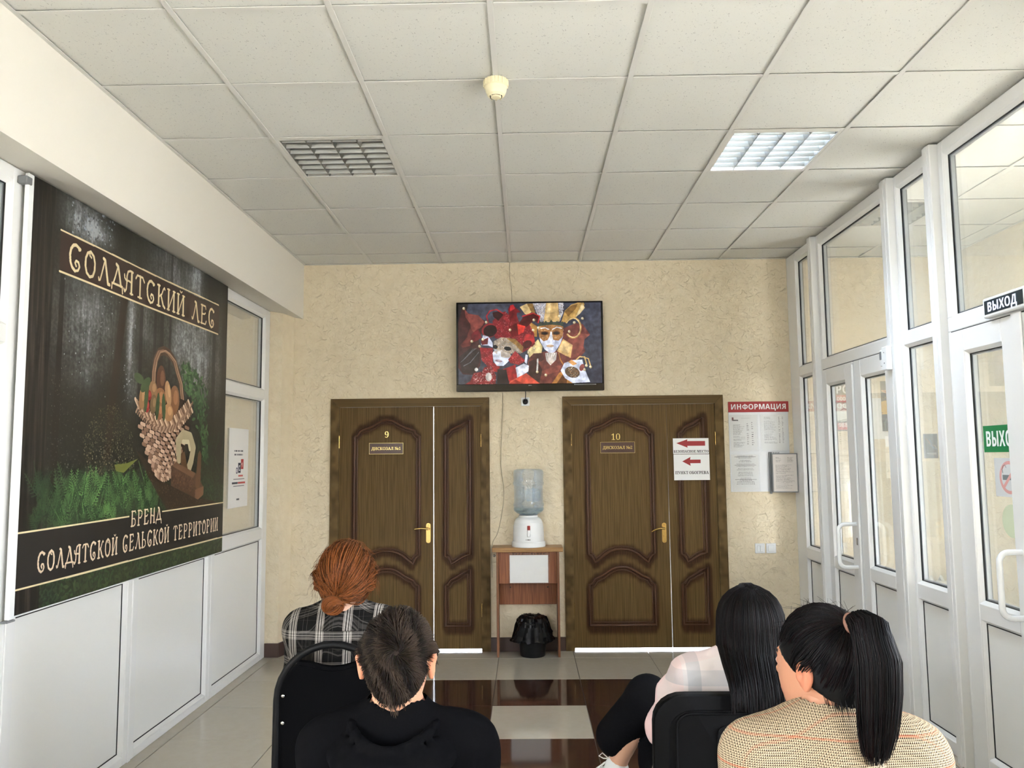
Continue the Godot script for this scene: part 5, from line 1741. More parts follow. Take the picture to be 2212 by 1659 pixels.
# ------------------------------------------------------------------ notices
func text_lines(cv: CV, r: RandomNumberGenerator, x0: float, x1: float, y0: float, y1: float, step: float, c: Color, centred := false) -> void:   # rows of print too small to read
	var y := y0
	while y < y1:
		var wd := (x1 - x0) * r.randf_range(0.5, 1.0)
		var x := x0 if not centred else (x0 + x1 - wd) / 2
		var e := x + wd
		while x < e:
			var l := r.randf_range(0.02, 0.07) * cv.w
			cv.im.fill_rect(Rect2i(int(x), int(y), int(minf(l, e - x)), maxi(1, int(step * 0.45))), c.lerp(Color.WHITE, r.randf_range(0.0, 0.4)))
			x += l + 0.014 * cv.w
		y += step * (1.0 if r.randf() < 0.85 else 1.9)

func sheet_quad(w: float, h: float) -> MB:      # sheet of paper in the xy plane, lower left corner at the origin, 0.4 mm thick
	var b := MB.new()
	b.quad(Vector3(0, 0, 0.0004), Vector3(w, 0, 0.0004), Vector3(w, h, 0.0004), Vector3(0, h, 0.0004))
	b.quad(Vector3(w, 0, 0), Vector3(0, 0, 0), Vector3(0, h, 0), Vector3(w, h, 0), Vector2(0.01, 0.01), Vector2(0.01, 0.01), Vector2(0.01, 0.01), Vector2(0.01, 0.01))
	for e in [[0, 0, w, 0], [w, 0, w, h], [w, h, 0, h], [0, h, 0, 0]]:
		b.quad(Vector3(e[0], e[1], 0), Vector3(e[2], e[3], 0), Vector3(e[2], e[3], 0.0004), Vector3(e[0], e[1], 0.0004), Vector2(0.01, 0.01), Vector2(0.01, 0.01), Vector2(0.01, 0.01), Vector2(0.01, 0.01))
	return b

func printed(called: String, cv: CV, rough := 0.6) -> StandardMaterial3D:
	var m := mat(called, Color.WHITE, rough)
	m.albedo_texture = cv.tex()
	return m

func letter_part(parent: Node3D, s: String, size: float, at: Vector3, m: Material, serif := false, bold := true, sx := 1.0) -> void:
	var t := part(parent, "lettering", text_mesh(s, size, 0.0008, bold, serif), m)
	t.position = at
	t.scale.x = sx

func build_notices() -> void:
	var r := RandomNumberGenerator.new()
	r.seed = 14
	var zw := BACK + 0.002
	# information board
	var o := thing("information_board", "white information board with a red heading and document pockets", "notice board", Vector3(1.721, 1.29, BACK))
	part(o, "board", boxmesh(Vector3(0, 0, 0.001), Vector3(0.502, 0.668, 0.006), 0.001), M.board_white)
	part(o, "heading", boxmesh(Vector3(0, 0.668, 0.001), Vector3(0.508, 0.757, 0.008), 0.001), M.red_print)
	letter_part(o, "ИНФОРМАЦИЯ", 0.062, Vector3(0.254, 0.713, 0.0085), M.white_print, false, true, 1.03)
	for i in 3:
		var cv := CV.new(210, 297, Color8(228, 229, 228))
		if i == 0:
			cv.im.fill_rect(Rect2i(14, 18, 14, 28), Color8(96, 34, 38))
			cv.im.fill_rect(Rect2i(20, 38, 44, 10), Color8(52, 50, 52))
			text_lines(cv, r, 90, 160, 24, 30, 6, Color8(90, 90, 92), true)
			text_lines(cv, r, 22, 120, 80, 270, 7.5, Color8(96, 96, 98))
			text_lines(cv, r, 130, 150, 70, 262, 17, Color8(110, 110, 112))
			text_lines(cv, r, 168, 186, 60, 262, 17, Color8(90, 90, 92))
		elif i == 1:
			text_lines(cv, r, 26, 130, 18, 240, 8.5, Color8(110, 110, 112))
			text_lines(cv, r, 142, 156, 18, 240, 12, Color8(110, 110, 112))
			text_lines(cv, r, 170, 184, 18, 240, 12, Color8(96, 96, 98))
		else:
			text_lines(cv, r, 34, 180, 8, 260, 10, Color8(100, 100, 102), true)
			for y in [16, 86, 206]: cv.im.fill_rect(Rect2i(22, y, 170, 3), Color8(74, 74, 76))
		var at := [Vector3(0.012, 0.345, 0.007), Vector3(0.268, 0.345, 0.007), Vector3(0.014, 0.012, 0.007)][i] as Vector3
		var d := part(o, "document", sheet_quad(0.222, 0.298), printed("document_print_%d" % i, cv, 0.6))
		d.position = at
		# bulging clear pocket in front of the sheet
		var pk := MB.new()
		var n := 10
		for j in n:
			var q := []
			for t in [j, j + 1]:
				var a := float(t) / n
				q.append(Vector3(-0.006 + 0.238 * a, 0, 0.003 + 0.010 * sin(PI * a) * (0.6 if i == 1 else 1.0) * (1.0 - 0.55 * a)))
			pk.quad(q[0] + Vector3(0, -0.008, 0), q[1] + Vector3(0, -0.008, 0), q[1] + Vector3(0, 0.300, 0), q[0] + Vector3(0, 0.300, 0))
		var p := part(o, "clear_pocket", pk, M.clear_sleeve)
		p.position = at
	# flip frames
	var fl := thing("flip_frames", "grey flip frames holding printed sheets beside the partition", "document holder", Vector3(2.055, 1.285, BACK + 0.012))
	part(fl, "spine", boxmesh(Vector3(-0.012, -0.012, -0.005), Vector3(0.006, 0.335, 0.012), 0.002), M.grey_plastic)
	var cv2 := CV.new(210, 297, Color8(206, 200, 194))
	text_lines(cv2, r, 26, 84, 24, 62, 7, Color8(110, 104, 100))
	text_lines(cv2, r, 130, 186, 24, 62, 7, Color8(110, 104, 100))
	text_lines(cv2, r, 22, 190, 84, 275, 7.0, Color8(118, 112, 108))
	var pm := printed("flip_sheet_print", cv2, 0.35)
	for i in 5:
		var lf := Node3D.new()
		lf.name = "frame_leaf"
		fl.add_child(lf, true)
		lf.position = Vector3(0.006, 0, 0.004 + 0.006 * i)
		lf.rotation.y = -0.012 - 0.055 * i
		var fr := MB.new()
		var w := 0.242 - 0.010 * i
		for e in [[0, 0, w, 0.008], [0, 0.315, w, 0.323], [0, 0.008, 0.008, 0.315], [w - 0.008, 0.008, w, 0.315]]:
			fr.box(Vector3(e[0], e[1], 0), Vector3(e[2], e[3], 0.003))
		part(lf, "frame", fr, M.grey_plastic)
		var sh := part(lf, "sheet", sheet_quad(w - 0.016, 0.307), pm if i == 4 else M.paper)
		sh.position = Vector3(0.008, 0.008, 0.001)
		part(lf, "tab", boxmesh(Vector3(0.006 + 0.012 * i, 0.322, 0), Vector3(0.012 + 0.012 * i, 0.334, 0.003)), M.grey_plastic)
	# two arrow notices on the narrow leaf of the second door
	var zl := BACK + 0.0085
	var data := [["white sheet with a red arrow reading safe place, upper of two on the door", 1.246, 1.612, 0.300, 0.131, "БЕЗОПАСНОЕ МЕСТО", 0.0305, 0.020], ["white sheet with a small red arrow reading heating point, lower of two on the door", 1.248, 1.392, 0.300, 0.216, "ПУНКТ ОБОГРЕВА", 0.0345, 0.062]]
	for i in 2:
		var a: Array = data[i]
		var s := thing("paper_notice", a[0], "notice", Vector3(a[1], a[2], zl), 0.0, "arrow notices on the door")
		part(s, "sheet", sheet_quad(a[3], a[4]), M.paper)
		letter_part(s, a[5], a[6], Vector3(0.150, a[7], 0.0008), M.dark_slot, true, true, 0.86)
		var ar := MB.new()
		var q := PackedVector2Array()
		if i == 0: q = pv([0.028, 0.090, 0.122, 0.122, 0.120, 0.107, 0.270, 0.107, 0.270, 0.067, 0.120, 0.067, 0.122, 0.052])
		else: q = pv([0.072, 0.157, 0.142, 0.194, 0.138, 0.171, 0.226, 0.171, 0.226, 0.141, 0.138, 0.141, 0.142, 0.119])
		ar.prism(q, Vector3(0, 0, 0.0004), Vector3.RIGHT, Vector3.UP, 0.0004)
		part(s, "arrow", ar, M.red_print)
	# sheet on the left partition's glass
	var cv3 := CV.new(210, 297, Color8(232, 230, 226))
	text_lines(cv3, r, 50, 160, 82, 102, 14, Color8(60, 60, 66), true)
	cv3.im.fill_rect(Rect2i(78, 142, 20, 30), Color8(226, 226, 228))
	cv3.path([82, 150, 82, 168, 92, 168, 92, 150, 82, 150], 4, Color8(40, 40, 60))
	cv3.im.fill_rect(Rect2i(100, 130, 28, 38), Color8(44, 46, 66))
	cv3.path([120, 142, 110, 142, 110, 158, 120, 158], 4, Color8(232, 232, 234))
	cv3.im.fill_rect(Rect2i(130, 116, 28, 38), Color8(186, 62, 58))
	cv3.path([138, 136, 144, 130, 144, 144], 4, Color8(236, 228, 220))
	cv3.im.fill_rect(Rect2i(104, 176, 50, 6), Color8(196, 92, 88))
	cv3.im.fill_rect(Rect2i(52, 190, 118, 2), Color8(60, 60, 64))
	cv3.im.fill_rect(Rect2i(38, 202, 60, 7), Color8(70, 70, 76))
	cv3.im.fill_rect(Rect2i(100, 202, 80, 7), Color8(190, 84, 80))
	cv3.im.fill_rect(Rect2i(52, 216, 118, 2), Color8(60, 60, 64))
	cv3.im.fill_rect(Rect2i(88, 264, 30, 6), Color8(80, 80, 84))
	var pg := single("paper_notice", sheet_quad(0.405, 0.59), printed("glass_sheet_print", cv3, 0.7), "white printed sheet taped to the glass beside the forest banner", "notice", Vector3(XL - 0.024, 1.245, -5.765))
	pg.rotation.y = PI / 2
	# exit sign above the exit door: pale case, dark face with white letters
	var ex := thing("exit_sign", "dark exit sign in a pale case above the exit door", "exit sign", Vector3(XR - 0.012, 2.247, -3.665))
	part(ex, "case", boxmesh(Vector3(-0.022, -0.004, -0.165), Vector3(0.011, 0.092, 0.165), 0.006), M.white_plastic)
	var face := part(ex, "face", boxmesh(Vector3(-0.0235, 0.012, -0.148), Vector3(-0.0215, 0.078, 0.148)), mat("sign_face", Color8(28, 46, 54), 0.35))
	var lit := mat("sign_letters", Color8(232, 236, 244), 0.4)
	lit.emission_enabled = true
	lit.emission = Color8(190, 204, 255)
	lit.emission_energy_multiplier = 0.22
	var lt := part(face, "lettering", text_mesh("ВЫХОД", 0.064, 0.001), lit)
	lt.rotation.y = -PI / 2
	lt.position = Vector3(-0.0242, 0.044, -0.010)
	# stickers on the exit door's glass
	var xg := XR - 0.006 + 0.0292
	var g := thing("exit_sticker", "green and white exit sticker on the glass of the exit door", "sticker", Vector3(xg, 1.600, -3.99))
	part(g, "film", boxmesh(Vector3(-0.001, 0, 0), Vector3(0, 0.130, 0.315)), M.green_print)
	var gt := part(g, "lettering", text_mesh("ВЫХОД", 0.104, 0.0006), M.white_print)
	gt.rotation.y = -PI / 2
	gt.position = Vector3(-0.0014, 0.064, 0.152)
	gt.scale.x = 0.72
	var ns := thing("no_smoking_sticker", "faded no-smoking sticker with a red crossed circle on the exit door", "sticker", Vector3(xg, 1.388, -3.914))
	part(ns, "film", boxmesh(Vector3(-0.001, 0, 0), Vector3(0, 0.184, 0.235)), mat("faded_white", Color8(206, 208, 208), 0.5))
	var pink := mat("faded_red", Color8(214, 158, 152), 0.5)
	var grey := mat("faded_grey", Color8(120, 128, 128), 0.5)
	var b := MB.new()
	var pts := []
	for i in 36: pts.append(Vector3(-0.0012, 0.092 + 0.078 * sin(TAU * i / 36.0), 0.115 + 0.078 * cos(TAU * i / 36.0)))
	for i in 36:
		var i2 := (i + 1) % 36
		var c := Vector3(-0.0012, 0.092, 0.115)
		b.quad(pts[i], pts[i2], c + (pts[i2] - c) * 0.8, c + (pts[i] - c) * 0.8)
	var dg := Vector3(0, 0.70711, 0.70711) * 0.072
	var nd := Vector3(0, 0.70711, -0.70711) * 0.008
	var ct := Vector3(-0.0016, 0.092, 0.115)
	b.quad(ct - dg - nd, ct - dg + nd, ct + dg + nd, ct + dg - nd)
	part(ns, "red_ring", b, pink)
	b = MB.new()
	b.box(Vector3(-0.0014, 0.080, 0.062), Vector3(-0.0010, 0.104, 0.168))
	b.tube([Vector3(-0.0012, 0.112, 0.066), Vector3(-0.0012, 0.130, 0.060), Vector3(-0.0012, 0.148, 0.072), Vector3(-0.0012, 0.152, 0.086), Vector3(-0.0012, 0.138, 0.094)], 0.0016, 4)
	part(ns, "cigarette", b, grey)
	b = MB.new()
	b.prism(arc(Vector2.ZERO, Vector2(0.078, 0.078), 0, TAU * 31 / 32.0, 31), Vector3(xg, 1.276, -3.800), Vector3.BACK, Vector3.UP, 0.001)
	single("round_sticker", b, mat("pale_green", Color8(206, 214, 184), 0.5), "plain pale green round sticker low on the exit door's glass", "sticker")
	# posters on the porch's end wall
	var cv4 := CV.new(180, 240, Color8(92, 100, 98))
	cv4.im.fill_rect(Rect2i(0, 58, 180, 10), Color8(120, 110, 92))
	cv4.im.fill_rect(Rect2i(0, 66, 180, 34), Color8(196, 92, 84))
	cv4.im.fill_rect(Rect2i(0, 100, 180, 8), Color8(110, 98, 76))
	cv4.ell(80, 150, 70, 44, Color8(226, 228, 222))
	cv4.poly([60, 140, 90, 128, 130, 140, 160, 156, 170, 140, 150, 120, 100, 112], Color8(214, 218, 214))
	cv4.path([86, 140, 100, 132, 130, 140, 160, 154], 5, Color8(84, 84, 76))
	cv4.path([30, 184, 70, 192, 120, 182], 4, Color8(150, 150, 140))
	cv4.im.fill_rect(Rect2i(0, 200, 180, 34), Color8(190, 74, 72))
	var p1 := thing("poster", "grey and red poster with a white face on the porch wall", "poster", Vector3(2.515, 1.79, zw), 0.0, "posters in the porch")
	part(p1, "sheet", sheet_quad(0.32, 0.42), printed("poster_face_print", cv4))
	letter_part(p1, "БАРС", 0.100, Vector3(0.115, 0.352, 0.0008), M.white_print, false, true, 0.92)
	letter_part(p1, "66 000", 0.046, Vector3(0.13, 0.272, 0.0008), M.paper, false, true)
	letter_part(p1, "+7 988", 0.048, Vector3(0.135, 0.050, 0.0008), M.white_print, false, true)
	var cv5 := CV.new(180, 250, Color8(96, 88, 72))
	dots(cv5, r, 900, pv([0, 70, 180, 70, 180, 180, 0, 180]), 5, [Color8(150, 116, 64), Color8(110, 84, 54), Color8(84, 70, 50), Color8(190, 150, 80)])
	cv5.im.fill_rect(Rect2i(0, 0, 180, 46), Color8(96, 94, 84))
	cv5.poly([4, 48, 176, 48, 140, 68, 40, 68], Color8(150, 78, 56))
	cv5.path([4, 48, 176, 48, 140, 68, 40, 68, 4, 48], 3, Color8(236, 178, 120))
	cv5.ell(30, 130, 44, 34, Color8(214, 172, 78))
	cv5.ell(148, 138, 36, 30, Color8(222, 186, 104))
	cv5.poly([84, 100, 110, 84, 130, 120, 110, 160, 90, 160], Color8(58, 54, 50))
	cv5.im.fill_rect(Rect2i(0, 160, 180, 6), Color8(224, 176, 84))
	cv5.im.fill_rect(Rect2i(0, 166, 180, 84), Color8(84, 80, 72))
	cv5.path([16, 244, 12, 210, 22, 190], 6, Color8(128, 124, 112))
	cv5.ell(150, 226, 12, 17, Color8(206, 170, 150))
	cv5.im.fill_rect(Rect2i(118, 174, 44, 4), Color8(216, 212, 204))
	var p2 := thing("poster", "brown and gold film poster on the porch wall", "poster", Vector3(3.010, 1.785, zw), 0.0, "posters in the porch")
	part(p2, "sheet", sheet_quad(0.316, 0.424), printed("poster_gold_print", cv5))
	letter_part(p2, "ЛО", 0.080, Vector3(0.245, 0.098, 0.0008), M.white_print, false, true)
	var wsheets := [[2.925, 1.72, 0.105, 0.345, "blank white sheet hanging beside the gold poster in the porch"], [3.03, 1.655, 0.28, 0.125, "blank white sheet below the gold poster in the porch"]]
	for a in wsheets:
		var ss := single("blank_sheet", sheet_quad(a[2], a[3]), M.paper, a[4], "sheet", Vector3(a[0], a[1], zw - 0.001), "blank sheets in the porch")
		ss.position.z = zw - 0.0008
	var small := [[2.49, Color8(104, 106, 122), "small grey flyer under the poster with a face"], [2.80, Color8(84, 104, 130), "small blue flyer in the middle of the porch wall"], [3.06, Color8(96, 66, 60), "small brown flyer under the gold poster"], [3.345, Color8(74, 66, 74), "small dark flyer nearest the porch corner"]]
	for i in 4:
		var cv6 := CV.new(96, 168, small[i][1])
		for j in 5:
			cv6.path([r.randf_range(10, 90), r.randf_range(20, 110), r.randf_range(10, 90), r.randf_range(20, 120)], r.randf_range(3, 9), (small[i][1] as Color).lerp([Color8(196, 176, 150), Color8(120, 150, 180), Color8(170, 110, 90)][j % 3], 0.6))
		cv6.im.fill_rect(Rect2i(20, 132, 64, 4), Color8(206, 200, 196))
		cv6.im.fill_rect(Rect2i(30, 142, 54, 3), Color8(186, 180, 176))
		single("flyer", sheet_quad(0.118, 0.204), printed("flyer_print_%d" % i, cv6), small[i][2], "flyer", Vector3(small[i][0], 1.555, zw + 0.002), "flyers in the porch")
	# clear sheet over the wall above the radiator, mirroring the street
	single("clear_panel", boxmesh(Vector3(2.40, 0.905, BACK + 0.002), Vector3(3.45, 1.53, BACK + 0.005)), M.glass, "clear acrylic sheet on the porch wall above the radiator", "panel")

# ------------------------------------------------------------------ chairs
func chair_legs(o: Node3D, w: float, depth: float, seat_y: float, m: Material) -> void:   # bent tube legs under a seat; the back is at +z
	for s in [-1.0, 1.0]:
		for t in [-1.0, 1.0]:
			var b := MB.new()
			b.tube([Vector3(s * w * 0.42, seat_y - 0.02, t * depth * 0.38), Vector3(s * w * 0.46, seat_y - 0.10, t * depth * 0.44), Vector3(s * w * 0.50, 0.012, t * depth * 0.56)], 0.011, 8)
			b.ellipsoid(Vector3(s * w * 0.50, 0.010, t * depth * 0.56), Vector3(0.014, 0.010, 0.014), 8, 5)
			part(o, "leg", b, m)

func seat_pad(w: float, d: float, y: float, th: float) -> MB:
	var b := MB.new()
	var rings := [[0.94, y - th], [1.0, y - th * 0.7], [1.0, y - th * 0.3], [0.96, y - 0.004], [0.85, y], [0.5, y + 0.004], [0.02, y + 0.004]]
	var base := rrect(w, d, 0.07, 5)
	for j in rings.size() - 1:
		for i in base.size():
			var i2 := (i + 1) % base.size()
			var a: float = rings[j][0]
			var c: float = rings[j + 1][0]
			b.quad(Vector3(base[i2].x * a, rings[j][1], base[i2].y * a), Vector3(base[i].x * a, rings[j][1], base[i].y * a), Vector3(base[i].x * c, rings[j + 1][1], base[i].y * c), Vector3(base[i2].x * c, rings[j + 1][1], base[i2].y * c))
	for i in range(1, base.size() - 1):
		b.tri(Vector3(base[0].x, y - th, base[0].y) * Vector3(0.94, 1, 0.94), Vector3(base[i].x, y - th, base[i].y) * Vector3(0.94, 1, 0.94), Vector3(base[i + 1].x, y - th, base[i + 1].y) * Vector3(0.94, 1, 0.94))
	return b

func shell_back(w: float, h: float, r: float, th: float) -> MB:   # moulded back: rounded rectangle, softly curved round the sitter; origin at its centre
	var b := MB.new()
	var n := 12
	var outline := rrect(w, h, r, 6)
	var rings := [[1.0, -th / 2], [1.0, th / 4], [0.985, th / 2], [0.80, th / 2 + 0.002], [0.78, th / 2 - 0.004], [0.02, th / 2 - 0.003]]
	var bend := func(x: float, z: float) -> float: return z - 0.035 * (x / (w / 2)) * (x / (w / 2))
	for j in rings.size() - 1:
		for i in outline.size():
			var i2 := (i + 1) % outline.size()
			var q := []
			for e in [[i, j], [i2, j], [i2, j + 1], [i, j + 1]]:
				var p: Vector2 = outline[e[0]] * rings[e[1]][0]
				q.append(Vector3(p.x, p.y, bend.call(p.x, rings[e[1]][1])))
			b.quad(q[0], q[1], q[2], q[3])
	for j in n:                                # inner face
		for i in n:
			var q := []
			for e in [[i, j], [i, j + 1], [i + 1, j + 1], [i + 1, j]]:
				var u: float = -1.0 + 2.0 * e[0] / n
				var v: float = -1.0 + 2.0 * e[1] / n
				var p := Vector2(u * sqrt(1.0 - v * v * 0.25) * w / 2, v * sqrt(1.0 - u * u * 0.25) * h / 2)
				q.append(Vector3(p.x, p.y, bend.call(p.x, -th / 2)))
			b.quad(q[0], q[1], q[2], q[3])
	return b

func build_chairs() -> void:
	# tall chair with an arched tube and a padded back (under the person in the tartan shirt)
	var o := thing("padded_chair", "black chair with an arched tube back and silver bolts under the red-haired person", "chair", Vector3(-0.66, 0, -2.96))
	var zb := 0.215
	var tube := []
	var hw := 0.188
	tube.append(Vector3(-hw, 0.02, zb + 0.05))
	tube.append(Vector3(-hw, 0.46, zb + 0.012))
	for k in 17:
		var a := PI - PI * k / 16.0
		tube.append(Vector3(cos(a) * hw, 0.790 + sin(a) * 0.183, zb))
	tube.append(Vector3(hw, 0.46, zb + 0.012))
	tube.append(Vector3(hw, 0.02, zb + 0.05))
	var b := MB.new()
	b.tube(tube, 0.0125, 10)
	part(o, "back_tube", b, M.chair_tube)
	var pad := PackedVector2Array()
	for p in [[-0.176, 0.50], [0.176, 0.50], [0.177, 0.80]]: pad.append(Vector2(p[0], p[1]))
	for k in 5:
		var a := 0.25 + 0.62 * k / 4.0
		pad.append(Vector2(cos(a) * 0.178, 0.788 + sin(a) * 0.172))
	for p in [[0.075, 0.914], [0.035, 0.903], [0.0, 0.899], [-0.035, 0.903], [-0.075, 0.914]]: pad.append(Vector2(p[0], p[1]))
	for k in 5:
		var a := PI - 0.87 + 0.62 * k / 4.0
		pad.append(Vector2(cos(a) * 0.178, 0.788 + sin(a) * 0.172))
	pad.append(Vector2(-0.177, 0.80))
	b = MB.new()
	b.prism(pad, Vector3(0, 0, zb - 0.018), Vector3.RIGHT, Vector3.UP, 0.026)
	var inner := Geometry2D.offset_polygon(pad, -0.012, Geometry2D.JOIN_ROUND)[0]
	b.prism(inner, Vector3(0, 0, zb + 0.006), Vector3.RIGHT, Vector3.UP, 0.006)
	b.prism(inner, Vector3(0, 0, zb - 0.040), Vector3.RIGHT, Vector3.UP, 0.024)
	var bp := part(o, "backrest", b, M.black_fabric)
	for s in [-1.0, 1.0]:
		for y in [0.808, 0.720]:
			var sc := MB.new()
			sc.ellipsoid(Vector3(s * 0.164, y, zb + 0.013), Vector3(0.007, 0.007, 0.005), 10, 6)
			part(bp, "bolt", sc, M.steel)
	part(o, "seat", seat_pad(0.40, 0.42, 0.46, 0.06), M.black_fabric)
	var fr := MB.new()
	fr.tube([Vector3(-0.17, 0.40, -0.17), Vector3(0.17, 0.40, -0.17), Vector3(0.18, 0.40, 0.21), Vector3(-0.18, 0.40, 0.21)], 0.011, 8, false, true)
	part(o, "seat_frame", fr, M.chair_tube)
	for s in [-1.0, 1.0]:
		var lg := MB.new()
		lg.tube([Vector3(s * 0.17, 0.40, -0.17), Vector3(s * 0.185, 0.012, -0.21)], 0.011, 8)
		part(o, "leg", lg, M.chair_tube)
	# chair with a moulded plastic back shell (under the long-haired person)
	o = thing("plastic_back_chair", "black chair with a ribbed moulded back behind the long-haired person", "chair", Vector3(0.535, 0, -2.46))
	var bk := Node3D.new()
	bk.name = "backrest"
	o.add_child(bk)
	bk.position = Vector3(0, 0.765, 0.222)
	bk.rotation.x = 0.06
	part(bk, "shell", shell_back(0.385, 0.375, 0.085, 0.030), M.chair_plastic)
	for x in [0.012, 0.040, 0.068]:
		part(bk, "rib", boxmesh(Vector3(x - 0.005, -0.10, 0.006), Vector3(x + 0.005, 0.078, 0.017), 0.003), M.chair_plastic)
	var rm := MB.new()
	var rim := []
	for p in rrect(0.125, 0.24, 0.02, 4): rim.append(Vector3(p.x + 0.040, p.y - 0.015, 0.0115))
	rm.tube(rim, 0.004, 6, false, true)
	part(bk, "rib_border", rm, M.chair_plastic)
	rm = MB.new()
	rim = []
	for p in rrect(0.285, 0.30, 0.04, 4): rim.append(Vector3(p.x + 0.010, p.y - 0.012, 0.0135 - 0.03 * (p.x / 0.19) * (p.x / 0.19)))
	rm.tube(rim, 0.004, 6, false, true)
	part(bk, "panel_edge", rm, M.chair_plastic)
	part(o, "seat", seat_pad(0.44, 0.42, 0.455, 0.06), M.black_fabric)
	for s in [-1.0, 1.0]:
		var st := MB.new()
		st.tube([Vector3(s * 0.12, 0.39, 0.02), Vector3(s * 0.12, 0.40, 0.21), Vector3(s * 0.12, 0.46, 0.235), Vector3(s * 0.12, 0.70, 0.200)], 0.010, 8)
		part(o, "back_strut", st, M.chair_tube)
	chair_legs(o, 0.42, 0.42, 0.42, M.chair_tube)
	# low-backed chairs under the two nearest people
	var lab := ["low black chair under the boy in the black hoodie", "low black chair under the woman in the checked jacket"]
	for i in 2:
		o = thing("low_chair", lab[i], "chair", [Vector3(-0.297, 0, -1.90), Vector3(0.607, 0, -1.72)][i], 0.0, "low chairs in the nearest row")
		part(o, "seat", seat_pad(0.44, 0.42, 0.455, 0.06), M.black_fabric)
		var bb := Node3D.new()
		bb.name = "backrest"
		o.add_child(bb)
		bb.position = Vector3(0, 0.63, 0.235)
		part(bb, "shell", shell_back(0.38, 0.17, 0.06, 0.026), M.chair_plastic)
		for s in [-1.0, 1.0]:
			var st := MB.new()
			st.tube([Vector3(s * 0.12, 0.39, 0.02), Vector3(s * 0.12, 0.40, 0.22), Vector3(s * 0.12, 0.46, 0.24), Vector3(s * 0.12, 0.60, 0.215)], 0.010, 8)
			part(o, "back_strut", st, M.chair_tube)
		chair_legs(o, 0.42, 0.42, 0.42, M.chair_tube)

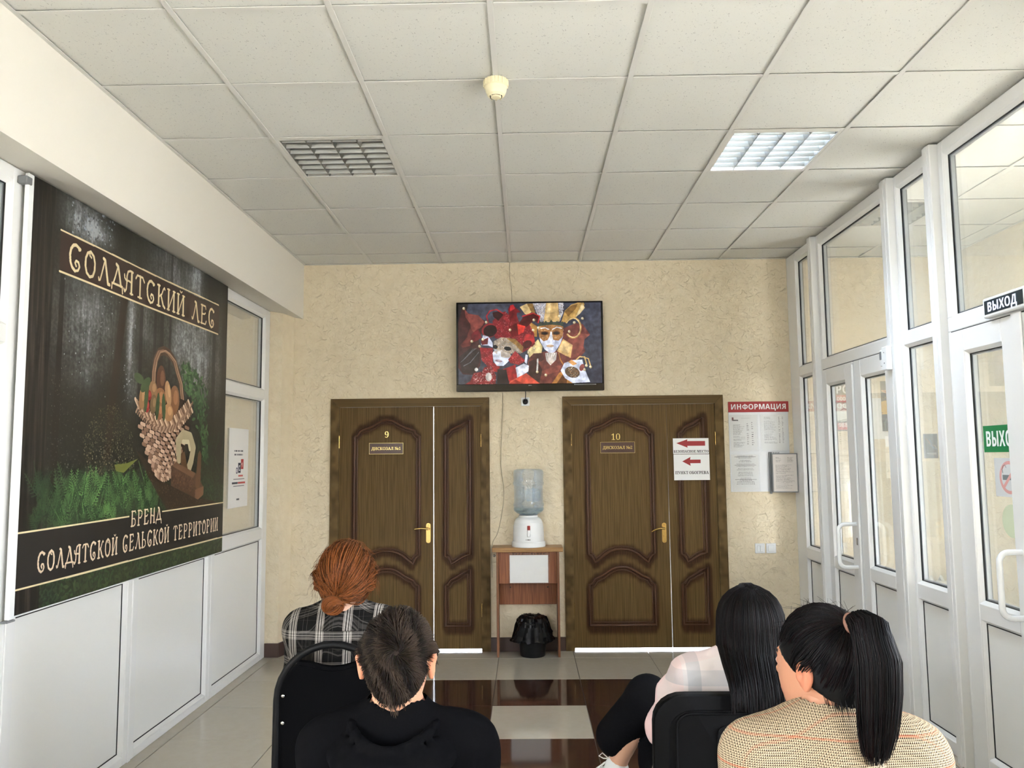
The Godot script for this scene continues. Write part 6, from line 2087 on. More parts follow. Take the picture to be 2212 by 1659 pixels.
# ------------------------------------------------------------------ people
class SD:                                       # signed distance grid meshed with surface nets
	var lo: Vector3
	var cs: float
	var nx: int
	var ny: int
	var nz: int
	var g := PackedFloat32Array()
	func _init(a: Vector3, b: Vector3, cell: float) -> void:
		lo = a; cs = cell
		nx = int((b.x - a.x) / cell) + 2
		ny = int((b.y - a.y) / cell) + 2
		nz = int((b.z - a.z) / cell) + 2
		g.resize(nx * ny * nz)
		g.fill(1.0)
	func cap(a: Vector3, b: Vector3, ra: float, rb: float, k := 0.03, sc := Vector3.ONE) -> void:   # tapered capsule, flattened by sc
		var rr := maxf(ra, rb) + k + cs * 2.0
		var ext := Vector3(rr, rr, rr) * sc + Vector3.ONE * cs
		var p0 := ((a.min(b) - ext - lo) / cs).floor()
		var p1 := ((a.max(b) + ext - lo) / cs).ceil()
		var inv := Vector3.ONE / sc
		var ms := minf(sc.x, minf(sc.y, sc.z))
		var a2 := a * inv
		var ab := b * inv - a2
		var ll := maxf(ab.length_squared(), 1e-9)
		var dr := rb - ra
		for z in range(maxi(0, int(p0.z)), mini(nz, int(p1.z) + 1)):
			for y in range(maxi(0, int(p0.y)), mini(ny, int(p1.y) + 1)):
				var row := (z * ny + y) * nx
				for x in range(maxi(0, int(p0.x)), mini(nx, int(p1.x) + 1)):
					var q := (lo + Vector3(x, y, z) * cs) * inv - a2
					var t := clampf(q.dot(ab) / ll, 0.0, 1.0)
					var d := ((q - ab * t).length() - ra - dr * t) * ms
					var o := g[row + x]
					var h := k - absf(o - d)
					if h > 0.0: g[row + x] = minf(o, d) - h * h / k * 0.25
					elif d < o: g[row + x] = d
	func ell(c: Vector3, r: Vector3, k := 0.02) -> void:
		var m := minf(r.x, minf(r.y, r.z))
		cap(c, c + Vector3(0, 0, 1e-5), m, m, k, r / m)
	func carve(c: Vector3, r: float, k := 0.006) -> void:      # smooth hollow
		var p0 := ((c - Vector3.ONE * (r + k + cs) - lo) / cs).floor()
		var p1 := ((c + Vector3.ONE * (r + k + cs) - lo) / cs).ceil()
		for z in range(maxi(0, int(p0.z)), mini(nz, int(p1.z) + 1)):
			for y in range(maxi(0, int(p0.y)), mini(ny, int(p1.y) + 1)):
				for x in range(maxi(0, int(p0.x)), mini(nx, int(p1.x) + 1)):
					var i := (z * ny + y) * nx + x
					var d := r - (lo + Vector3(x, y, z) * cs - c).length()
					var h := maxf(k - absf(g[i] - d), 0.0)
					g[i] = maxf(g[i], d) + h * h / k * 0.25
	func cut(p: Vector3, n: Vector3) -> void:                   # keep the side that n points to
		n = n.normalized()
		for z in nz:
			for y in ny:
				var row := (z * ny + y) * nx
				for x in nx:
					var d := -(lo + Vector3(x, y, z) * cs - p).dot(n)
					if d > g[row + x]: g[row + x] = d
	func at(p: Vector3) -> float:
		var q := (p - lo) / cs
		var x := clampi(int(q.x), 0, nx - 2)
		var y := clampi(int(q.y), 0, ny - 2)
		var z := clampi(int(q.z), 0, nz - 2)
		var f := Vector3(clampf(q.x - x, 0, 1), clampf(q.y - y, 0, 1), clampf(q.z - z, 0, 1))
		var i := (z * ny + y) * nx + x
		var j := i + nx * ny
		var a := lerpf(lerpf(g[i], g[i + 1], f.x), lerpf(g[i + nx], g[i + nx + 1], f.x), f.y)
		var b := lerpf(lerpf(g[j], g[j + 1], f.x), lerpf(g[j + nx], g[j + nx + 1], f.x), f.y)
		return lerpf(a, b, f.z)
	func grad(p: Vector3) -> Vector3:
		var e := cs
		return Vector3(at(p + Vector3(e, 0, 0)) - at(p - Vector3(e, 0, 0)), at(p + Vector3(0, e, 0)) - at(p - Vector3(0, e, 0)), at(p + Vector3(0, 0, e)) - at(p - Vector3(0, 0, e))).normalized()
	var tab := PackedFloat32Array()
	var tab_at := Vector3.ZERO
	func march(c: Vector3, d: Vector3) -> float:
		var t := 0.150
		while t > 0.0:
			var v := at(c + d * t)
			if v < 0.0004: break
			t -= clampf(v * 0.8, 0.0008, 0.006)
		return t
	func surf(c: Vector3, d: Vector3) -> Vector3:               # outermost surface point on a ray from c, through a table of directions
		if tab.is_empty() or not c.is_equal_approx(tab_at):
			tab_at = c
			tab.resize(41 * 81)
			for j in 41:
				var la := -PI / 2 + PI * j / 40.0
				for i in 81:
					var lg := TAU * i / 80.0
					tab[j * 81 + i] = march(c, Vector3(cos(la) * cos(lg), sin(la), cos(la) * sin(lg)))
		var y := (asin(clampf(d.y, -1.0, 1.0)) + PI / 2) / PI * 40.0
		var x := fposmod(atan2(d.z, d.x), TAU) / TAU * 80.0
		var j0 := mini(int(y), 39)
		var i0 := mini(int(x), 79)
		var k := j0 * 81 + i0
		var r := lerpf(lerpf(tab[k], tab[k + 1], x - i0), lerpf(tab[k + 81], tab[k + 82], x - i0), y - j0)
		return c + d * r
	func arrays(tint: Callable) -> Array:
		var vi := PackedInt32Array()
		vi.resize(nx * ny * nz)
		vi.fill(-1)
		var vs := PackedVector3Array()
		var sx := 1
		var sy := nx
		var sz := nx * ny
		var off := PackedInt32Array([0, sx, sy, sx + sy, sz, sz + sx, sz + sy, sz + sx + sy])
		var edges := [[0, 1], [2, 3], [4, 5], [6, 7], [0, 2], [1, 3], [4, 6], [5, 7], [0, 4], [1, 5], [2, 6], [3, 7]]
		var lim := cs * 2.2
		for z in nz - 1:
			for y in ny - 1:
				var row := (z * ny + y) * nx
				for x in nx - 1:
					var i := row + x
					var v0 := g[i]
					if v0 > lim or v0 < -lim: continue
					var s := 0
					for k in 8:
						if g[i + off[k]] < 0.0: s += 1
					if s == 0 or s == 8: continue
					var sum := Vector3.ZERO
					var n := 0
					for e in edges:
						var a := g[i + off[e[0]]]
						var b := g[i + off[e[1]]]
						if (a < 0.0) != (b < 0.0):
							var t := a / (a - b)
							var pa := Vector3(e[0] & 1, (e[0] >> 1) & 1, e[0] >> 2)
							var pb := Vector3(e[1] & 1, (e[1] >> 1) & 1, e[1] >> 2)
							sum += pa.lerp(pb, t)
							n += 1
					vi[i] = vs.size()
					vs.append(lo + (Vector3(x, y, z) + sum / n) * cs)
		var idx := PackedInt32Array()
		for z in range(1, nz - 1):
			for y in range(1, ny - 1):
				var row := (z * ny + y) * nx
				for x in range(1, nx - 1):
					var i := row + x
					if vi[i] < 0 and absf(g[i]) > lim: continue
					var a := g[i] < 0.0
					for ax in 3:
						var d: int = [sx, sy, sz][ax]
						if a == (g[i + d] < 0.0): continue
						var u: int = [sy, sz, sx][ax]
						var w: int = [sz, sx, sy][ax]
						var q0 := vi[i - u - w]
						var q1 := vi[i - w]
						var q2 := vi[i]
						var q3 := vi[i - u]
						if q0 < 0 or q1 < 0 or q2 < 0 or q3 < 0: continue
						if a: idx.append_array(PackedInt32Array([q0, q2, q1, q0, q3, q2]))
						else: idx.append_array(PackedInt32Array([q0, q1, q2, q0, q2, q3]))
		var nn := PackedVector3Array()
		nn.resize(vs.size())
		for k in range(0, idx.size(), 3):
			var f := (vs[idx[k + 2]] - vs[idx[k]]).cross(vs[idx[k + 1]] - vs[idx[k]])
			nn[idx[k]] += f; nn[idx[k + 1]] += f; nn[idx[k + 2]] += f
		var cc := PackedColorArray()
		for k in vs.size():
			nn[k] = nn[k].normalized()
			cc.append(tint.call(vs[k]))
		return [vs, nn, cc, idx]

func sd_mesh(list: Array) -> ArrayMesh:          # joins several surface-net results into one mesh
	var v := PackedVector3Array()
	var n := PackedVector3Array()
	var c := PackedColorArray()
	var ix := PackedInt32Array()
	for a in list:
		var o := v.size()
		v.append_array(a[0]); n.append_array(a[1]); c.append_array(a[2])
		for i in a[3]: ix.append(i + o)
	var arr := []
	arr.resize(Mesh.ARRAY_MAX)
	arr[Mesh.ARRAY_VERTEX] = v
	arr[Mesh.ARRAY_NORMAL] = n
	arr[Mesh.ARRAY_COLOR] = c
	arr[Mesh.ARRAY_INDEX] = ix
	var m := ArrayMesh.new()
	m.add_surface_from_arrays(Mesh.PRIMITIVE_TRIANGLES, arr)
	return m

class Strands:                                  # thin three-sided hairs
	var v := PackedVector3Array()
	var n := PackedVector3Array()
	var c := PackedColorArray()
	var ix := PackedInt32Array()
	func add(pts: PackedVector3Array, r0: float, r1: float, col: Color) -> void:
		var k := pts.size()
		var o := v.size()
		var side := Vector3.ZERO
		for j in k:
			var d := (pts[mini(j + 1, k - 1)] - pts[maxi(j - 1, 0)]).normalized()
			side = side - d * side.dot(d)
			if side.length_squared() < 1e-8: side = d.cross(Vector3(0.3, 0.5, 0.81))
			side = side.normalized()
			var up := d.cross(side)
			var r := lerpf(r0, r1, float(j) / (k - 1))
			for i in 3:
				var a := TAU * i / 3
				var q := side * cos(a) + up * sin(a)
				v.append(pts[j] + q * r)
				n.append(q)
				c.append(col)
		for j in k - 1:
			for i in 3:
				var a := o + j * 3 + i
				var b := o + j * 3 + (i + 1) % 3
				ix.append_array(PackedInt32Array([a, b + 3, b, a, a + 3, b + 3]))
	func mesh() -> ArrayMesh:
		var arr := []
		arr.resize(Mesh.ARRAY_MAX)
		arr[Mesh.ARRAY_VERTEX] = v
		arr[Mesh.ARRAY_NORMAL] = n
		arr[Mesh.ARRAY_COLOR] = c
		arr[Mesh.ARRAY_INDEX] = ix
		var m := ArrayMesh.new()
		m.add_surface_from_arrays(Mesh.PRIMITIVE_TRIANGLES, arr)
		return m

func hair_mat(called: String, rough: float) -> StandardMaterial3D:
	var m := mat(called, Color.WHITE, rough, 0.0, 0.25)
	m.vertex_color_use_as_albedo = true
	return m

func head_field(ears := true) -> SD:            # head about its own centre, facing -z, 0.23 high
	var s := SD.new(Vector3(-0.11, -0.19, -0.145), Vector3(0.11, 0.135, 0.13), 0.004)
	s.ell(Vector3(0, 0.025, 0.008), Vector3(0.074, 0.090, 0.094), 0.02)
	s.ell(Vector3(0, -0.025, -0.040), Vector3(0.062, 0.080, 0.058), 0.03)
	s.cap(Vector3(0, -0.065, -0.035), Vector3(0, -0.094, -0.070), 0.044, 0.024, 0.03)
	s.cap(Vector3(0, -0.03, 0.026), Vector3(0, -0.150, 0.014), 0.056, 0.054, 0.03)
	s.cap(Vector3(0, 0.012, -0.094), Vector3(0, -0.022, -0.112), 0.007, 0.012, 0.012)     # nose
	s.ell(Vector3(-0.009, -0.025, -0.103), Vector3(0.008, 0.007, 0.009), 0.006)
	s.ell(Vector3(0.009, -0.025, -0.103), Vector3(0.008, 0.007, 0.009), 0.006)
	s.cap(Vector3(-0.030, 0.022, -0.086), Vector3(0.030, 0.022, -0.086), 0.008, 0.008, 0.012)   # brow
	for x in [-0.031, 0.031]:
		s.carve(Vector3(x, 0.006, -0.101), 0.013, 0.012)
		s.ell(Vector3(x, 0.005, -0.085), Vector3(0.012, 0.009, 0.010), 0.003)
	s.cap(Vector3(-0.019, -0.054, -0.096), Vector3(0.019, -0.054, -0.096), 0.005, 0.005, 0.006)
	s.cap(Vector3(-0.015, -0.063, -0.095), Vector3(0.015, -0.063, -0.095), 0.006, 0.006, 0.006)
	if ears:
		for x in [-1.0, 1.0]:
			s.ell(Vector3(x * 0.079, -0.004, 0.018), Vector3(0.009, 0.030, 0.019), 0.008)
			s.cap(Vector3(x * 0.080, -0.010, 0.004), Vector3(x * 0.086, 0.018, 0.012), 0.005, 0.006, 0.006)
			s.cap(Vector3(x * 0.086, 0.018, 0.012), Vector3(x * 0.089, 0.016, 0.030), 0.006, 0.006, 0.006)
			s.cap(Vector3(x * 0.089, 0.016, 0.030), Vector3(x * 0.083, -0.030, 0.022), 0.006, 0.005, 0.006)
			s.carve(Vector3(x * 0.094, -0.004, 0.014), 0.009, 0.004)
	return s

func hand_field(wr: Vector3, tip: Vector3, nrm: Vector3, thumb_side: float) -> SD:   # relaxed hand, palm down, five bent fingers
	var d := (tip - wr).normalized()
	var side := d.cross(nrm).normalized()
	var up := side.cross(d).normalized()
	var s := SD.new(wr.min(tip) - Vector3.ONE * 0.07, wr.max(tip) + Vector3.ONE * 0.07, 0.004)
	s.cap(wr - d * 0.03, wr + d * 0.02, 0.027, 0.026, 0.02)
	s.cap(wr + d * 0.02, wr + d * 0.075, 0.030, 0.034, 0.02, Vector3(1, 0.6, 1))
	var len := [0.070, 0.078, 0.073, 0.058]
	for i in 4:
		var off := side * (-0.027 + 0.018 * i) * thumb_side
		var a := wr + d * 0.085 + off
		var b: Vector3 = a + d * len[i] * 0.5 + off * 0.12 + up * 0.004
		var c: Vector3 = b + d * len[i] * 0.45 - up * 0.014
		s.cap(a - d * 0.02, b, 0.0095, 0.0085, 0.006)
		s.cap(b, c, 0.0085, 0.007, 0.004)
	var t0 := wr + d * 0.025 - side * 0.024 * thumb_side
	var t1 := t0 + d * 0.035 - side * 0.022 * thumb_side - up * 0.004
	var t2 := t1 + d * 0.032 - side * 0.004 * thumb_side - up * 0.006
	s.cap(t0, t1, 0.013, 0.011, 0.010)
	s.cap(t1, t2, 0.011, 0.008, 0.004)
	return s

# J: joints relative to the person's base; everything below is built from them
func person(o: Node3D, J: Dictionary, L: Dictionary) -> SD:
	var skin: Color = (L.skin as Color).srgb_to_linear()
	var hs: float = L.get("head_scale", 1.0)
	var hb := Basis.from_euler(L.get("head_turn", Vector3.ZERO)).scaled(Vector3.ONE * hs)
	var head := head_field()
	var tint := func(p: Vector3) -> Color:
		if p.z < -0.086 and p.y < -0.046 and p.y > -0.072 and absf(p.x) < 0.026: return skin * Color(0.85, 0.55, 0.55)
		if absf(absf(p.x) - 0.031) < 0.011 and absf(p.y - 0.005) < 0.007 and p.z < -0.088: return Color(0.05, 0.035, 0.03) if absf(absf(p.x) - 0.031) < 0.005 else Color(0.7, 0.68, 0.66)
		if absf(absf(p.x) - 0.031) < 0.018 and absf(p.y - 0.026) < 0.004 and p.z < -0.08: return (L.hair as Color).srgb_to_linear()
		if absf(p.x) > 0.076 and p.z > -0.01 and p.z < 0.045: return skin * Color(1.08, 0.86, 0.80)
		return skin
	var ha := head.arrays(tint)
	for i in ha[0].size():
		ha[0][i] = hb * ha[0][i] + J.head
		ha[1][i] = (hb * ha[1][i]).normalized()
	var plain_skin := func(_p: Vector3) -> Color: return skin
	# body: one continuous field for trunk, neck, arms and legs
	var lo: Vector3 = J.pelvis
	var hi: Vector3 = J.pelvis
	for k in J:
		lo = lo.min(J[k]); hi = hi.max(J[k])
	var body := SD.new(lo - Vector3.ONE * 0.2, Vector3(hi.x + 0.2, (J.neck as Vector3).y + 0.10, hi.z + 0.2), 0.014)
	trunk(body, J, 0.0, L.get("girth", 1.0))
	body.cap(J.neck, J.neck + (J.head - J.neck) * 0.6, 0.058, 0.052, 0.03)
	for s in ["l", "r"]:
		body.cap(J["sh" + s], J["el" + s], 0.044, 0.036, 0.03)
		body.cap(J["el" + s], J["wr" + s], 0.036, 0.026, 0.02)
		body.cap(J["hip" + s], J["kn" + s], 0.078, 0.054, 0.04)
		body.cap(J["kn" + s], J["an" + s], 0.050, 0.033, 0.03)
		body.cap(J["an" + s] + Vector3(0, -0.02, 0.02), J["toe" + s], 0.032, 0.024, 0.03)
	var list := [ha, body.arrays(plain_skin)]
	for s in ["l", "r"]:
		var dir: Vector3 = (J["wr" + s] - J["el" + s]).normalized()
		dir.y = minf(dir.y, -0.05)
		list.append(hand_field(J["wr" + s], J["wr" + s] + dir.normalized() * 0.17, Vector3.UP, -1.0 if s == "l" else 1.0).arrays(plain_skin))
	part(o, "body", sd_mesh(list), M.skin)
	# upper garment
	var t := SD.new(lo - Vector3.ONE * 0.2, Vector3(hi.x + 0.22, (J.neck as Vector3).y + 0.06, hi.z + 0.22), 0.010)
	trunk(t, J, 0.016, L.get("girth", 1.0))
	for s in ["l", "r"]:
		t.cap(J["sh" + s], J["el" + s], 0.060, 0.056, 0.04)
		t.cap(J["el" + s], J["wr" + s] - (J["wr" + s] - J["el" + s]).normalized() * 0.03, 0.056, 0.042, 0.03)
	t.cap(J.neck + Vector3(0, -0.05, 0.0), J.neck + (J.head - J.neck).normalized() * L.get("neck_rise", 0.012), 0.072, 0.064, 0.03)
	if L.has("extra"):
		for e in L.extra: t.cap(e[0], e[1], e[2], e[3], 0.025)
	if L.get("folds", 0.0) > 0.0:              # loose cloth: shallow creases
		var f := FastNoiseLite.new()
		f.seed = 31
		f.frequency = 7.0
		for z in t.nz:
			for y in t.ny:
				var row: int = (z * t.ny + y) * t.nx
				for x in t.nx:
					var d: float = t.g[row + x]
					if absf(d) < 0.03: t.g[row + x] = d + L.folds * f.get_noise_3d(x * t.cs, y * t.cs * 0.5, z * t.cs)
	t.cut(Vector3(0, L.get("hem", 0.47), 0), Vector3.UP)
	var white := func(_p: Vector3) -> Color: return Color.WHITE
	part(o, L.get("top_name", "shirt"), sd_mesh([t.arrays(white)]), L.top)
	# trousers and shoes
	var tr := SD.new(lo - Vector3.ONE * 0.2, Vector3(hi.x + 0.2, maxf(J.pelvis.y, maxf(J.knl.y, J.knr.y)) + 0.2, hi.z + 0.2), 0.012)
	tr.cap(J.hipl, J.hipr, 0.10, 0.10, 0.04)
	for s in ["l", "r"]:
		tr.cap(J["hip" + s], J["kn" + s], 0.092, 0.072, 0.04)
		tr.cap(J["kn" + s], J["an" + s] + Vector3(0, L.get("cuff", 0.04), 0), 0.072, L.get("flare", 0.055), 0.03)
	part(o, "trousers", sd_mesh([tr.arrays(white)]), L.bottom)
	for s in ["l", "r"]:
		var a: Vector3 = J["an" + s]
		var e: Vector3 = J["toe" + s]
		var sh := SD.new(a.min(e) - Vector3.ONE * 0.09, a.max(e) + Vector3.ONE * 0.09, 0.007)
		sh.cap(a + Vector3(0, -0.025, 0.025), e, 0.042, 0.034, 0.02, Vector3(1, 0.85, 1))
		sh.cap(a + Vector3(0, -0.03, 0.02), a + Vector3(0, 0.0, 0.01), 0.044, 0.040, 0.02)
		var so := part(o, "shoe", sd_mesh([sh.arrays(white)]), L.shoe)
		var lc := MB.new()
		for k in 3:
			var m := a.lerp(e, 0.30 + 0.17 * k)
			var up := Vector3(0, 0.034 - 0.003 * k, 0)
			lc.tube([m + Vector3(-0.024, 0.012, 0) , m + up, m + Vector3(0.024, 0.012, 0)], 0.0025, 5)
		var kn := a.lerp(e, 0.30) + Vector3(0, 0.036, 0)
		for sg in [-1.0, 1.0]:
			lc.tube([kn, kn + Vector3(sg * 0.022, 0.018, -0.004), kn + Vector3(sg * 0.034, 0.006, -0.008), kn + Vector3(sg * 0.018, -0.002, -0.006), kn], 0.0022, 5)
		part(so, "laces", lc, L.get("lace", M.paper))
	return head

func trunk(s: SD, J: Dictionary, g: float, w: float) -> void:
	var flat := Vector3(1, 1, 0.68)
	s.cap(J.pelvis, J.waist, 0.150 * w + g, 0.128 * w + g, 0.05, flat)
	s.cap(J.waist, J.chest, 0.128 * w + g, 0.140 * w + g, 0.05, flat)
	s.cap(J.chest, J.chest.lerp(J.neck, 0.55), 0.140 * w + g, 0.10 * w + g, 0.05, flat)
	for k in ["shl", "shr"]:
		var inn: Vector3 = (J.neck as Vector3).lerp(J[k], 0.25)
		s.cap(inn, J[k], 0.046 + g * 0.7, 0.046 + g * 0.8, 0.05)
		s.cap(J.chest, J[k], 0.08 + g, 0.050 + g * 0.8, 0.05, Vector3(1, 1, 0.8))

func seated(dx: float, neck_y: float, sh_y: float, sh_w: float, head: Vector3) -> Dictionary:   # upright sitter about a base on the floor, facing -z
	return {"pelvis": Vector3(dx, 0.575, 0.02), "waist": Vector3(dx, 0.73, 0.03), "chest": Vector3(dx, sh_y - 0.085, 0.02), "neck": Vector3(dx, neck_y, 0.03), "head": head,
		"shl": Vector3(dx - sh_w, sh_y, 0.03), "shr": Vector3(dx + sh_w, sh_y, 0.03), "ell": Vector3(dx - sh_w - 0.045, sh_y - 0.26, -0.04), "elr": Vector3(dx + sh_w + 0.045, sh_y - 0.26, -0.04),
		"wrl": Vector3(dx - 0.11, 0.640, -0.24), "wrr": Vector3(dx + 0.11, 0.640, -0.24), "hipl": Vector3(dx - 0.09, 0.545, -0.02), "hipr": Vector3(dx + 0.09, 0.545, -0.02),
		"knl": Vector3(dx - 0.10, 0.505, -0.40), "knr": Vector3(dx + 0.10, 0.505, -0.40), "anl": Vector3(dx - 0.10, 0.085, -0.27), "anr": Vector3(dx + 0.10, 0.085, -0.27),
		"toel": Vector3(dx - 0.11, 0.034, -0.42), "toer": Vector3(dx + 0.11, 0.034, -0.42)}

func collar_band(c: Vector3, r0: Vector2, r1: Vector2, y0: float, y1: float, dip: float, m: Material, o: Node3D) -> void:   # folded collar: r0, y0 at its top edge, r1, y1 at its lower edge, open at the front
	var b := MB.new()
	var n := 28
	var rows := [[r0 - Vector2(0.006, 0.006), y0 - 0.035], [r0 - Vector2(0.003, 0.003), y0 - 0.004], [r0, y0], [r0 + Vector2(0.004, 0.004), y0 - 0.002], [r0.lerp(r1, 0.55), lerpf(y0, y1, 0.5)], [r1, y1], [r1 - Vector2(0.004, 0.004), y1 - 0.003]]
	for j in rows.size() - 1:
		for i in n:
			var q := []
			for e in [[i, j], [i + 1, j], [i + 1, j + 1], [i, j + 1]]:
				var a: float = lerpf(-2.75, 2.75, float(e[0]) / n)
				var rr: Vector2 = rows[e[1]][0]
				var front := (1.0 - cos(a)) * 0.5
				q.append(c + Vector3(sin(a) * rr.x, rows[e[1]][1] - dip * front, cos(a) * rr.y))
			b.quad(q[0], q[1], q[2], q[3])
	part(o, "collar", b, m)

func cap_hair(head: SD, puff: float, planes: Array, col: Color) -> Array:   # solid underlayer of the hair: skull shape, cut back to the hairline
	var s := SD.new(Vector3(-0.115, -0.14, -0.13), Vector3(0.115, 0.15, 0.14), 0.005)
	s.ell(Vector3(0, 0.025, 0.008), Vector3(0.074 + puff, 0.090 + puff, 0.094 + puff), 0.02)
	s.cap(Vector3(0, -0.03, 0.026), Vector3(0, -0.135, 0.014), 0.056 + puff * 0.8, 0.054 + puff * 0.8, 0.03)
	for p in planes: s.cut(p[0], p[1])
	var c := col.srgb_to_linear()
	return s.arrays(func(_p: Vector3) -> Color: return c)

func moved(a: Array, b: Basis, at: Vector3) -> Array:
	for i in a[0].size():
		a[0][i] = b * a[0][i] + at
		a[1][i] = (b * a[1][i]).normalized()
	return a

func shade(col: Color, r: RandomNumberGenerator, spread: float) -> Color:   # each hair has its own tone
	var k := 1.0 + r.randf_range(-spread, spread)
	var c := col.srgb_to_linear()
	return Color(c.r * k, c.g * k, c.b * k)

func plaid_image() -> ImageTexture:            # black tartan with grey and off-white bars
	var w := 256
	var im := Image.create(w, w, false, Image.FORMAT_RGB8)
	var bar := func(t: int) -> Vector2:         # x: how light, y: line
		var k := 0.0
		if t >= 40 and t < 112: k = 0.16
		if t in range(48, 60) or t in range(72, 84) or t in range(94, 104): k = 0.66
		if t in range(40, 43) or t in range(110, 113): k = 0.9
		if t in range(170, 172) or t in range(206, 208): k = 0.28
		return Vector2(k, 0)
	for y in w:
		for x in w:
			var a: float = bar.call(x).x
			var b: float = bar.call((y + 30) % w).x * 0.62
			var weave := 0.85 if (x + y) % 4 < 2 else 1.0
			var k := clampf((a + b * (1.0 if a < 0.1 else 0.45)) * weave, 0.0, 1.0)
			im.set_pixel(x, y, Color8(24, 23, 22).lerp(Color8(232, 224, 214), k))
	return ImageTexture.create_from_image(im)

func hounds_image() -> ImageTexture:           # small brown and cream houndstooth with thin orange overcheck
	var t := 16
	var reps := 14
	var w := t * reps
	var im := Image.create(w, w, false, Image.FORMAT_RGB8)
	for y in w:
		for x in w:
			var u := x % t
			var v := y % t
			var warp := u < t / 2
			var weft := v < t / 2
			var dark := false
			if warp and weft: dark = true
			elif warp != weft: dark = (u + v) % t < t / 2
			var c := Color8(44, 32, 27) if dark else Color8(196, 178, 148)
			if y >= 7 * t and y < 8 * t: c = c.lerp(Color8(196, 92, 64), 0.45)
			im.set_pixel(x, y, c)
	return ImageTexture.create_from_image(im)

func pastel_image() -> ImageTexture:           # soft white, pink and grey check
	var w := 192
	var im := Image.create(w, w, false, Image.FORMAT_RGB8)
	for y in w:
		for x in w:
			var c := Color8(216, 206, 202)
			if x < 62: c = c.lerp(Color8(226, 178, 176), 0.42)
			if x >= 70 and x < 96: c = c.lerp(Color8(150, 154, 160), 0.5)
			if y < 48: c = c.lerp(Color8(226, 180, 178), 0.34)
			if y >= 84 and y < 112: c = c.lerp(Color8(150, 158, 164), 0.42)
			if (x + y) % 3 == 0: c = c.darkened(0.03)
			im.set_pixel(x, y, c)
	return ImageTexture.create_from_image(im)

func cloth(called: String, tex: Texture2D, scale: float, rough := 0.9) -> StandardMaterial3D:
	var m := mat(called, Color.WHITE, rough)
	m.albedo_texture = tex
	m.uv1_triplanar = true
	m.uv1_scale = Vector3.ONE * scale
	m.metallic_specular = 0.12
	return m

func sphere_dir(r: RandomNumberGenerator) -> Vector3:
	var z := r.randf_range(-1.0, 1.0)
	var a := r.randf() * TAU
	var q := sqrt(1.0 - z * z)
	return Vector3(q * cos(a), z, q * sin(a))

# hair combed over the skull towards one point; end in head space
func comb_to(st: Strands, head: SD, hb: Basis, at: Vector3, end: Vector3, n: int, r: RandomNumberGenerator, col: Color, puff: float, hairline: Callable, rad := 0.0011, spread := 0.35) -> void:
	var d1 := end.normalized()
	var got := 0
	var tries := 0
	while got < n and tries < n * 8:
		tries += 1
		var d0 := sphere_dir(r)
		if not hairline.call(d0): continue
		got += 1
		var pts := PackedVector3Array()
		var lift := puff * r.randf_range(0.55, 1.1)
		var k := 9
		var wob := sphere_dir(r) * 0.03
		for j in k:
			var t := float(j) / (k - 1)
			var d := d0.slerp(d1, t)
			d = (d + wob * sin(PI * t)).normalized()
			var p := head.surf(Vector3(0, 0.01, 0.005), d)
			var h := lift * (0.25 + 0.75 * sin(PI * minf(t * 1.15, 1.0) * 0.85)) + 0.003
			p += d * h
			if t > 0.8: p = p.lerp(end + wob * 0.25, (t - 0.8) / 0.2)
			pts.append(hb * p + at)
		st.add(pts, rad, rad * 0.7, shade(col, r, spread))

func build_people() -> void:
	red_haired()
	boy()
	long_haired()
	ponytail()

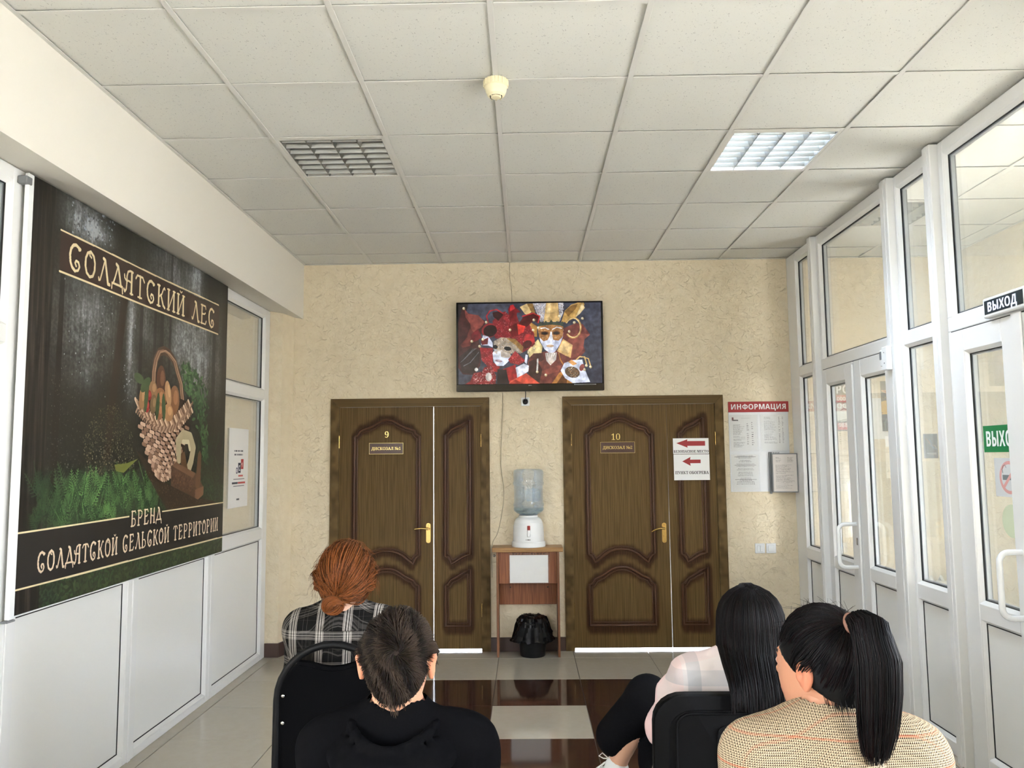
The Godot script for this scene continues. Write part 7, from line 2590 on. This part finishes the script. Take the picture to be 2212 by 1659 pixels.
func red_haired() -> void:
	var o := thing("person", "person with red hair in a low bun and a black tartan shirt", "person", Vector3(-0.66, 0, -2.95))
	var J := seated(0.0, 1.045, 0.985, 0.150, Vector3(0.005, 1.172, 0.03))
	var col := Color8(116, 68, 37)
	var sh := cloth("tartan", plaid_image(), 10.0)
	var head := person(o, J, {"skin": Color8(226, 184, 160), "hair": col, "head_scale": 0.98, "top": sh, "bottom": cloth("dark_denim", noise_tex(0.2, 6, 2, 128, ramp([[0.0, Color8(28, 30, 36)], [1.0, Color8(40, 42, 50)]])), 3.0), "shoe": M.chair_plastic, "folds": 0.010, "neck_rise": -0.01, "top_name": "shirt"})
	collar_band(Vector3(0.0, 1.030, 0.035), Vector2(0.070, 0.072), Vector2(0.112, 0.104), 0.030, -0.026, 0.035, sh, o)
	var r := RandomNumberGenerator.new()
	r.seed = 61
	var hb := Basis.from_scale(Vector3.ONE * 0.98)
	var at: Vector3 = J.head
	var hm := hair_mat("red_hair", 0.42)
	var hair := part(o, "hair", sd_mesh([moved(cap_hair(head, 0.014, [[Vector3(0, 0.03, -0.070), Vector3(0, 0.55, 0.8)], [Vector3(0, -0.062, 0.03), Vector3(0, 0.9, 0.35)]], Color8(104, 58, 30)), hb, at)]), hm)
	var st := Strands.new()
	var bun := Vector3(-0.014, -0.072, 0.112)
	var line := func(d: Vector3) -> bool: return d.y > -0.45 - 0.25 * d.z and (d.z > -0.55 or d.y > 0.55) and d.distance_to(bun.normalized()) > 0.25
	comb_to(st, head, hb, at, bun, 2800, r, col, 0.026, line, 0.0014, 0.75)
	for i in 420:                              # loose waves hanging beside the ears
		var s := -1.0 if i % 2 else 1.0
		var p := Vector3(s * r.randf_range(0.074, 0.098), r.randf_range(-0.01, 0.055), r.randf_range(-0.05, 0.06))
		var pts := PackedVector3Array()
		var len := r.randf_range(0.05, 0.10)
		var ph := r.randf() * TAU
		for j in 8:
			var t := j / 7.0
			pts.append(hb * (p + Vector3(s * 0.010 * sin(t * 5.0 + ph) - s * 0.025 * t * t, -len * t, 0.010 * cos(t * 6.0 + ph) + 0.012 * t)) + at)
		st.add(pts, 0.0010, 0.0004, shade(col, r, 0.5))
	for i in 700:                              # fly-aways
		var d := sphere_dir(r)
		if d.y < -0.3 or d.z < -0.4: continue
		var p := head.surf(Vector3(0, 0.01, 0.005), d) + d * 0.024
		var pts := PackedVector3Array()
		var tan := d.cross(sphere_dir(r)).normalized()
		for j in 6:
			pts.append(hb * (p + tan * 0.010 * j + d * 0.0035 * j * r.randf_range(0.5, 1.2) - Vector3(0, 0.0012 * j * j, 0)) + at)
		st.add(pts, 0.0005, 0.0003, shade(col, r, 0.4))
	var so := part(hair, "strands", st.mesh(), hm)
	so.set_meta("kind", "stuff")
	var bs := Strands.new()
	for i in 420:                              # wound bun
		var a0 := r.randf() * TAU
		var tilt := r.randf_range(-0.9, 0.9)
		var rr := r.randf_range(0.022, 0.034)
		var pts := PackedVector3Array()
		for j in 9:
			var a := a0 + j * 0.36
			var q := Vector3(cos(a) * rr, sin(a) * rr * 0.95, 0.018 * sin(a * 0.7 + tilt) + 0.016)
			q = q.rotated(Vector3.UP, tilt * 0.8).rotated(Vector3.RIGHT, tilt * 0.5)
			pts.append(hb * (bun + Vector3(0, -0.010, 0.008) + q) + at)
		bs.add(pts, 0.0014, 0.0010, shade(col, r, 0.45))
	part(hair, "bun", bs.mesh(), hm).set_meta("kind", "stuff")

func boy() -> void:
	var o := thing("person", "boy with short dark hair in a black hooded top", "person", Vector3(-0.297, 0, -1.88))
	var J := seated(0.0, 1.000, 0.945, 0.155, Vector3(0.0, 1.137, 0.02))
	var col := Color8(48, 39, 32)
	var bl := cloth("black_jersey", noise_tex(0.25, 9, 2, 128, ramp([[0.0, Color8(8, 8, 9)], [1.0, Color8(15, 15, 17)]])), 4.0)
	var hs := 0.97
	var head := person(o, J, {"skin": Color8(198, 148, 118), "hair": col, "head_scale": hs, "top": bl, "bottom": bl, "shoe": M.chair_plastic, "folds": 0.008, "neck_rise": 0.032, "top_name": "hooded_top"})
	# hood lying open round the neck
	var hd := SD.new(Vector3(-0.22, 0.80, -0.16), Vector3(0.22, 1.08, 0.24), 0.008)
	var n := 20
	for i in n:
		var q := []
		for e in [i, i + 1]:
			var a: float = TAU * e / n
			var c := cos(a)
			q.append([Vector3(sin(a) * 0.098, 1.020 - 0.030 * maxf(c, 0.0) - 0.006 * cos(a * 3.0), 0.045 + c * 0.112), Vector3(sin(a) * 0.128, 0.968 - 0.030 * c, 0.050 + c * 0.122)])
		hd.cap(q[0][0], q[1][0], 0.010, 0.010, 0.010)
		hd.cap(q[0][0].lerp(q[0][1], 0.5), q[1][0].lerp(q[1][1], 0.5), 0.012, 0.012, 0.014)
		hd.cap(q[0][1], q[1][1], 0.022, 0.022, 0.02)
	hd.cap(Vector3(-0.07, 0.925, 0.150), Vector3(0.07, 0.925, 0.150), 0.028, 0.028, 0.03)
	hd.cap(Vector3(0, 0.925, 0.150), Vector3(0.0, 0.860, 0.130), 0.05, 0.02, 0.03)
	part(o, "hood", sd_mesh([hd.arrays(func(_p: Vector3) -> Color: return Color.WHITE)]), bl)
	var r := RandomNumberGenerator.new()
	r.seed = 62
	var hb := Basis.from_scale(Vector3.ONE * hs)
	var at: Vector3 = J.head
	var hm := hair_mat("dark_brown_hair", 0.5)
	var hair := part(o, "hair", sd_mesh([moved(cap_hair(head, 0.003, [[Vector3(0, 0.055, -0.072), Vector3(0, 0.55, 0.8)], [Vector3(0, -0.068, 0.06), Vector3(0, 0.80, 0.60)]], Color8(40, 31, 26)), hb, at)]), hm)
	var st := Strands.new()
	var whorl := Vector3(0.010, 0.042, 0.098)
	var got := 0
	while got < 8200:
		var d := sphere_dir(r)
		if got % 8 == 0: d = (whorl.normalized() + sphere_dir(r) * 0.22).normalized()
		if d.z < -0.15 and d.y < 0.25 - d.z * 0.2: continue
		if d.y < -0.84 + 0.62 * absf(d.x) + r.randf_range(-0.10, 0.04): continue
		if absf(d.x) > 0.58 and d.y < -0.10 and d.z < 0.60: continue
		if absf(d.x) > 0.80 and d.y < 0.12 and d.z > -0.05: continue
		if d.y < -0.40 and d.z < 0.2: continue
		got += 1
		var p := head.surf(Vector3(0, 0.01, 0.005), d)
		var pts := PackedVector3Array()
		var top := clampf(0.5 + p.y * 6.0, 0.22, 1.0)
		var len := lerpf(0.009, 0.034, top) * r.randf_range(0.7, 1.2)
		var lift := lerpf(0.0048, 0.013, top) * r.randf_range(0.8, 1.4)
		var clump := Vector3(sin(p.x * 170.0 + p.y * 60.0), 0.0, cos(p.y * 150.0 + p.x * 70.0)) * 0.45
		var wob := sphere_dir(r) * 0.18 + clump
		for j in 5:
			var t := j / 4.0
			pts.append(hb * p + at)
			var g := head.grad(p)
			var away := (p - whorl)
			away = (away - g * away.dot(g)).normalized()
			var flow := (away + g.cross(away) * 0.6 * clampf(1.0 - p.distance_to(whorl) * 9.0, 0.0, 1.0) + wob + Vector3(0, -0.2, 0)).normalized()
			p += flow * len / 4.0
			var v := head.at(p)
			var want := lift * (0.3 + 0.7 * t)
			p += head.grad(p) * (want - v)
		var tone := shade(col, r, 0.35)
		st.add(pts, 0.0014, 0.0004, tone * (1.0 + 0.9 * clampf(clump.x * 2.0, -0.7, 1.0)))
	part(hair, "strands", st.mesh(), hm).set_meta("kind", "stuff")

func long_haired() -> void:
	var o := thing("person", "person with long straight black hair in a pale pink checked shirt, legs crossed", "person", Vector3(0.63, 0, -2.42))
	var J := seated(0.0, 0.985, 0.945, 0.145, Vector3(0.015, 1.100, 0.055))
	# right leg crossed over the left, knee pointing to the left
	J.hipl = Vector3(-0.08, 0.545, -0.03); J.knl = Vector3(-0.17, 0.545, -0.46); J.anl = Vector3(-0.15, 0.085, -0.42); J.toel = Vector3(-0.18, 0.034, -0.58)
	J.hipr = Vector3(0.07, 0.56, -0.03); J.knr = Vector3(-0.215, 0.765, -0.42); J.anr = Vector3(-0.315, 0.490, -0.56); J.toer = Vector3(-0.395, 0.405, -0.66)
	J.ell = Vector3(-0.215, 0.78, -0.06); J.wrl = Vector3(-0.10, 0.70, -0.22); J.wrr = Vector3(0.10, 0.68, -0.24)
	J.pelvis = Vector3(0, 0.575, 0.0); J.waist = Vector3(0, 0.72, 0.01)
	var col := Color8(20, 18, 18)
	var sh := cloth("pastel_check", pastel_image(), 3.6)
	var head := person(o, J, {"skin": Color8(214, 166, 138), "hair": col, "head_scale": 0.96, "top": sh, "girth": 0.92, "bottom": cloth("black_denim", noise_tex(0.2, 16, 3, 128, ramp([[0.0, Color8(14, 14, 15)], [1.0, Color8(24, 24, 27)]])), 3.0), "shoe": M.white_plastic, "lace": M.paper, "cuff": 0.10, "flare": 0.072, "folds": 0.014, "top_name": "shirt", "hem": 0.50, "extra": [[Vector3(-0.17, 0.86, 0.03), Vector3(-0.245, 0.62, 0.06), 0.05, 0.055], [Vector3(-0.20, 0.90, -0.02), Vector3(-0.19, 0.80, -0.04), 0.05, 0.06]]})
	collar_band(Vector3(0.0, 0.985, 0.035), Vector2(0.060, 0.062), Vector2(0.092, 0.088), 0.030, -0.020, 0.03, sh, o)
	var r := RandomNumberGenerator.new()
	r.seed = 63
	var hb := Basis.from_scale(Vector3.ONE * 0.96)
	var at: Vector3 = J.head
	var hm := hair_mat("black_hair", 0.45)
	var hair := part(o, "hair", sd_mesh([moved(cap_hair(head, 0.010, [[Vector3(0, 0.05, -0.076), Vector3(0, 0.55, 0.8)], [Vector3(0, -0.11, 0.05), Vector3(0, 0.8, 0.4)]], Color8(20, 18, 18)), hb, at)]), hm)
	var st := Strands.new()
	for i in 4200:
		var ph := r.randf_range(-1.0, 1.0)
		ph = signf(ph) * pow(absf(ph), 0.85) * 2.05          # azimuth from the back
		var layer := r.randf_range(0.0, 1.0)
		var top := Vector3(r.randf_range(-0.006, 0.006) + sin(ph) * 0.008, 0.0, r.randf_range(-0.06, 0.055))
		top.y = 0.131 - 0.004 * layer - 3.4 * top.z * top.z
		var rx := 0.090 + 0.010 * layer
		var rz := 0.100 + 0.014 * layer
		var drop := -0.186 + r.randf_range(-0.018, 0.012) - 0.012 * sin(ph * 2.0 + 0.6)
		var wob := r.randf_range(-0.006, 0.006)
		var out := r.randf_range(0.0, 0.012)
		var pts := PackedVector3Array()
		for j in 8:                             # over the crown
			var t := j / 7.0
			var el := PI / 2 * (1.0 - t)
			var q := Vector3(sin(ph) * cos(el) * rx, sin(el) * (0.104 + 0.008 * layer) + 0.020, cos(ph) * cos(el) * rz + 0.010)
			pts.append(top.lerp(q, minf(t * 2.2, 1.0)))
		for j in range(1, 7):                   # straight down
			var t := j / 6.0
			var x := sin(ph) * rx * (1.0 + 0.04 * t) + wob * t
			var z := cos(ph) * rz + 0.010 + out * t + 0.004 * t
			if cos(ph) > -0.2: z = maxf(z, lerpf(z, 0.158 + 0.022 * layer, smoothstep(0.25, 0.85, t)))
			pts.append(Vector3(x, lerpf(0.020, drop, t), z))
		for j in pts.size(): pts[j] = hb * pts[j] + at
		st.add(pts, 0.0012, 0.0007, shade(col, r, 0.45))
	part(hair, "strands", st.mesh(), hm).set_meta("kind", "stuff")

func ponytail() -> void:
	var o := thing("person", "woman with a high black ponytail in a checked houndstooth jacket", "person", Vector3(0.607, 0, -1.68))
	var J := seated(0.0, 1.050, 0.998, 0.150, Vector3(-0.002, 1.166, 0.0))
	var turn := Vector3(-0.05, 0.55, 0.0)
	var col := Color8(19, 17, 17)
	var jk := cloth("houndstooth", hounds_image(), 2.2 / 0.126)
	var hs := 0.97
	var head := person(o, J, {"skin": Color8(182, 130, 102), "hair": col, "head_scale": hs, "head_turn": turn, "top": jk, "bottom": M.black_fabric, "shoe": M.chair_plastic, "folds": 0.006, "top_name": "jacket", "girth": 1.0})
	collar_band(Vector3(0.0, 1.045, 0.035), Vector2(0.066, 0.068), Vector2(0.112, 0.100), 0.030, -0.030, 0.05, jk, o)
	var r := RandomNumberGenerator.new()
	r.seed = 64
	var hb := Basis.from_euler(turn).scaled(Vector3.ONE * hs)
	var at: Vector3 = J.head
	var hm := hair_mat("black_pony_hair", 0.42)
	var hair := part(o, "hair", sd_mesh([moved(cap_hair(head, 0.007, [[Vector3(0, 0.05, -0.076), Vector3(0, 0.55, 0.8)], [Vector3(0, -0.050, 0.055), Vector3(0, 0.82, 0.57)]], Color8(18, 16, 16)), hb, at)]), hm)
	var tie_w := Vector3(0.028, 1.262, 0.066)                 # where the band sits, relative to the base
	var tie := hb.inverse() * (tie_w - at)
	var st := Strands.new()
	var line := func(d: Vector3) -> bool: return d.y > -0.60 + 0.2 * absf(d.x) and (d.z > -0.30 or d.y > 0.42) and not (absf(d.x) > 0.7 and d.y < -0.05 and d.z < 0.45)
	comb_to(st, head, hb, at, tie, 3000, r, col, 0.012, line, 0.0011, 0.45)
	for i in 150:                              # loose short hairs at the nape
		var d := Vector3(r.randf_range(-0.7, 0.55), r.randf_range(-0.85, -0.55), r.randf_range(0.4, 0.9)).normalized()
		var p := head.surf(Vector3(0, 0.01, 0.005), d) + d * 0.002
		var pts := PackedVector3Array()
		var sway := r.randf_range(-0.014, 0.014)
		for j in 6:
			pts.append(hb * (p + Vector3(sway * j / 5.0, -0.010 * j, 0.002 * j)) + at)
		st.add(pts, 0.0007, 0.0003, shade(col, r, 0.4))
	for i in 70:
		var d := Vector3(r.randf_range(-0.9, 0.7), r.randf_range(0.4, 1.0), r.randf_range(-0.6, 0.5)).normalized()
		var p := head.surf(Vector3(0, 0.01, 0.005), d) + d * 0.010
		var tn := d.cross(sphere_dir(r)).normalized()
		var pts := PackedVector3Array()
		for j in 5: pts.append(hb * (p + tn * 0.009 * j + d * 0.004 * j) + at)
		st.add(pts, 0.0005, 0.0002, shade(col, r, 0.3))
	part(hair, "strands", st.mesh(), hm).set_meta("kind", "stuff")
	var bt := Strands.new()
	var mid := [tie_w, tie_w + Vector3(0.012, 0.018, 0.020), Vector3(0.052, 1.262, 0.112), Vector3(0.058, 1.205, 0.126), Vector3(0.054, 1.140, 0.130), Vector3(0.048, 1.075, 0.132), Vector3(0.042, 1.018, 0.132)]
	for i in 2400:
		var a := r.randf() * TAU
		var q := sqrt(r.randf())
		var len := r.randf_range(0.66, 0.96) if r.randf() < 0.88 else r.randf_range(0.9, 0.999)
		var pts := PackedVector3Array()
		var wob := r.randf_range(-0.006, 0.006)
		for j in 13:
			var t := j / 12.0 * len * 6.0
			var k := mini(int(t), 5)
			var c: Vector3 = (mid[k] as Vector3).lerp(mid[k + 1], t - k)
			var wd: float = lerpf([0.012, 0.024, 0.036, 0.042, 0.041, 0.034, 0.018][k], [0.012, 0.024, 0.036, 0.042, 0.041, 0.034, 0.018][k + 1], t - k)
			pts.append(c + Vector3(cos(a) * q * wd + wob * t / 6.0, sin(a) * q * wd * (0.8 if k < 2 else 0.15), sin(a) * q * wd * 0.55))
		bt.add(pts, 0.0011, 0.0006, shade(col, r, 0.5))
	part(hair, "ponytail", bt.mesh(), hm).set_meta("kind", "stuff")
	var bd := MB.new()
	var ring_ := []
	var ax := Vector3(0.55, 0.35, 0.75).normalized()
	var e1 := ax.cross(Vector3.UP).normalized()
	var e2 := ax.cross(e1)
	for i in 20: ring_.append(tie_w + ax * 0.008 + (e1 * cos(TAU * i / 20.0) + e2 * sin(TAU * i / 20.0)) * 0.018)
	bd.tube(ring_, 0.0055, 8, false, true)
	part(hair, "hair_band", bd, mat("brown_band", Color8(122, 84, 66), 0.6))
